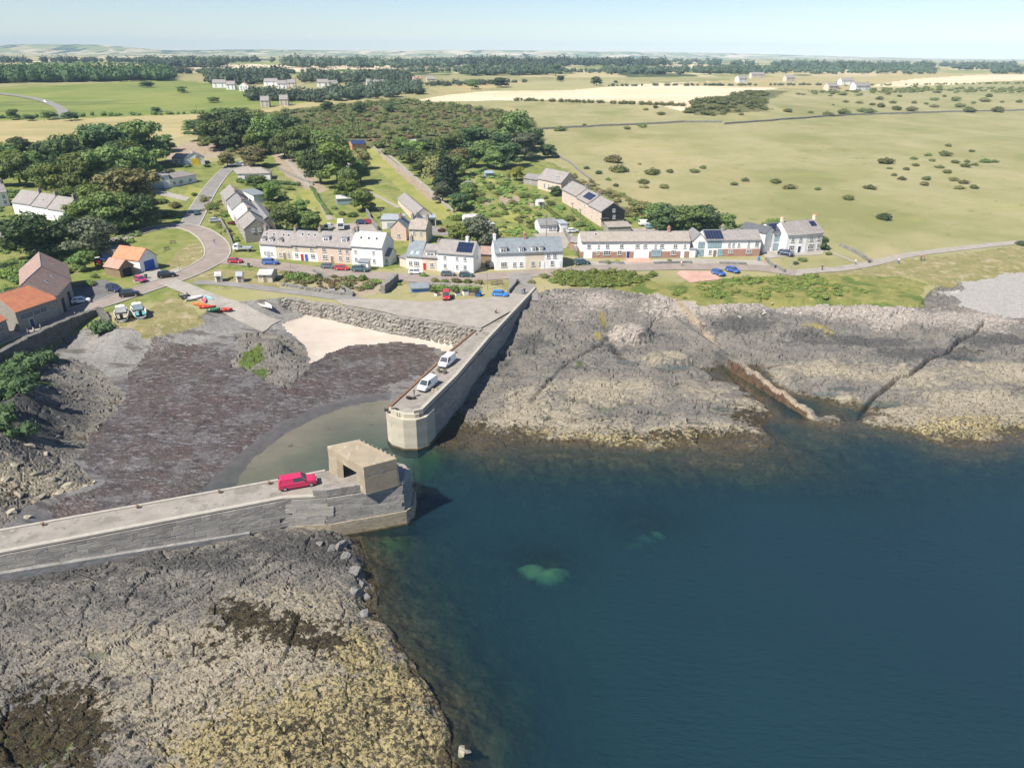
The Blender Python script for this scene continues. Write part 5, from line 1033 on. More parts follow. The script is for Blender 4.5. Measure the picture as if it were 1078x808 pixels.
for lb, a, b, d, h, wl, rf in (('pale glass greenhouse in the upper garden',(511,187),(520,186.5),3,1.9,'pale_glass','pale_glass'),('little stone garden shed beside the dark hedge',(491,199),(499,198.5),3,2.2,'stone','slate'),('white garden shed below the stone hall',(566,219),(573,218.5),2.5,2.2,'white_render','slate_pale'),('white caravan like cabin in the garden behind the middle row',(489,236.5),(503,235.5),3,2.4,'white_paint','slate_pale'),('green roofed garden shed at the allotment edge',(511,163),(518,162.5),3,2.2,'pale_render','slate_blue'),('white fish hut on the grass by the slipway',(227,297.5),(234,297),2.4,1.8,'white_render','slate_pale'),('second fish hut on the grass, pale blue roof',(249,297.5),(256,297.2),2.2,1.8,'pale_render','flat_roof'),('roofless white stone store above the quay track',(272,297),(287,297),5,2.,'stone','slate_pale'),('blue tarpaulin covered garden pen near the quay',(433,308),(452,307),4,1.1,'tarp_blue','slate_blue')):
    house(lb, a, b, d, h, .7, wl, rf, 'x', cat='shed', name='garden_shed', door=[(.5,'timber_wall')] if h > 1.6 else ())
# ---- far away
far = [(231,92.5,14,'white','distant white house at the edge of the wood, left of three'),(243,94.5,9,'white','distant low white house, middle of the three by the wood'),(257,96,10,'gable','distant white gabled house with red roof by the green field'),(285,91,14,'white','distant large white house in the hilltop village'),(297,93.5,10,'white','distant white cottage just right of the large hilltop house'),(307,92.5,9,'cream','distant cream cottage in the hilltop village'),(340,92,12,'white','distant white gabled house between hilltop trees'),(351,93.5,10,'cream','distant stone house beside the gabled hilltop house'),(391,91.5,10,'white','distant white bungalow left in the pair among trees'),(403,92.5,12,'white','distant long white bungalow right in the pair among trees'),(440,88.5,10,'pink','distant pink house beside the tree belt'),(454,88,9,'stone','distant stone house next to the pink one'),(892,89.5,13,'white','distant white farm shed on the right horizon'),(908,95.5,15,'white','distant long pale barn on the right pasture edge'),(877,96,10,'stone','distant grey barn beyond the gorse'),(832,86,9,'stone','distant stone cottage left of the farm'),(798,82.5,14,'stone','distant stone farmhouse beyond the stubble field'),(782,87,9,'white','distant pale cottage before the dark wood'),(299,111.5,9,'stone','small pale barn in the field above the scrub'),(279,113,9,'stone','low white barn at the field corner above the scrub')]
for x, y, w, kd, lb in far:
    house(lb, (x-w/2,y), (x+w/2,y-.05), 8, 5., 3., {'white':'white_render','gable':'white_render','cream':'cream_render','pink':'pink_stone','stone':'stone'}[kd], 'red_tile' if kd in ('gable','pink') else 'slate_mauve', 'y' if kd == 'gable' else 'x', win=[(.25,1.,1.3,1.4),(.75,1.,1.3,1.4),(.25,3.2,1.3,1.3),(.75,3.2,1.3,1.3)], chim=[(.95,1)], group='distant houses')
# ================================================================== VEHICLES
def paint(name, c): return mat(name, c, tuple(v*.94 for v in c), .4, rough=.32, spec=.5, coat=.6)
for n_, c_ in (('car_white', (.78,.78,.77)), ('car_red', (.46,.02,.03)), ('car_crimson', (.50,.02,.085)), ('car_blue', (.03,.10,.36)), ('car_navy', (.02,.035,.09)), ('car_black', (.012,.013,.015)), ('car_teal', (.03,.075,.085)), ('car_grey', (.10,.115,.13)), ('car_silver', (.45,.47,.49)), ('car_bright', (.02,.20,.58)), ('car_magenta', (.35,.03,.12)), ('car_sky', (.16,.42,.60))): paint(n_, c_)
plain('tyre', (.018,.018,.019), .9); plain('alloy', (.42,.43,.44), .4, metal=.6); plain('lamp_glass', (.75,.75,.72), .2); plain('lamp_red', (.42,.02,.02), .3); plain('black_trim', (.025,.025,.027), .6); plain('plate_yellow', (.75,.6,.1), .5)
def ring(x, w, zb, zs, zt, k=.93): return [(x,-w*.88,zb),(x,w*.88,zb),(x,w,zb+.16),(x,w,zs-.12),(x,w*k,zs),(x,w*.55,zt),(x,-w*.55,zt),(x,-w*k,zs),(x,-w,zs-.12),(x,-w,zb+.16)]
def make_car(kind, nm):
    t = empty(nm, (0,0,0)); S = {'hatch': dict(L=4.1,W=.88,sh=.92,rf=1.47,x=(-1.9,-1.55,.35,1.05),hood=.88), 'suv': dict(L=4.6,W=.95,sh=1.05,rf=1.72,x=(-2.15,-1.85,.45,1.15),hood=1.02), 'saloon': dict(L=4.5,W=.9,sh=.92,rf=1.43,x=(-1.55,-.9,.45,1.2),hood=.88), 'van': dict(L=4.6,W=.94,sh=1.1,rf=1.92,x=(-2.28,-2.22,.75,1.45),hood=1.05), 'pickup': dict(L=5.25,W=.95,sh=1.12,rf=1.8,x=(-2.5,-2.3,.55,1.3),hood=1.1)}[kind]
    L, W, sh, rf = S['L']/2, S['W'], S['sh'], S['rf']; xa, xb, xc, xd = S['x']
    MB().loft([ring(-L,W*.86,.32,sh-.14,sh-.1),ring(-L+.12,W*.96,.24,sh-.03,sh),ring(-L+.8,W,.2,sh,sh),ring(0,W,.2,sh,sh),ring(xd-.05,W,.2,sh,sh),ring(L-.55,W*.98,.22,S['hood']-.04,S['hood']),ring(L-.15,W*.92,.26,S['hood']-.16,S['hood']-.13),ring(L,W*.8,.34,S['hood']-.32,S['hood']-.3)]).build('body', 'car_white', t, sm=False)
    wt = W*.74
    gh = [(xa,-W*.9,sh-.02),(xd,-W*.9,sh-.02),(xd,W*.9,sh-.02),(xa,W*.9,sh-.02),(xb,-wt,rf-.05),(xc,-wt,rf-.05),(xc,wt,rf-.05),(xb,wt,rf-.05)]
    MB().add(gh, [(0,1,5,4),(1,2,6,5),(2,3,7,6),(3,0,4,7)]).build('glass', 'glass', t)
    rb = MB(); rb.loft([[(xb-.03,-wt-.03,rf-.06),(xc+.03,-wt-.03,rf-.06),(xc+.03,wt+.03,rf-.06),(xb-.03,wt+.03,rf-.06)],[(xb+.1,-wt+.08,rf),(xc-.12,-wt+.08,rf),(xc-.12,wt-.08,rf),(xb+.1,wt-.08,rf)]])
    pl = rb
    def pillar(p, q, th=.055):
        p, q = Vector(p), Vector(q); pl.tube(p, q, th, n=4)
    for s in (-1, 1):
        pillar((xd,s*W*.9,sh-.02),(xc,s*wt,rf-.05)); pillar((xa,s*W*.9,sh-.02),(xb,s*wt,rf-.05),.075)
        f = .45; pillar((xa+(xd-xa)*f,s*W*.905,sh-.02),(xb+(xc-xb)*f,s*(wt+.01),rf-.05))
    pl.build('roof_frame', 'car_white', t)
    if kind in ('van', 'pickup'):
        x1 = .05 if kind == 'van' else -.55
        for s in (-1, 1): MB().add([(xa+.04,s*(W*.9+.012),sh),(x1,s*(W*.9+.012),sh),(x1-.05,s*(wt+.014),rf-.07),(xb+.05,s*(wt+.014),rf-.07),(xa+.04,s*W*.86,sh),(x1,s*W*.86,sh),(x1-.05,s*(wt-.03),rf-.07),(xb+.05,s*(wt-.03),rf-.07)], [(0,1,2,3) if s < 0 else (3,2,1,0),(4,7,6,5)]).build('side_panel', 'car_white', t)
    for x in (-L+.85, L-.85):
        for s in (-1, 1):
            wm = MB().tube((0,-.1,0),(0,.1,0),.33,n=14).build('wheel', 'tyre', t, loc=(x, s*(W-.09), .33)); MB().tube((0,s*.1,0),(0,s*.125,0),.21,.18,10).build('rim', 'alloy', wm)
    for s in (-1, 1):
        MB().box(L-.17,L-.04,s*W*.62-.16,s*W*.62+.16,S['hood']-.36,S['hood']-.22).build('headlight', 'lamp_glass', t); MB().box(-L+.0,-L+.1,s*W*.72-.13,s*W*.72+.13,sh-.42,sh-.16).build('tail_light', 'lamp_red', t); MB().box(xd-.35,xd-.2,s*(W+.02)-.07,s*(W+.02)+.07,sh+.02,sh+.16).build('mirror', 'black_trim', t)
    MB().box(L-.1,L+.03,-W*.8,W*.8,.3,.5).build('front_bumper', 'black_trim', t); MB().box(-L-.03,-L+.1,-W*.8,W*.8,.3,.5).build('rear_bumper', 'black_trim', t); MB().box(-L-.05,-L-.03,-.26,.26,.52,.63).build('number_plate', 'plate_yellow', t)
    return t
_cars = {}
def car(kind, color, px, py, deg, label, nm=None, z=None, cat='car', group=None, flip=False):
    first = kind not in _cars; nm = nm or ('van' if kind == 'van' else 'pickup_truck' if kind == 'pickup' else 'parked_car')
    t = make_car(kind, nm) if first else copy_tree(_cars[kind])
    if first: _cars[kind] = t
    t.name = nm
    p = PL(px, py) if z is None else P(px, py, z); t.location = (p.x, p.y, (gz(p.x, p.y)+.14) if z is None else z); t.rotation_euler = (0, 0, math.radians(deg)); tag(t, label, cat)
    if group: t['group'] = group
    for c in t.children:
        if c.name.split('.')[0] in ('body', 'roof_frame', 'side_panel'):
            c.material_slots[0].link = 'OBJECT'; c.material_slots[0].material = M(color)
    return t
ZP = ZD+.14
car('pickup', 'car_crimson', 314, 511, 20, 'crimson pickup truck with hard top parked on the near pier', z=ZP, cat='pickup')
car('van', 'car_white', 470.5, 383.5, -112, 'white panel van parked on the far pier, farther of the two', z=ZD+.12, cat='van')
car('van', 'car_white', 450, 408, -115, 'white van parked near the end of the far pier', z=ZD+.12, cat='van')
car('hatch', 'car_white', 86, 319, 25, 'white car parked in the shade of the smokehouse')
car('suv', 'car_navy', 121, 306.5, -30, 'dark blue car parked by the smokehouse yard')
car('suv', 'car_black', 137, 312, 22, 'black estate car on the road above the white motor boats', nm='moving_car')
car('hatch', 'car_magenta', 148.5, 296.5, -35, 'magenta car parked beside the orange roofed shed')
car('suv', 'car_black', 176, 292, 28, 'black car driving past the blue garage door', nm='moving_car')
car('hatch', 'car_blue', 115, 274.5, 30, 'small blue car tucked behind the timber shed')
car('hatch', 'car_red', 248, 277, 2, 'red car parked at the road junction above the slipway')
car('suv', 'car_blue', 285, 278.5, -4, 'blue car parked before the whitewashed end cottage')
car('hatch', 'car_teal', 207, 226, -65, 'dark teal car on the hill road')
car('hatch', 'car_silver', 227, 234, 20, 'silver car in front of the stepped hill terrace')
car('hatch', 'car_magenta', 240, 170.5, 0, 'dark red car at the top of the hill road')
car('van', 'car_white', 254, 175, 20, 'white van beside the hillside bungalow', cat='van')
car('hatch', 'car_grey', 346, 282.5, -6, 'blue grey car before the pink stone houses')
car('hatch', 'car_red', 360.5, 284.5, -6, 'red car with dark roof before the terrace')
car('suv', 'car_teal', 379.5, 286, -6, 'dark green car parked before the tall white house')
car('hatch', 'car_navy', 381, 236, 5, 'navy car in the rear yard behind the terrace')
car('hatch', 'car_red', 388.5, 235.5, 5, 'dark red car in the rear yard behind the terrace')
car('van', 'car_white', 346.5, 241.5, 80, 'white van parked behind the stone cottage', cat='van')
car('hatch', 'car_white', 438, 288.5, 5, 'white car parked before the slate blue cottage')
car('hatch', 'car_grey', 472, 290.5, 2, 'dark grey car parked before the white middle house')
car('hatch', 'car_teal', 491, 291.5, 2, 'blue grey car parked before the solar roofed house')
car('hatch', 'car_black', 516, 281.5, -70, 'dark car in the shaded gap beside the white terrace')
car('hatch', 'car_bright', 526.5, 312, -12, 'bright blue car parked on the quay by the pier lane')
car('van', 'car_red', 470, 314.5, -85, 'red and white van parked on the quay', cat='van')
car('suv', 'car_teal', 612.5, 278.5, 10, 'dark green jeep at the end of the brick row')
car('suv', 'car_grey', 654, 242.5, 5, 'dark grey car on the drive behind the black gable')
car('van', 'car_white', 679, 237.5, 12, 'white van by the hedge behind the brick row', cat='van')
car('hatch', 'car_sky', 686, 240.5, 15, 'pale blue car by the hedge behind the brick row')
car('suv', 'car_navy', 827, 269, -38, 'dark blue car parked before the white bay windowed house')
car('hatch', 'car_blue', 756, 289.5, -55, 'left of two blue cars on the verge by the red bay')
car('hatch', 'car_blue', 771, 286.5, -50, 'right of two blue cars on the verge by the red bay')
car('hatch', 'car_white', 602.5, 245, 20, 'white car beside the back lane garage')
car('hatch', 'car_white', 514.5, 237.5, 10, 'white car in the garden lane behind the white terrace')
car('van', 'car_white', 49, 108, -30, 'white van driving on the distant field road', nm='moving_van', cat='van')
# flatbed lorry and camper
def flatbed(px, py, deg, label):
    p = PL(px, py); t = empty('flatbed_truck', (p.x, p.y, gz(p.x, p.y)+.14), math.radians(deg)); tag(t, label, 'truck')
    MB().loft([[(-2.7,-.95,.55),(-1.1,-.95,.55),(-1.1,.95,.55),(-2.7,.95,.55)],[(-2.75,-1,1.3),(-1.1,-1,1.3),(-1.1,1,1.3),(-2.75,1,1.3)],[(-2.3,-.9,2.2),(-1.15,-.9,2.2),(-1.15,.9,2.2),(-2.3,.9,2.2)]]).build('cab', 'car_white', t)
    MB().add([(-2.76,-.85,1.35),(-2.76,.85,1.35),(-2.36,.8,2.1),(-2.36,-.8,2.1),(-2.7,-.85,1.32),(-2.7,.85,1.32)], [(0,3,2,1)]).build('windscreen', 'glass', t)
    for s in (-1, 1): MB().box(-2.2,-1.3,s*.97-.02,s*.97+.02,1.35,2.).build('side_window', 'glass', t)
    MB().box(-1.,2.8,-1,1,.85,.98).box(-1.,2.8,-1,-.94,.98,1.3).box(-1.,2.8,.94,1,.98,1.3).box(2.74,2.8,-.93,.93,.98,1.3).build('bed', 'grey_paint', t)
    for x in (-1.9, 1.9):
        for s in (-1, 1): w2 = MB().tube((0,-.12,0),(0,.12,0),.38,n=12).build('wheel', 'tyre', t, loc=(x, s*.85, .38)); MB().tube((0,s*.12,0),(0,s*.14,0),.2,n=8).build('rim', 'alloy', w2)
flatbed(256, 264.5, 0, 'white flatbed truck parked at the left end of the front terrace')
def camper(px, py, deg, label, nm='camper_van', L=6., m='car_white'):
    p = PL(px, py); t = empty(nm, (p.x, p.y, gz(p.x, p.y)+.1), math.radians(deg)); tag(t, label, 'camper' if nm == 'camper_van' else 'caravan')
    MB().loft([[(-L/2,-1.05,.4),(L/2,-1.05,.4),(L/2,1.05,.4),(-L/2,1.05,.4)],[(-L/2,-1.1,1.),(L/2+.1,-1.1,1.),(L/2+.1,1.1,1.),(-L/2,1.1,1.)],[(-L/2+.1,-1.05,2.6),(L/2-.5,-1.05,2.6),(L/2-.5,1.05,2.6),(-L/2+.1,1.05,2.6)],[(-L/2+.3,-.9,2.75),(L/2-.7,-.9,2.75),(L/2-.7,.9,2.75),(-L/2+.3,.9,2.75)]]).build('body', m, t)
    for s in (-1, 1):
        for x in (-1.4, .4): MB().box(x,x+1,s*1.09-.03,s*1.09+.03,1.5,2.1).build('side_window', 'glass', t)
    MB().add([(L/2+.1,-.9,1.2),(L/2+.1,.9,1.2),(L/2-.28,.9,2.2),(L/2-.28,-.9,2.2)], [(0,1,2,3)]).build('windscreen', 'glass', t)
    for x in (-L/2+1.3, L/2-1.1):
        for s in (-1, 1): MB().tube((x,s*.9-.1,.36),(x,s*.9+.1,.36),.36,n=12).build('wheel', 'tyre', t)
camper(359, 240.5, -78, 'white camper van parked in the back garden yard')
# red tractor
p = PL(105, 280); t = empty('tractor', (p.x, p.y, gz(p.x, p.y)+.05), math.radians(-50)); tag(t, 'old red tractor with white cab parked on the grass by the shed', 'tractor')
MB().loft([[(-.2,-.35,.7),(1.7,-.3,.75),(1.7,.3,.75),(-.2,.35,.7)],[(-.2,-.35,1.35),(1.7,-.28,1.25),(1.7,.28,1.25),(-.2,.35,1.35)]]).build('bonnet', 'car_red', t)
MB().box(-1.3,-.2,-.6,.6,.8,1.2).build('body', 'car_red', t); MB().box(-1.25,-.25,-.6,.6,2.2,2.32).build('cab_roof', 'car_white', t)
cb = MB()
for x in (-1.2, -.3):
    for s in (-.55, .55): cb.tube((x,s,1.2),(x,s,2.2),.05,n=5)
cb.build('cab_frame', 'black_trim', t)
for x, r, s in ((-.9,.75,.8),(-.9,.75,-.8),(1.3,.42,.6),(1.3,.42,-.6)): w2 = MB().tube((x,s-.18,r),(x,s+.18,r),r,n=14).build('wheel', 'tyre', t); MB().tube((x,s-.2,r),(x,s+.2,r),r*.45,n=10).build('rim', 'car_red', w2)
# ================================================================== BOATS
for n_, c_ in (('boat_white', (.76,.75,.72)), ('boat_black', (.03,.032,.035)), ('boat_red', (.55,.04,.03)), ('boat_pink', (.70,.12,.16)), ('boat_orange', (.75,.17,.05)), ('boat_teal', (.10,.42,.45)), ('boat_blue', (.04,.13,.36)), ('boat_green', (.05,.22,.12)), ('boat_inside', (.42,.37,.28)), ('boat_cyan', (.25,.5,.55))): plain(n_, c_, .45)
def hull(L, W, H, n=11, th=.06):
    """open double-skinned hull, bow towards +x"""
    out_, inn = [], []
    for i in range(n):
        u = i/(n-1); x = -L/2+L*u; k = (1-max(0, (u-.35)/.65)**2.3)*(.82+.18*min(1, u/.25)); hw = max(.02, W/2*k); kz = H*.42*max(0, (u-.6)/.4)**2; sz = H*(1+.25*u*u)
        out_.append([(x,-hw,sz),(x,-hw*.86,H*.35+kz),(x,-hw*.4,.04+kz*.9),(x,0,kz*.9),(x,hw*.4,.04+kz*.9),(x,hw*.86,H*.35+kz),(x,hw,sz)])
        iw = max(.01, hw-th); inn.append([(x,-iw,sz),(x,-iw*.84,H*.4+kz),(x,-iw*.4,H*.3+kz*.6),(x,0,H*.28+kz*.6),(x,iw*.4,H*.3+kz*.6),(x,iw*.84,H*.4+kz),(x,iw,sz)])
    mb = MB(); rings = [a+b[::-1] for a, b in zip(out_, inn)]; return mb.loft(rings)
def boat(kind, px, py, deg, label, m, L, W, H, z=None, seats=2, tilt=0.):
    p = PG(px, py); t = empty(kind, (p.x, p.y, p.z+.05), math.radians(deg)); t.rotation_euler = (tilt, 0, math.radians(deg)); tag(t, label, 'boat')
    hull(L, W, H).build('hull', m, t)
    if kind in ('kayak', 'dinghy', 'skiff'): t.scale = (1.2, 1.35, 1.2)
    for i in range(seats): x = -L*.28+L*.5*i/max(1, seats-1); MB().box(x-.14,x+.14,-W*.4,W*.4,H*.72,H*.78).build('thwart', 'boat_inside', t)
    return t
def motorboat(px, py, deg, label, trim):
    t = boat('motor_boat', px, py, deg, label, 'boat_white', 6.6, 2.3, 1.25, seats=1); t.scale = (1.25, 1.3, 1.2)
    MB().loft([[(.2,-.95,1.25),(2.4,-.55,1.35),(2.4,.55,1.35),(.2,.95,1.25)],[(.4,-.8,1.55),(2.,-.4,1.5),(2.,.4,1.5),(.4,.8,1.55)]]).build('foredeck', 'boat_white', t)
    cb = MB().loft([[(-.9,-.85,1.2),(.9,-.8,1.3),(.9,.8,1.3),(-.9,.85,1.2)],[(-.9,-.75,2.3),(.3,-.7,2.3),(.3,.7,2.3),(-.9,.75,2.3)]]).build('cabin', 'boat_white', t)
    MB().add([(.93,-.72,1.4),(.93,.72,1.4),(.36,.62,2.2),(.36,-.62,2.2)], [(0,1,2,3)]).build('windscreen', 'glass', cb)
    for s in (-1, 1): MB().box(-.75,.1,s*.82-.03,s*.82+.03,1.6,2.1).build('side_window', 'glass', cb)
    MB().box(-3.1,-1.,-.8,.8,.75,.85).build('cockpit_floor', trim, t); MB().box(-3.6,-3.25,-.25,.25,.6,1.7).build('outboard_motor', 'black_trim', t)
    tr = MB().box(-3.,1.8,-.85,-.75,.0,.12).box(-3.,1.8,.75,.85,.0,.12).tube((-1.2,-1.2,.1),(-1.2,1.2,.1),.3,n=10).tube((1.8,-.8,.06),(4.2,0,.1),.05).tube((1.8,.8,.06),(4.2,0,.1),.05).build('trailer', 'black_trim', t)
motorboat(129, 334, 118, 'white motor boat on the grass beside the sea wall, left of two', 'boat_inside')
motorboat(146, 331, 125, 'white and teal motor boat on a trailer, right of two by the sea wall', 'boat_teal')
for a in (('dinghy',194,314,-60,'black inflatable dinghy at the head of the boat row','boat_black',3.8,1.7,.55,2),('skiff',205,315.5,35,'white skiff lying beside the black dinghy','boat_white',3.6,1.4,.5,2),('kayak',219,315,-35,'cyan kayak in the row of small boats','boat_cyan',3.6,.75,.36,1),('kayak',215,317.5,-60,'pink kayak in the row of small boats','boat_pink',3.4,.8,.4,1),('kayak',211,322,-25,'orange red kayak lying lowest but one by the slipway','boat_orange',3.6,.85,.4,1),('kayak',219,324.5,10,'orange sit-on kayak behind the green dinghy','boat_red',3.2,.8,.36,1),('dinghy',225,328,20,'small dark green dinghy near the slipway','boat_green',2.6,1.3,.5,1),('dinghy',237,328,12,'small red dinghy alone beside the slipway','boat_red',3.,1.3,.5,2),('rowing_boat',279.5,323,-42,'long white rowing boat on the shore beside the slipway','boat_white',6.2,1.7,.7,3)): boat(*a[:9], seats=a[9])
# ================================================================== PEOPLE
plain('skin', (.55,.34,.25), .6); plain('hair', (.06,.04,.025), .8)
for n_, c_ in (('cloth_white', (.75,.74,.72)), ('cloth_navy', (.02,.03,.07)), ('cloth_red', (.45,.04,.05)), ('cloth_grey', (.22,.22,.24)), ('cloth_black', (.02,.02,.022)), ('cloth_tan', (.40,.30,.20)), ('cloth_blue', (.06,.16,.40)), ('cloth_green', (.07,.14,.08))): plain(n_, c_, .9)
def skin_mesh(name, verts, edges, m, root=0, sub=1):
    me = D.meshes.new(name); me.from_pydata([v[:3] for v in verts], edges, []); o = D.objects.new(name, me); COL.objects.link(o)
    o.modifiers.new('skin', 'SKIN')
    for i, v in enumerate(verts):
        sv = me.skin_vertices[0].data[i]; sv.radius = (v[3], v[4] if len(v) > 4 else v[3]); sv.use_root = (i == root)
    if sub: o.modifiers.new('sub', 'SUBSURF').levels = sub; o.modifiers['sub'].render_levels = sub
    dg = bpy.context.evaluated_depsgraph_get(); m2 = D.meshes.new_from_object(o.evaluated_get(dg)); D.objects.remove(o); m2.name = name
    m2.materials.clear(); m2.materials.append(M(m)); m2.shade_smooth(); return m2
def person_meshes(st):
    """st = stride of the legs in metres (0 standing)"""
    hip = [(0,0,.95,.14,.11)]
    def leg(s, k): return [(.0,s*.09,.9,.095),(k*.5+.03*abs(k),s*.1,.5,.065),(k-.03,s*.1,.1,.045),(k+.13,s*.11,.045,.04)]
    def arm(s, k): return [(0,s*.19,1.42,.055),(-.02-k*.3,s*.25,1.15,.042),(.06-k*.5,s*.26,.92,.034),(.1-k*.55,s*.26,.82,.03)]
    V = [(0,0,.98,.15,.11),(0,0,1.2,.145,.1),(.0,0,1.42,.16,.1),(0,0,1.52,.06),(.02,0,1.6,.075),(.03,0,1.7,.095,.085),(.02,0,1.79,.06)]; E_ = [(i, i+1) for i in range(6)]
    for s, k in ((1, st), (-1, -st)):
        o = len(V); V += leg(s, k); E_ += [(0, o), (o, o+1), (o+1, o+2), (o+2, o+3)]
        o = len(V); V += arm(s, k); E_ += [(2, o), (o, o+1), (o+1, o+2), (o+2, o+3)]
    b = skin_mesh('body', V, E_, 'skin')
    J = [(0,0,.93,.175,.13),(0,0,1.2,.165,.12),(0,0,1.42,.175,.115),(0,0,1.5,.08)]; JE = [(0,1),(1,2),(2,3)]
    for s, k in ((1, st), (-1, -st)):
        o = len(J); J += [(x, y, z, r+.018) for x, y, z, r in arm(s, k)[:3]]; JE += [(2, o), (o, o+1), (o+1, o+2)]
    T = [(0,0,.98,.17,.125)]; TE = []
    for s, k in ((1, st), (-1, -st)):
        o = len(T); T += [(x, y, z, r+.02) for x, y, z, r in leg(s, k)[:3]]; TE += [(0, o), (o, o+1), (o+1, o+2)]
    h = skin_mesh('hair', [(.0,0,1.72,.1,.095),(-.02,0,1.81,.075)], [(0,1)], 'hair')
    return b, skin_mesh('jacket', J, JE, 'cloth_white'), skin_mesh('trousers', T, TE, 'cloth_navy'), h
_ppl = [person_meshes(.0), person_meshes(.24)]
def person(px, py, deg, pose, top, legs, label, z=None, k=1.):
    p = PG(px, py) if z is None else P(px, py, z); b, j, t_, h = _ppl[pose]
    o = place('person', b, None, (p.x, p.y, p.z+(.1 if z is None else 0)), math.radians(deg), (k, k, k)); tag(o, label, 'person')
    place('jacket', j, o, m=top); place('trousers', t_, o, m=legs); place('hair', h, o); return o
for a in ((81,337.5,205,1,'cloth_black','cloth_navy','person in black walking beside one in white on the harbour road'),(85.5,336.5,205,1,'cloth_white','cloth_grey','person in a white top walking on the harbour road'),(31,354.5,200,1,'cloth_grey','cloth_navy','person in grey, leftmost of three walking along the sea wall'),(37,352.5,200,1,'cloth_white','cloth_grey','person in white, middle of three walking along the sea wall'),(44.5,350.5,20,1,'cloth_tan','cloth_black','person in tan, rightmost of three walking along the sea wall'),(544.5,300,250,1,'cloth_navy','cloth_black','person in dark clothes standing in the lane above the pier'),(552,309.5,80,0,'cloth_black','cloth_navy','person in black at the root of the far pier'),(549.5,310.5,80,0,'cloth_blue','cloth_grey','person in blue at the root of the far pier'),(717,280.5,180,1,'cloth_white','cloth_tan','person in white walking past the brick row'),(815.5,283,0,1,'cloth_grey','cloth_navy','person in grey by the bend of the seafront road'),(865,285,0,1,'cloth_navy','cloth_black','person in navy walking along the coast track'),(900,279,0,1,'cloth_white','cloth_grey','person in white walking along the coast track'),(914,277.5,180,1,'cloth_red','cloth_black','person in red and black on the coast track by the low wall'),(945.5,278,90,0,'cloth_white','cloth_blue','person in white sitting out on the grass below the track'),(969,274.5,180,1,'cloth_black','cloth_navy','person in black on the grass above the shingle, left of two'),(972,274,180,1,'cloth_red','cloth_grey','person in red on the grass above the shingle, right of two'),(436,417.5,200,0,'cloth_black','cloth_grey','person in black standing on the far pier end'),(522,331,250,0,'cloth_tan','cloth_navy','person in tan walking on the far pier near the quay'),(226,257,100,1,'cloth_blue','cloth_grey','person in blue on the pavement by the stepped terrace'),(233,248,100,1,'cloth_grey','cloth_black','person in grey on the pavement below the hill road')):
    person(*a, z=ZD+.12 if a[1] > 320 and 400 < a[0] < 530 else None)
# ================================================================== POLES, BENCHES, ODDMENTS
def pole(px, py, h, label, bar=True, r=.13, m='timber', nm='telegraph_pole'):
    p = PL(px, py); t = empty(nm, (p.x, p.y, gz(p.x, p.y))); tag(t, label, 'pole')
    MB().tube((0,0,-.4),(0,0,h),r,r*.65,8).build('post', m, t)
    if bar:
        c = MB().box(-.8,.8,-.06,.06,h-.5,h-.38).build('crossarm', m, t)
        for x in (-.65, .65): MB().tube((x,0,h-.38),(x,0,h-.2),.05,n=6).build('insulator', 'white_paint', c)
for a in ((402,246,8.5,'telegraph pole behind the tall white house'),(575,254,8.5,'telegraph pole on the back lane behind the terrace'),(610,247,8.5,'telegraph pole below the black timber gable'),(602,236,7.5,'telegraph pole on the bank below the stone row'),(336,242,7.5,'telegraph pole by the lawn behind the terrace'),(34,182,9,'telegraph pole among the trees at the left'),(47,128,10,'telegraph pole in the straw field at the left'),(209,127,10,'telegraph pole at the field edge above the hill houses'),(679,260,7,'telegraph pole behind the brick and white row')): pole(*a)
for a in ((190,287,5.,'street lamp beside the road bend'),(306,283,5.,'street lamp before the stone cottage'),(606,282,5.,'street lamp at the lane corner'),(833,284,5.5,'thin white pole in the garden of the last house'),(513,305,4.5,'dark lamp post on the small green by the pier lane')): pole(*a, bar=False, r=.07, m='lead', nm='lamp_post')
def bench(px, py, deg, label):
    p = PL(px, py); t = empty('bench', (p.x, p.y, gz(p.x, p.y)), math.radians(deg)); tag(t, label, 'bench')
    for i in range(3): MB().box(-.8,.8,-.2+i*.15,-.08+i*.15,.42,.46).build('seat_slat', 'timber', t)
    for i in range(2): MB().box(-.8,.8,.27,.31,.55+i*.18,.68+i*.18).build('back_slat', 'timber', t)
    for x in (-.7, .7): MB().box(x-.05,x+.05,-.2,.28,0,.42).box(x-.05,x+.05,.22,.27,.42,.9).build('leg', 'timber', t)
for a in ((182,256,10,'timber bench on the round green'),(176,263,40,'second bench on the round green, nearer the garage'),(520,300,0,'bench on the small green by the pier lane'),(526,299,0,'pale bench at the right of the small green')): bench(*a)
def bin_(px, py, m, label):
    p = PL(px, py); t = empty('wheelie_bin', (p.x, p.y, gz(p.x, p.y)+.1)); tag(t, label, 'bin')
    MB().loft([[(-.22,-.25,.05),(.22,-.25,.05),(.22,.25,.05),(-.22,.25,.05)],[(-.3,-.36,1.),(.3,-.36,1.),(.3,.36,1.),(-.3,.36,1.)]]).build('body', m, t); MB().box(-.32,.32,-.4,.38,1.,1.07).build('lid', m, t)
    for s in (-.2, .2): MB().tube((s-.04,.24,.1),(s+.04,.24,.1),.1,n=8).build('wheel', 'tyre', t)
for a in ((798.5,274.5,'car_bright','bright blue bin by the end of the brick and white row'),(154,293,'cloth_green','dark green bin before the garage with blue door'),(506,311,'car_bright','blue bin on the quay beside the parked van'),(262,281,'cloth_green','dark bin by the road junction')): bin_(*a)
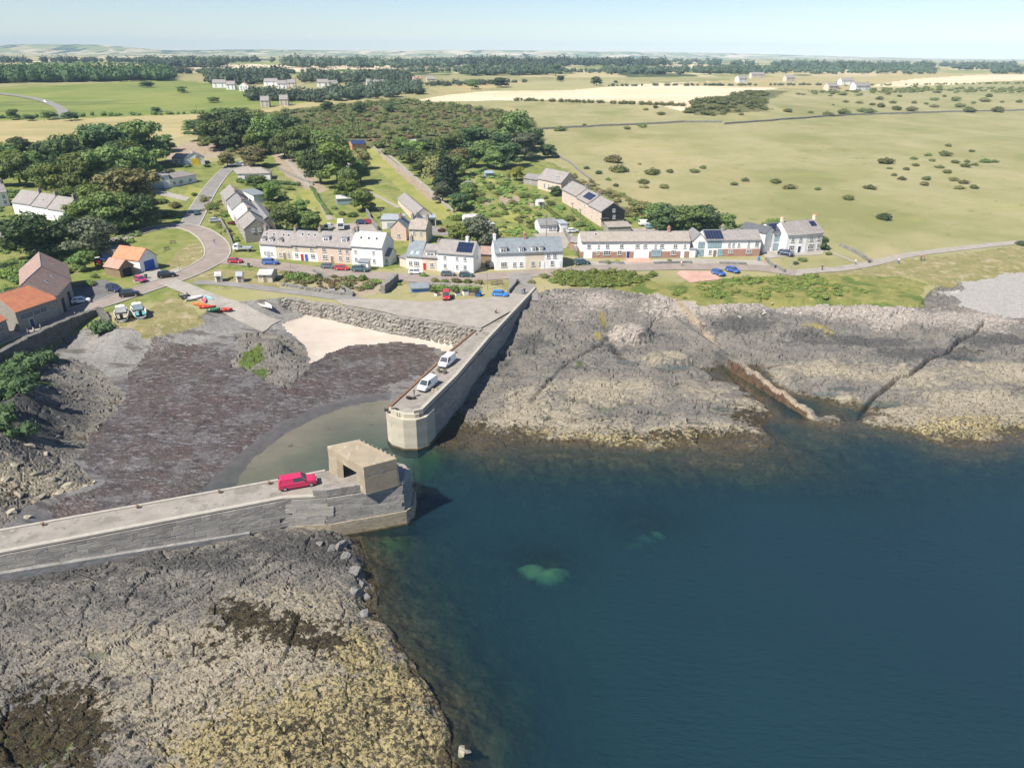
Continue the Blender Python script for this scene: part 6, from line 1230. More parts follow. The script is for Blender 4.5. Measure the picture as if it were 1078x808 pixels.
def pots(px, py, z, label, m, n=5, sd=1):
    p = P(px, py, z); rg = random.Random(sd); t = empty('lobster_pots', (p.x, p.y, z)); tag(t, label, 'lobster pots')
    for i in range(n):
        x, y = rg.uniform(-.9, .9), rg.uniform(-.5, .5); zz = .42*(i % 2)*(i > 2); mb = MB(); a = rg.uniform(0, 3)
        mb.box(-.35,.35,-.25,.25,0,.05)
        for s in (-.32, 0, .32):
            for k in range(5):
                t0, t1 = math.pi*k/5, math.pi*(k+1)/5; mb.tube((s,.25*math.cos(t0),.05+.34*math.sin(t0)),(s,.25*math.cos(t1),.05+.34*math.sin(t1)),.03,n=4)
        for k in range(7): t0 = math.pi*(k+.5)/7; mb.tube((-.33,.25*math.cos(t0),.05+.34*math.sin(t0)),(.33,.25*math.cos(t0),.05+.34*math.sin(t0)),.028,n=4)
        mb.build('pot', m, t, loc=(x, y, zz), rz=a)
pots(466, 392, ZD+.12, 'brown lobster pots stacked between the two white vans', 'timber', 6, 1)
pots(460, 412, ZD+.12, 'pale rope and pots beside the nearer white van', 'boat_inside', 5, 2)
pots(435, 420, ZD+.12, 'dark pots near the far pier end', 'black_trim', 3, 3)
pots(412, 432, ZD+.12, 'black pots at the corner of the far pier end', 'black_trim', 3, 5)
def clutter(px, py, m, label, nm, w=1.2, d=.8, h=.7):
    p = PG(px, py); t = empty(nm, (p.x, p.y, p.z+.05), random.uniform(0, 3)); tag(t, label, nm.replace('_', ' '))
    MB().loft([[(-w/2,-d/2,0),(w/2,-d/2,0),(w/2,d/2,0),(-w/2,d/2,0)],[(-w*.55,-d*.55,h*.9),(w*.55,-d*.55,h*.9),(w*.55,d*.55,h*.9),(-w*.55,d*.55,h*.9)]]).build('bin_body', m, t); MB().box(-w*.57,w*.57,-d*.57,d*.57,h*.9+.003,h).build('rim', 'black_trim', t)
for a in ((460,311,'car_white','white fish box left of the red van','fish_box'),(482,311,'boat_white','pale fish box right of the red van','fish_box'),(490,310.5,'car_white','tall white tub on the quay','fish_tub',1.4,1.2,1.2),(497,311,'cloth_tan','tan tub on the quay','fish_tub',1.2,1.,1.),(503,311.5,'boat_blue','covered blue tub on the quay','fish_tub',1.5,1.2,.9),(363,307,'grey_paint','grey crate in the seafront gardens','crate'),(350,306,'boat_white','white crate in the seafront gardens','crate')): clutter(*a)
# ================================================================== VEGETATION
def leafmat(name, a, b, rnd=.34, trans=.3): return mat(name, a, b, .55, detail=3, lo=.38, hi=.62, layers=[(tuple(v*.55 for v in a), 1.3, .55, .68, .6), (tuple(min(1, v*1.5) for v in b), 2.2, .6, .72, .45)], rough=.75, rnd=rnd, spec=.2, trans=trans)
leafmat('leaf_mid', (0.140,0.199,0.067), (0.194,0.261,0.081)); leafmat('leaf_dark', (0.076,0.117,0.050), (0.107,0.156,0.063)); leafmat('leaf_light', (0.157,0.223,0.059), (0.215,0.281,0.075)); leafmat('leaf_olive', (0.191,0.191,0.077), (0.255,0.236,0.100))
leafmat('gorse', (0.129,0.154,0.052), (0.182,0.198,0.069)); leafmat('conifer', (0.033,0.057,0.036), (0.051,0.078,0.045)); leafmat('leaf_hazed', (0.085,0.124,0.080), (0.124,0.158,0.096)); leafmat('bracken', (0.169,0.254,0.059), (0.254,0.304,0.076)); leafmat('leaf_grey', (0.147,0.168,0.105), (0.182,0.203,0.126)); leafmat('leaf_yellow', (.32,.30,.05), (.24,.26,.05)); leafmat('leaf_red', (.13,.05,.035), (.17,.07,.045)); leafmat('heather', (.15,.085,.055), (.19,.12,.07))  # far-wood leaves: distance haze mixed into their pale bluish green
mat('bark', (.085,.065,.05), (.13,.105,.085), 2, stretch=(1,1,.3), rough=.95, bump=(6,.6,.06))
def leaf_cloud(lobes, n, size, rg, low=-.35, core=True):
    """leaf clumps over the surface of the lobes (cx,cy,cz,rx,rz) plus a rough core for each"""
    V = []; Fc = []
    tot = sum(l[3]*l[3] for l in lobes)
    for cx, cy, cz, rx, rz_ in lobes:
        k = max(6, int(n*rx*rx/tot))
        z = rg.uniform(low, 1, k); a = rg.uniform(0, 2*math.pi, k); q = np.sqrt(np.maximum(0, 1-z*z)); N_ = np.stack([q*np.cos(a), q*np.sin(a), z], 1)
        rr = rg.uniform(.68, 1.28, k)[:, None]
        C = np.array([cx, cy, cz])+N_*rr*np.array([rx, rx, rz_])
        D_n = N_+rg.normal(0, .42, (k, 3)); D_n /= np.linalg.norm(D_n, axis=1)[:, None]
        T = np.cross(D_n, rg.normal(0, 1, (k, 3))); T /= np.linalg.norm(T, axis=1)[:, None]; B = np.cross(D_n, T)
        s = (size*rg.uniform(.55, 1.25, k))[:, None]
        for c, t_, b_, m_ in zip(C, T*s, B*s*.8, D_n*s*.35):
            o = len(V); V += [c-t_, c-b_*.8+m_*.5, c+t_, c+b_+m_*.3]; Fc.append((o, o+1, o+2, o+3))
        if core:
            o = len(V); m1 = 6
            for i in range(1, 4):
                th = math.pi*i/4
                for j in range(m1):
                    w3 = .74*rg.uniform(.85, 1.1); V.append(np.array([cx+rx*w3*math.sin(th)*math.cos(j*math.pi/3), cy+rx*w3*math.sin(th)*math.sin(j*math.pi/3), cz+rz_*w3*math.cos(th)]))
            for i in range(2):
                for j in range(m1): Fc.append((o+i*m1+j, o+(i+1)*m1+j, o+(i+1)*m1+(j+1)%m1, o+i*m1+(j+1)%m1))
            Fc.append(tuple(o+j for j in range(m1)))
    return V, Fc
def mesh_from(name, V, Fc, m):
    me = D.meshes.new(name); me.from_pydata([tuple(v) for v in V], [], Fc); me.materials.append(M(m)); return me
def broadleaf(seed):
    rg = np.random.default_rng(seed); asp = rg.uniform(.85, 1.18); lobes = [(0,0,6.,2.1,2.2),(0,0,3.4,2.,1.8)]
    for i in range(21):
        a = i*2.4+rg.uniform(-.4, .4); r = rg.uniform(1., 3.1); z = rg.uniform(1.9, 8.3)*(1-.05*r)
        lobes.append((r*math.cos(a)*asp, r*math.sin(a)/asp, z, rg.uniform(.65, 1.5), rg.uniform(.6, 1.3)))
    V, Fc = leaf_cloud(lobes, 3000, .33, rg)
    tk = MB().tube((0,0,-.5),(.1,.05,3.2),.34,.22,8)
    for i in range(5):
        a = i*1.26; tk.tube((.1,.05,2.3+i*.2),(1.7*math.cos(a),1.7*math.sin(a),4.8+.3*i),.15,.05,6)
    return mesh_from('crown', V, Fc, 'leaf_mid'), tk.mesh('trunk', 'bark')
def conifer(seed):
    rg = np.random.default_rng(seed); lobes = []
    for i in range(12):
        z = 1.2+i*.75; r = 2.3*(1-i/13.)
        for k in range(5 if i < 8 else 3):
            a = k*1.256+i*.7; lobes.append((r*.6*math.cos(a), r*.6*math.sin(a), z, max(.3, r*.5), .5))
    V, Fc = leaf_cloud(lobes, 2000, .3, rg, core=False)
    return mesh_from('crown', V, Fc, 'conifer'), MB().tube((0,0,-.5),(0,0,9.5),.28,.04,8).mesh('trunk', 'bark')
def bushmesh(seed, m='gorse'):
    rg = np.random.default_rng(seed); lobes = [(0,0,.5,.8,.75)]
    for i in range(6): a = i*1.05+rg.uniform(-.3, .3); r = rg.uniform(.5, 1.1); lobes.append((r*math.cos(a), r*math.sin(a), rg.uniform(.25, .6), rg.uniform(.45, .75), rg.uniform(.4, .7)))
    V, Fc = leaf_cloud(lobes, 480, .17, rg, low=-.1)
    return mesh_from('foliage', V, Fc, m), MB().tube((0,0,-.3),(0,0,.5),.08,.05,5).mesh('stem', 'bark')
BL = [broadleaf(i) for i in range(9)]; CF = [conifer(i+40) for i in range(2)]; BU = [bushmesh(i+70) for i in range(5)]
LEAF = dict(m='leaf_mid', d='leaf_dark', l='leaf_light', o='leaf_olive', g='leaf_grey', c='conifer', y='leaf_yellow', r='leaf_red', b='bracken', f='leaf_hazed', w='gorse', h='heather')
rgT = random.Random(21)
def tree(px, py, wpx, hpx, kind, label, group=None):
    """px, py = foot of the tree; wpx, hpx = crown width and height in photo pixels"""
    p = PL(px, py); z = gz(p.x, p.y); v = Vector((p.x, p.y, z-CAMZ)); depth = v.dot(Vector(RCAM @ np.array([0, 0, -1.])))
    mpp = depth/F; H_ = hpx*mpp/math.cos(math.atan2(CAMZ-z, p.y)); W_ = wpx*mpp
    pr = rgT.choice(CF if kind == 'c' else BL); k = H_/9.; kw = W_/(4.6 if kind == 'c' else 7.2); a = rgT.uniform(0, 6.28)
    t = place('conifer_tree' if kind == 'c' else 'broadleaf_tree', pr[1], None, (p.x, p.y, z), a, (kw, kw, k)); tag(t, label, 'tree', group)
    # the trunk mesh is the thing's own part: use an empty root instead
    D.objects.remove(t); t = empty('conifer_tree' if kind == 'c' else 'broadleaf_tree', (p.x, p.y, z), a); tag(t, label, 'tree', group)
    c = place('crown', pr[0], t, scale=(kw, kw, k), m=LEAF[kind]); place('trunk', pr[1], t, scale=(min(kw, k), min(kw, k), k)); return t
def bush(px, py, wpx, label, kind='w', hk=.75, group=None, name='gorse_bush', cat='bush'):
    p = PL(px, py); z = gz(p.x, p.y); mpp = (p.y*.906+(CAMZ-z)*.423)/F; W_ = wpx*mpp; k = W_/2.9; pr = rgT.choice(BU); a = rgT.uniform(0, 6.28)
    t = empty(name, (p.x, p.y, z), a); tag(t, label, cat, group)
    place('foliage', pr[0], t, scale=(k*rgT.uniform(.9, 1.15), k*rgT.uniform(.8, 1.), k*hk), m=LEAF[kind]); place('stem', pr[1], t, scale=(k, k, k*hk)); return t
def near_house(px, py):
    p = PL(px, py); hx, hy, lb = min(HOUSES, key=lambda h: (h[0]-p.x)**2+(h[1]-p.y)**2); ws = lb.replace(',', '').split()
    dx, dy = p.x-hx, p.y-hy; rel = ('right of' if dx > 0 else 'left of') if abs(dx) > abs(dy) else ('behind' if dy > 0 else 'before')
    ws = ws[:9]
    while ws[-1] in ('with','and','the','of','in','at','on','its','by','beside','two','to','behind','from','small','dark','white','above','left','right','next','between','a','one','her','stone','narrow'): ws.pop()
    return f'{rel} the '+' '.join(ws)
WOOD = 'wood left of the hill road'
for x, y, w, h, k in ((8,176,30,26,'m'),(28,170,26,24,'d'),(47,182,30,32,'d'),(22,196,32,34,'m'),(75,190,44,48,'d'),(97,182,38,44,'m'),(118,182,44,50,'d'),(150,176,52,46,'m'),(135,160,34,30,'d'),(60,206,36,34,'l'),(95,208,42,44,'m'),(122,205,46,50,'m'),(165,172,30,26,'o'),(172,160,24,18,'m'),(82,172,30,30,'m'),(108,165,36,34,'d'),(128,190,40,40,'d'),(45,198,28,26,'m'),(4,196,26,26,'d'),(62,180,30,34,'m'),(15,184,28,26,'l'),(36,188,30,28,'m'),(85,198,34,36,'l'),(108,196,36,38,'m'),(140,186,38,38,'l'),(110,176,34,34,'m'),(70,172,26,24,'o'),(145,198,40,40,'m'),(104,224,36,30,'l'),(130,216,40,38,'d'),(160,186,24,24,'m')):
    tree(x, y, w, h, k, {'m':'mid green','d':'dark green','l':'light green','o':'olive'}[k]+' wood tree '+near_house(x, y), WOOD)
WOOD2 = 'woodland strip above the hillside bungalow'
for x, y, w, h, k in ((205,140,22,14,'m'),(218,136,24,16,'d'),(232,132,24,18,'m'),(245,134,26,18,'d'),(258,130,24,16,'m'),(272,134,28,18,'o'),(288,138,26,18,'m'),(244,148,30,24,'o'),(272,162,28,22,'l'),(300,166,28,24,'m'),(318,156,28,24,'m'),(330,166,28,28,'l'),(326,182,24,24,'m'),(340,164,26,22,'d'),(424,160,22,16,'m'),(436,166,24,18,'l'),(466,184,28,22,'m'),(484,176,26,20,'o'),(512,170,28,22,'m'),(526,160,26,20,'d'),(530,146,26,20,'m'),(480,158,26,18,'m'),(452,162,24,16,'d')):
    tree(x, y, w, h, k, {'m':'mid green','d':'dark green','l':'light green','o':'olive'}[k]+' strip tree '+near_house(x, y), WOOD2)
for a in ((140,231,60,54,'o','large olive green tree beside the village road'),(118,244,46,42,'m','round tree between the olive tree and the lawn'),(152,240,34,36,'d','dark tree leaning over the road left of the green'),(106,272,50,42,'g','wide grey green tree above the open shed'),(38,272,62,48,'d','broad dark tree on the lawn behind the smokehouse'),(75,258,26,32,'d','small dark tree alone on the bright lawn'),(75,216,24,20,'l','bright bushy tree right of the grey roofed terrace'),(86,236,32,24,'l','low bright green tree below the slate hung gable'),(58,262,28,18,'m','leafy shrub tree left of the small lawn tree'),(90,284,24,20,'m','small tree between the smokehouse and the tractor'),(228,156,38,28,'m','tree above the dark red car on the hill road'),(215,148,30,20,'d','dark tree above the yellow panelled house'),(255,156,42,38,'d','tall dark tree left of the hillside bungalow chimney'),(285,160,38,36,'m','mid green tree above the hillside bungalow'),(240,176,20,16,'o','small olive tree by the top of the hill road'),(268,176,30,22,'o','olive tree right behind the hillside bungalow'),(312,170,34,34,'m','tree right of the allotment slope'),(270,148,40,30,'m','leafy tree at the scrub edge above the bungalow'),(300,150,34,28,'d','dark tree at the scrub edge above the allotment'),(350,176,42,36,'m','broad tree above the grey garden shed'),(338,194,34,40,'d','dark tree left of the summerhouse garden'),(356,196,40,44,'l','bright green tree above the summerhouse'),(368,202,22,26,'m','tree beside the garden track'),(366,212,26,24,'l','light green tree just above the summerhouse'),(382,222,26,24,'l','low light tree right of the summerhouse'),(382,178,18,18,'o','olive tree left of the mown strip'),(380,192,20,24,'m','tree left of the mown strip middle'),(444,184,32,26,'m','wide tree right of the mown strip top'),(458,194,30,30,'o','olive tree right of the mown strip'),(470,206,28,48,'c','tall dark conifer right of the mown strip'),(466,214,20,22,'g','grey green tree in front of the conifer'),(484,222,22,20,'d','dark small tree at the end of the pale wall'),(428,172,20,16,'d','dark tree at the top of the pale wall'),(303,244,34,30,'m','round tree behind the stone cottage'),(327,244,26,22,'m','small tree behind the front terrace by the lawn'),(285,212,20,20,'l','small tree in the long back garden'),(318,226,18,16,'m','small tree by the striped lawn'),(270,200,22,16,'m','tree in the hedge beside the bungalow'),(488,268,36,34,'l','yellow green tree behind the solar roofed house'),(506,268,38,40,'g','big grey green tree behind the shed roof'),(540,273,18,12,'d','dark bushy tree behind the white terrace'),(562,270,24,16,'o','olive shrub tree behind the cream terrace house'),(535,176,30,26,'d','dark tree behind the slate side wing'),(552,168,30,28,'g','grey green tree at the pasture corner'),(545,150,36,34,'m','tree at the top of the pasture hedge'),(560,158,24,22,'d','dark tree in the pasture hedge'),(577,166,16,14,'d','round dark bush tree alone at the pasture edge'),(500,176,28,22,'m','tree in the upper gardens left of the greenhouse'),(480,186,26,22,'m','tree in the upper gardens by the conifer'),(520,178,26,20,'m','tree behind the pale glass greenhouse'),(493,210,22,18,'m','round tree beside the little stone garden shed'),(500,160,40,26,'d','dark spreading tree at the scrub edge'),(470,168,34,26,'m','tree at the scrub edge above the conifer'),(544,190,16,14,'y','bright yellow green bush tree left of the slate wing'),(584,206,14,10,'d','small dark tree before the stone hall'),(700,246,34,30,'d','dark tree behind the orange stained roof'),(722,246,36,30,'m','tree behind the link garage'),(742,244,36,28,'d','dark tree behind the teal glazed house'),(762,246,28,22,'m','tree behind the brick and white pair'),(690,238,30,24,'m','tree by the hedge above the white van'),(676,230,24,18,'o','olive tree below the pasture'),(812,246,22,16,'l','light bush tree behind the tall white modern house'),(785,246,18,12,'l','light bush tree behind the brick and white end house'),(866,263,10,14,'d','dark small tree at the corner of the last house')):
    tree(*a)
G1 = 'gorse bushes on the pasture'
for x, y, w in ((646,171,22),(653,181,20),(686,183,18),(705,181,10),(730,181,11),(740,177,9),(678,193,14),(678,198,9),(699,198,12),(773,195,10),(785,191,10),(673,173,5),(676,134,12),(660,136,9),(589,138,14),(680,116,8),(690,114,8),(696,121,9),(615,132,6),(829,118,10),(854,119,6),(932,172,17),(936,178,6),(954,179,8),(941,185,8),(949,189,10),(964,175,9),(961,168,8),(977,164,9),(981,170,8),(994,164,15),(998,154,8),(1022,160,7),(989,177,9),(997,182,10),(1005,172,9),(1016,176,11),(1018,171,8),(1027,174,8),(1036,171,12),(1046,171,8),(975,189,11),(973,195,11),(1004,190,11),(1014,193,11),(1025,198,11),(1009,199,11),(817,193,14),(830,199,14),(916,199,13),(877,111,4),(904,109,8),(926,105,10),(927,113,12),(940,109,8),(944,116,12),(962,109,8),(984,106,9),(983,113,9),(1006,106,12),(1009,113,12),(1036,107,12),(1055,108,6),(1073,108,9),(1041,102,10),(947,102,6),(994,102,6),(893,210,14),(860,200,8),(908,118,12),(870,122,14),(888,120,16),(915,119,14),(960,117,14),(1020,118,16),(1050,118,16),(890,108,7),(918,111,7),(975,110,6),(1025,109,7),(765,117,10),(780,121,8),(750,122,8)):
    bush(x, y, w, ('wide ' if w > 13 else 'small ' if w < 9 else '')+'gorse bush '+('on the pasture behind the black gable' if x < 850 and y > 140 else 'below the field wall on the right pasture' if y > 140 else 'near the whin ridge' if x < 800 else 'above the field wall on the right pasture'), rgT.choice('wwwom'), group=G1)
bush(931, 231, 16, 'large lone dark green bush on the pasture behind the last house', 'd', .9); bush(1075, 258, 12, 'dark bush beside the coast track at the right edge', 'd', .8)
G2 = 'garden shrubs of the village'
for x, y, w, k in ((305,293,14,'l'),(316,293,18,'m'),(326,296,14,'l'),(336,292,10,'d'),(345,297,12,'o'),(354,300,14,'h'),(362,302,16,'o'),(370,294,12,'m'),(382,294,14,'l'),(386,304,14,'m'),(395,298,12,'l'),(404,306,10,'l'),(300,289,10,'o'),(446,291,9,'l'),(458,297,12,'o'),(468,298,12,'l'),(480,297,12,'o'),(492,298,12,'l'),(503,299,12,'o'),(455,306,12,'m'),(466,306,14,'l'),(478,306,14,'m'),(490,307,14,'l'),(500,307,12,'m'),(455,300,8,'d'),(590,289,16,'o'),(600,292,16,'l'),(572,292,12,'o'),(582,297,12,'l'),(560,298,10,'o'),(530,226,10,'l'),(545,232,10,'o'),(520,228,8,'m'),(555,222,10,'l'),(540,215,12,'o'),(525,205,12,'m'),(550,208,12,'l'),(565,210,10,'m'),(530,196,12,'l'),(590,220,12,'l'),(600,232,14,'l'),(610,238,14,'m'),(580,216,12,'m'),(620,243,12,'l'),(505,222,10,'o'),(495,220,12,'m'),(485,212,12,'d'),(508,212,12,'l'),(480,204,10,'y'),(516,198,12,'m'),(560,240,14,'l'),(540,262,14,'l'),(550,262,12,'y'),(528,264,12,'l'),(520,250,12,'o'),(470,262,12,'l'),(455,262,10,'d'),(465,244,10,'r'),(472,240,8,'r'),(360,226,10,'m'),(372,228,12,'m'),(346,226,9,'l'),(330,232,12,'m'),(300,226,12,'m'),(290,234,10,'l'),(282,222,12,'o'),(276,210,12,'l'),(296,210,12,'m'),(306,200,10,'l'),(290,198,16,'m'),(270,192,16,'d'),(254,192,12,'m'),(225,220,14,'m'),(215,212,10,'o'),(245,236,10,'r'),(240,244,10,'l'),(236,228,12,'l'),(250,254,8,'l'),(185,218,16,'o'),(172,214,14,'m'),(178,228,16,'l'),(160,222,14,'m'),(205,206,8,'m'),(186,176,10,'d'),(198,176,8,'m'),(218,176,8,'d'),(232,172,8,'d'),(180,182,10,'o'),(10,292,26,'l'),(30,296,24,'m'),(48,290,20,'l'),(8,310,24,'m'),(22,322,20,'d'),(46,275,12,'r'),(60,280,16,'o'),(70,288,16,'m'),(85,268,12,'l'),(64,246,14,'l'),(95,300,14,'m'),(100,292,10,'m'),(6,282,14,'d'),(2,330,20,'m'),(622,208,10,'d'),(632,214,10,'l'),(645,222,12,'l'),(658,228,12,'m'),(640,205,8,'d'),(618,178,7,'d'),(630,183,9,'d'),(640,190,8,'m'),(648,196,8,'d'),(655,206,10,'l'),(668,216,12,'l'),(705,232,14,'l'),(720,236,12,'m'),(845,275,10,'m'),(838,278,8,'d'),(870,262,10,'m'),(872,268,8,'l'),(650,276,8,'y'),(640,277,8,'l'),(705,275,6,'l'),(480,232,12,'l'),(420,300,6,'l'),(408,262,8,'m'),(400,230,6,'l'),(352,220,8,'m'),(270,292,6,'o'),(243,293,5,'o'),(293,294,6,'o')):
    bush(x, y, w, {'l':'bright green shrub','m':'mid green shrub','d':'dark green shrub','o':'olive shrub','h':'reddish shrub','y':'yellow shrub','r':'dark red shrub'}[k]+' '+near_house(x, y), k, .85, G2, 'garden_shrub', 'shrub')
# masses nobody could count
def mass(name, label, spots, m, per=60, size=.5, cat='scrub', kind='stuff'):
    """one mesh of many leafy clumps: spots = (x, y, z, radius, height)"""
    rg = np.random.default_rng(len(spots)); V = []; Fc = []
    for x, y, z, r, h in spots:
        lb = [(x, y, z+h*.5, r, h*.55)]+[(x+r*.6*math.cos(a), y+r*.6*math.sin(a), z+h*rg.uniform(.25, .6), r*rg.uniform(.45, .65), h*rg.uniform(.3, .42)) for a in rg.uniform(0, 6.28, 3)]
        v, f = leaf_cloud(lb, per, size*r, rg, low=-.1); o = len(V); V += v; Fc += [tuple(i+o for i in q) for q in f]
    ob = place(name, mesh_from(name, V, Fc, m)); tag(ob, label, cat, kind=kind); return ob
def scatter(pts, n, seed, rr, hh, edge=0.):
    rg = random.Random(seed); q = poly_px(pts); xs = [a for a, b in q]; ys = [b for a, b in q]; out_ = []
    while len(out_) < n:
        x, y = rg.uniform(min(xs), max(xs)), rg.uniform(min(ys), max(ys))
        if inpoly(np.array([x]), np.array([y]), q)[0]: r = rg.uniform(*rr); out_.append((x, y, gz(x, y)-.1, r, r*rg.uniform(*hh)))
    return out_
mass('gorse_scrub', 'dense olive gorse scrub covering the knoll behind the gardens', scatter([(205,150),(230,130),(300,117),(420,105),(500,112),(558,124),(572,148),(480,170),(420,164),(330,163),(290,158),(240,166)], 620, 5, (1.6,3.4), (.7,1.1)), 'gorse', 46, .2)
mass('dark_scrub', 'darker green bushes scattered through the gorse knoll', scatter([(205,150),(230,130),(300,117),(420,105),(500,112),(558,124),(572,148),(480,170),(420,164),(330,163),(290,158),(240,166)], 150, 6, (1.8,3.6), (.8,1.2)), 'leaf_mid', 60, .18)
mass('heather_scrub', 'brownish dry bushes scattered through the gorse knoll', scatter([(240,150),(300,122),(420,108),(500,114),(550,128),(480,160),(330,160)], 130, 16, (1.5,3.), (.6,.9)), 'heather', 46, .2)
mass('whin_scrub', 'dark whin scrub on the ridge by the stubble field', scatter([(718,119),(750,105),(785,96),(806,97),(808,116),(770,120),(735,122)], 190, 7, (2.,4.2), (.6,.9)), 'gorse', 50, .2)
mass('whin_scrub', 'line of low whin along the upper pasture on the right', scatter([(836,100),(870,95),(960,92),(1090,93),(1090,98),(980,98),(900,101),(850,103)], 150, 8, (2.,4.2), (.5,.8)), 'gorse', 40, .22)
mass('bracken_bank', 'green bracken bank above the rocks beside the seafront road', scatter([(583,292),(600,287),(660,287),(690,290),(672,300),(620,303),(590,300)], 150, 9, (.7,1.4), (.7,1.1)), 'bracken', 60, .2)
mass('bracken_bank', 'green bracken patches below the parked blue cars', scatter([(705,306),(740,298),(790,292),(850,290),(900,296),(925,310),(860,314),(780,314),(720,316)], 130, 10, (.6,1.3), (.5,.8)), 'bracken', 60, .2)
mass('garden_growth', 'tangled low planting filling the gardens behind the terrace', scatter([(476,180),(540,185),(600,225),(585,245),(540,262),(500,240),(470,232)], 190, 12, (.6,1.5), (.6,1.)), 'leaf_light', 40, .2)
mass('garden_growth', 'darker mixed shrubs and vegetable rows in the gardens behind the terrace', scatter([(476,180),(540,185),(600,225),(585,245),(540,262),(500,240),(470,232)], 100, 17, (.5,1.4), (.6,1.1)), 'leaf_mid', 40, .2)
mass('garden_growth', 'flowering shrubs in the gardens behind the terrace', scatter([(490,195),(540,200),(585,230),(550,255),(500,235)], 60, 18, (.4,.9), (.6,1.)), 'leaf_yellow', 40, .22)
mass('garden_growth', 'rough planting in the long gardens right of the stepped terrace', scatter([(275,200),(300,198),(322,232),(300,240),(280,228)], 90, 19, (.6,1.3), (.6,1.)), 'leaf_mid', 40, .2)
mass('garden_growth', 'mixed planting on the bank between the stone row and the pasture', scatter([(600,180),(640,200),(700,228),(690,238),(650,225),(615,205)], 130, 20, (.6,1.6), (.5,.9)), 'leaf_olive', 40, .2)
mass('garden_growth', 'front garden planting below the stepped terrace', scatter([(212,205),(232,212),(252,255),(244,258),(228,236),(212,222)], 60, 22, (.5,1.1), (.6,1.)), 'leaf_olive', 40, .2)
mass('garden_growth', 'tangled planting in the seafront plots above the quay', scatter([(296,287),(330,290),(400,296),(398,302),(372,308),(330,304),(300,299)], 90, 13, (.5,1.1), (.6,1.)), 'leaf_olive', 44, .2)
mass('undergrowth', 'green undergrowth below the wood and around the left houses', scatter([(0,200),(60,210),(120,215),(150,245),(110,275),(60,290),(0,300)], 240, 14, (.8,2.), (.6,1.)), 'leaf_mid', 44, .2)
mass('undergrowth', 'brambles and weeds on the bank below the sea wall', [(p.x+random.uniform(-1.2,1.2), p.y+random.uniform(-1.,1.), gz(p.x, p.y)-.1, random.uniform(1.2,2.2), random.uniform(1.6,2.9)) for a, b, z in ((5,398,4.8),(14,392,4.8),(24,385,4.4),(8,412,4.8),(20,402,4.4),(32,392,4.),(36,402,3.6),(4,430,5),(14,420,4.8),(28,414,4.2),(10,445,4.6),(30,430,4),(-6,450,5),(45,384,3.6),(6,465,4.4),(25,470,3.6),(104,352,4.6),(110,350,5.2)) for p in [P(a, b, z)] for _ in range(3)], 'leaf_dark', 50, .18)  # dark leaf colour puts the bank's shade into the foliage
def hedge(px, h, label, m='leaf_mid'):
    q = [PL(a, b) for a, b in px]; sp = []
    for a, b in zip(q[:-1], q[1:]):
        k = max(2, int((b-a).length/1.1))
        for j in range(k): c = a.lerp(b, j/k); sp.append((c.x+random.uniform(-.2,.2), c.y+random.uniform(-.2,.2), gz(c.x, c.y)-.2, random.uniform(.7,1.), h*random.uniform(.85,1.15)))
    ob = mass('hedge', label, sp, m, 40, .22, 'hedge', 'thing'); return ob
for px, h, lb, m in (([(603,222),(622,240),(634,246)], 1.5, 'long green hedge below the stone row and its lane', 'leaf_light'), ([(556,206),(578,222),(598,238)], 1.3, 'hedge running down between the gardens and the lane', 'leaf_light'), ([(282,193),(318,196)], 2., 'dark clipped hedge below the allotment slope', 'leaf_dark'), ([(253,193),(282,193)], 1.6, 'hedge in front of the hillside bungalow', 'leaf_mid'), ([(474,196),(512,178)], 1.6, 'hedge between the upper garden plots', 'leaf_mid'), ([(478,246),(520,252),(548,254)], 1.4, 'hedge along the garden lane behind the white terrace', 'leaf_mid'), ([(606,262),(611,272)], 1.2, 'bright hedge on the lane bank by the brick row', 'leaf_light'), ([(452,303),(507,305)], 1.1, 'green hedge behind the parked vehicles on the quay', 'leaf_light'), ([(668,232),(700,240)], 1.8, 'hedge below the white van and pale blue car', 'leaf_mid'), ([(328,198),(346,226)], 1.3, 'hedge beside the striped lawn', 'leaf_mid'), ([(640,200),(690,222),(720,230)], 1.2, 'rough hedge along the pasture edge above the brick row', 'leaf_olive')): hedge(px, h, lb, m)
def belt(x0, x1, y0, y1, rows, dpx, hm, n, seed, name, label, m='leaf_hazed'):
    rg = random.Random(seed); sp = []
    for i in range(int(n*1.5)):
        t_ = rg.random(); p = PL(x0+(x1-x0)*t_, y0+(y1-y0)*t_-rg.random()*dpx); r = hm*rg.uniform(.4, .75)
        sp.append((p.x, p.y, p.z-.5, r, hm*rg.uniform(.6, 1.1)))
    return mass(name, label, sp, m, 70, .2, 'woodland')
belt(-70, 176, 89, 85, 3, 4.5, 17, 200, 31, 'woodland', 'dark wood along the left skyline behind the green field', 'leaf_dark')
belt(222, 300, 90, 88, 3, 8, 15, 70, 32, 'woodland', 'wooded hilltop between the distant white houses')
belt(262, 345, 106, 108, 2, 5, 9, 50, 33, 'tree_belt', 'belt of trees below the hilltop village')
belt(345, 440, 107, 101, 2, 10, 10, 70, 34, 'tree_belt', 'belt of trees right of the hilltop village')
belt(318, 432, 89, 87, 2, 6, 13, 60, 35, 'woodland', 'trees behind the hilltop village')
belt(440, 560, 92, 88, 2, 2, 6, 26, 36, 'hedgerow', 'field hedge with trees right of the pink house')
belt(488, 585, 80, 79, 2, 3, 15, 60, 37, 'woodland', 'dark distant wood left of the stubble field')
belt(636, 800, 78.5, 79, 3, 3.5, 13, 90, 38, 'woodland', 'long dark wood beyond the stubble field')
belt(790, 985, 78, 78.5, 3, 4, 12, 80, 39, 'woodland', 'long dark wood beyond the right farm')
belt(1046, 1110, 78, 78, 3, 2, 14, 30, 40, 'woodland', 'clump of dark trees on the right skyline')
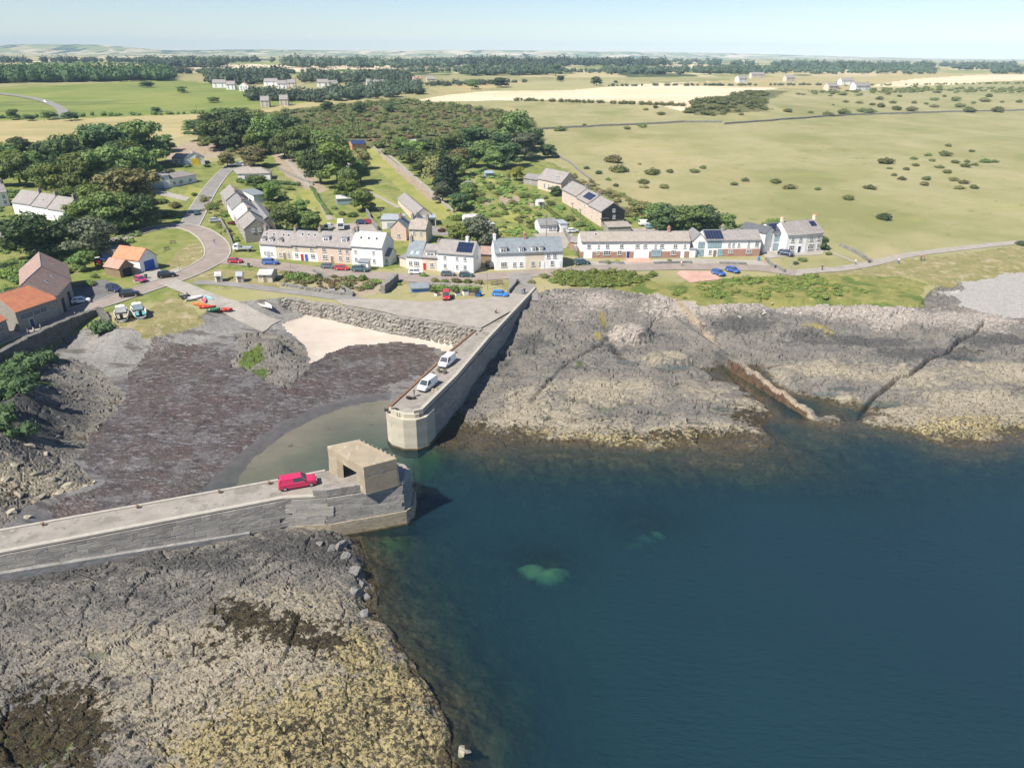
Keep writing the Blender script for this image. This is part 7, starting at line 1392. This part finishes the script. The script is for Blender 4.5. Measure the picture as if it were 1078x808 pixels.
belt(150, 240, 72, 71, 2, 2, 20, 40, 41, 'woodland', 'hazy far wood left of the hilltop')
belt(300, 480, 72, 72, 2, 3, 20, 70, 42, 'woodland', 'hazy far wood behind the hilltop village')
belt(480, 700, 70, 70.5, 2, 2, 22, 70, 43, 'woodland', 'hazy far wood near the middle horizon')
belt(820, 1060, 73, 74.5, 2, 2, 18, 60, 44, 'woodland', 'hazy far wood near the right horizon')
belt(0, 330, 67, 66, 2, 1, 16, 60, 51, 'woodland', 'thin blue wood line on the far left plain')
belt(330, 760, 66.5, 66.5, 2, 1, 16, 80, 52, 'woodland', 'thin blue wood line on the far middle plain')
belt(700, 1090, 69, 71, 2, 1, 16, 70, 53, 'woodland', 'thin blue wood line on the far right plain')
belt(420, 640, 76, 77, 1, 1, 9, 50, 54, 'hedgerow', 'hedge line beyond the dry field in the middle distance')
belt(180, 330, 78, 78, 1, 1, 9, 40, 55, 'hedgerow', 'hedge line left of the hilltop village')
belt(890, 1090, 91, 88, 1, .5, 3., 40, 56, 'hedgerow', 'field hedge under the right stubble band', 'gorse')
belt(540, 720, 106, 112, 1, .6, 3.5, 50, 45, 'hedgerow', 'field hedge between the stubble and the pasture', 'gorse')
belt(0, 250, 125, 119, 1, .6, 3.5, 40, 46, 'hedgerow', 'field hedge between the green and straw fields', 'leaf_mid')
belt(640, 870, 91, 90, 1, .5, 3.5, 50, 47, 'hedgerow', 'thin field hedge across the far stubble')
G3 = 'field trees beyond the village'
for a in ((75,127,14,9,'d'),(53,126,16,9,'m'),(14,126,14,11,'m'),(32,127,12,6,'d'),(155,92,14,6,'d'),(192,98,10,7,'m'),(190,97,7,4,'m'),(225,108,12,6,'m'),(165,118,10,5,'d'),(345,118,14,11,'d'),(378,121,16,12,'d'),(410,118,12,8,'d'),(497,94,14,10,'m'),(527,92,16,10,'d'),(628,90,13,9,'d'),(590,86,8,6,'d'),(585,80,14,12,'f'),(648,88,5,3,'d')): tree(*a, 'lone field tree beyond the village', G3)
# ================================================================== LOOSE ROCKS
def boulder_mesh(seed, m='rock'):
    rg = np.random.default_rng(seed); bm = bmesh.new(); bmesh.ops.create_icosphere(bm, subdivisions=2, radius=1.)
    pl = [(rg.normal(0, 1, 3), rg.uniform(.3, .75)) for _ in range(15)]
    for v in bm.verts:
        c = np.array(v.co)
        for n, d in pl:
            n = n/np.linalg.norm(n); k = c@n
            if k > d: c = c-n*(k-d)
        v.co = c*(1+rg.uniform(-.04, .04))
    me = D.meshes.new('boulder'); bm.to_mesh(me); bm.free(); me.materials.append(M(m)); return me
def stone_variant(name, a, b, c): return mat(name, a, b, 1.2, layers=[(c, 2.5, .54, .66, .7), (tuple(v*.4 for v in b), 3.4, .6, .68, .6), ((.42,.33,.12), 1.1, .64, .70, .5)], rough=.9, bump=(3,1.,.2), rnd=.15, spec=.2)
stone_variant('boulder_grey', (0.217,0.206,0.195), (0.158,0.150,0.143), (0.285,0.270,0.247)); stone_variant('boulder_cream', (0.352,0.315,0.240), (0.277,0.247,0.188), (0.413,0.375,0.285)); stone_variant('boulder_pale', (0.375,0.345,0.315), (0.300,0.274,0.251), (0.435,0.405,0.375)); stone_variant('boulder_gold', (0.375,0.300,0.128), (0.300,0.247,0.120), (0.420,0.360,0.210))
BM = [boulder_mesh(i, 'boulder_grey') for i in range(8)]; rgB = random.Random(5)
def boulders(spots, m, label, group):
    for px, py, r in spots:
        p = PG(px, py); p.z = max(p.z, .05); o = place('boulder', rgB.choice(BM), None, (p.x, p.y, p.z-r*.05), rgB.uniform(0, 6.28), (r*rgB.uniform(.85, 1.3), r*rgB.uniform(.75, 1.), r*rgB.uniform(.45, .7)), m); tag(o, label, 'boulder', group)
boulders([(370,600,1.3),(380,614,1.1),(364,586,1.5),(385,628,1.),(382,646,1.2),(350,578,1.3),(336,573,1.1),(360,573,1.3),(372,622,1.2)], 'boulder_grey', 'grey angular rock mass at the water edge below the near pier end', 'rocks below the near pier')
boulders([(486,796,.8)], 'boulder_cream', 'small isolated pale rock in the water at the bottom', None)
boulders([(492,799,.6)], 'boulder_grey', 'dark low rock beside the small pale rock in the water', None)
boulders([(30,470,1.2),(48,478,1.),(15,490,1.3),(35,500,1.4),(55,505,1.2),(72,512,1.3),(90,512,.9),(20,520,1.2),(42,525,1.2),(10,540,1.2),(28,545,1.),(62,520,1.),(100,508,.6),(5,505,1.2)], 'boulder_cream', 'tan angular rock slab below the sea wall', 'rock slabs below the sea wall')
boulders([(38,420,1.3),(46,408,.9),(62,440,.8),(72,428,.7),(78,412,.7),(84,420,.6),(90,405,.6),(70,450,.7),(60,460,.8),(84,398,.6),(98,418,.5),(108,425,.5),(110,412,.5),(76,380,.6)], 'boulder_grey', 'dark grey boulder on the foreshore below the sea wall', 'boulders on the foreshore')
boulders([(x+rgB.uniform(-5,5), y+rgB.uniform(-3,3), rgB.uniform(.4,.9)) for x in range(700, 1000, 13) for y in (324, 331)]+[(x+rgB.uniform(-4,4), y+rgB.uniform(-2,2), rgB.uniform(.4,.8)) for x in range(570, 690, 12) for y in (310, 317)], 'boulder_pale', 'pale boulder on the upper shore below the grass', 'pale boulders on the upper shore')
boulders([(562,305,.9),(572,303,.6),(580,306,.5),(640,303,.6),(627,308,.6),(585,310,.5)], 'boulder_pale', 'pale rock by the steps beside the pier root', 'rocks by the pier root')
# ================================================================== HAZE
def make_haze():
    m = D.materials.new('haze'); m.use_nodes = True; N = m.node_tree.nodes; N.clear()
    out_ = N.new('ShaderNodeOutputMaterial'); v = N.new('ShaderNodeVolumePrincipled'); v.inputs['Color'].default_value = (.58,.81,1.,1); v.inputs['Density'].default_value = HAZE; v.inputs['Anisotropy'].default_value = -.3
    m.node_tree.links.new(v.outputs[0], out_.inputs['Volume']); MATS['haze'] = m
    o = MB().box(-13000, 13000, -900, 10400, -30, 200).build('haze', 'haze'); tag(o, 'pale summer haze softening the far fields and hills', 'haze', kind='stuff')
HAZE = 9e-5
make_haze()
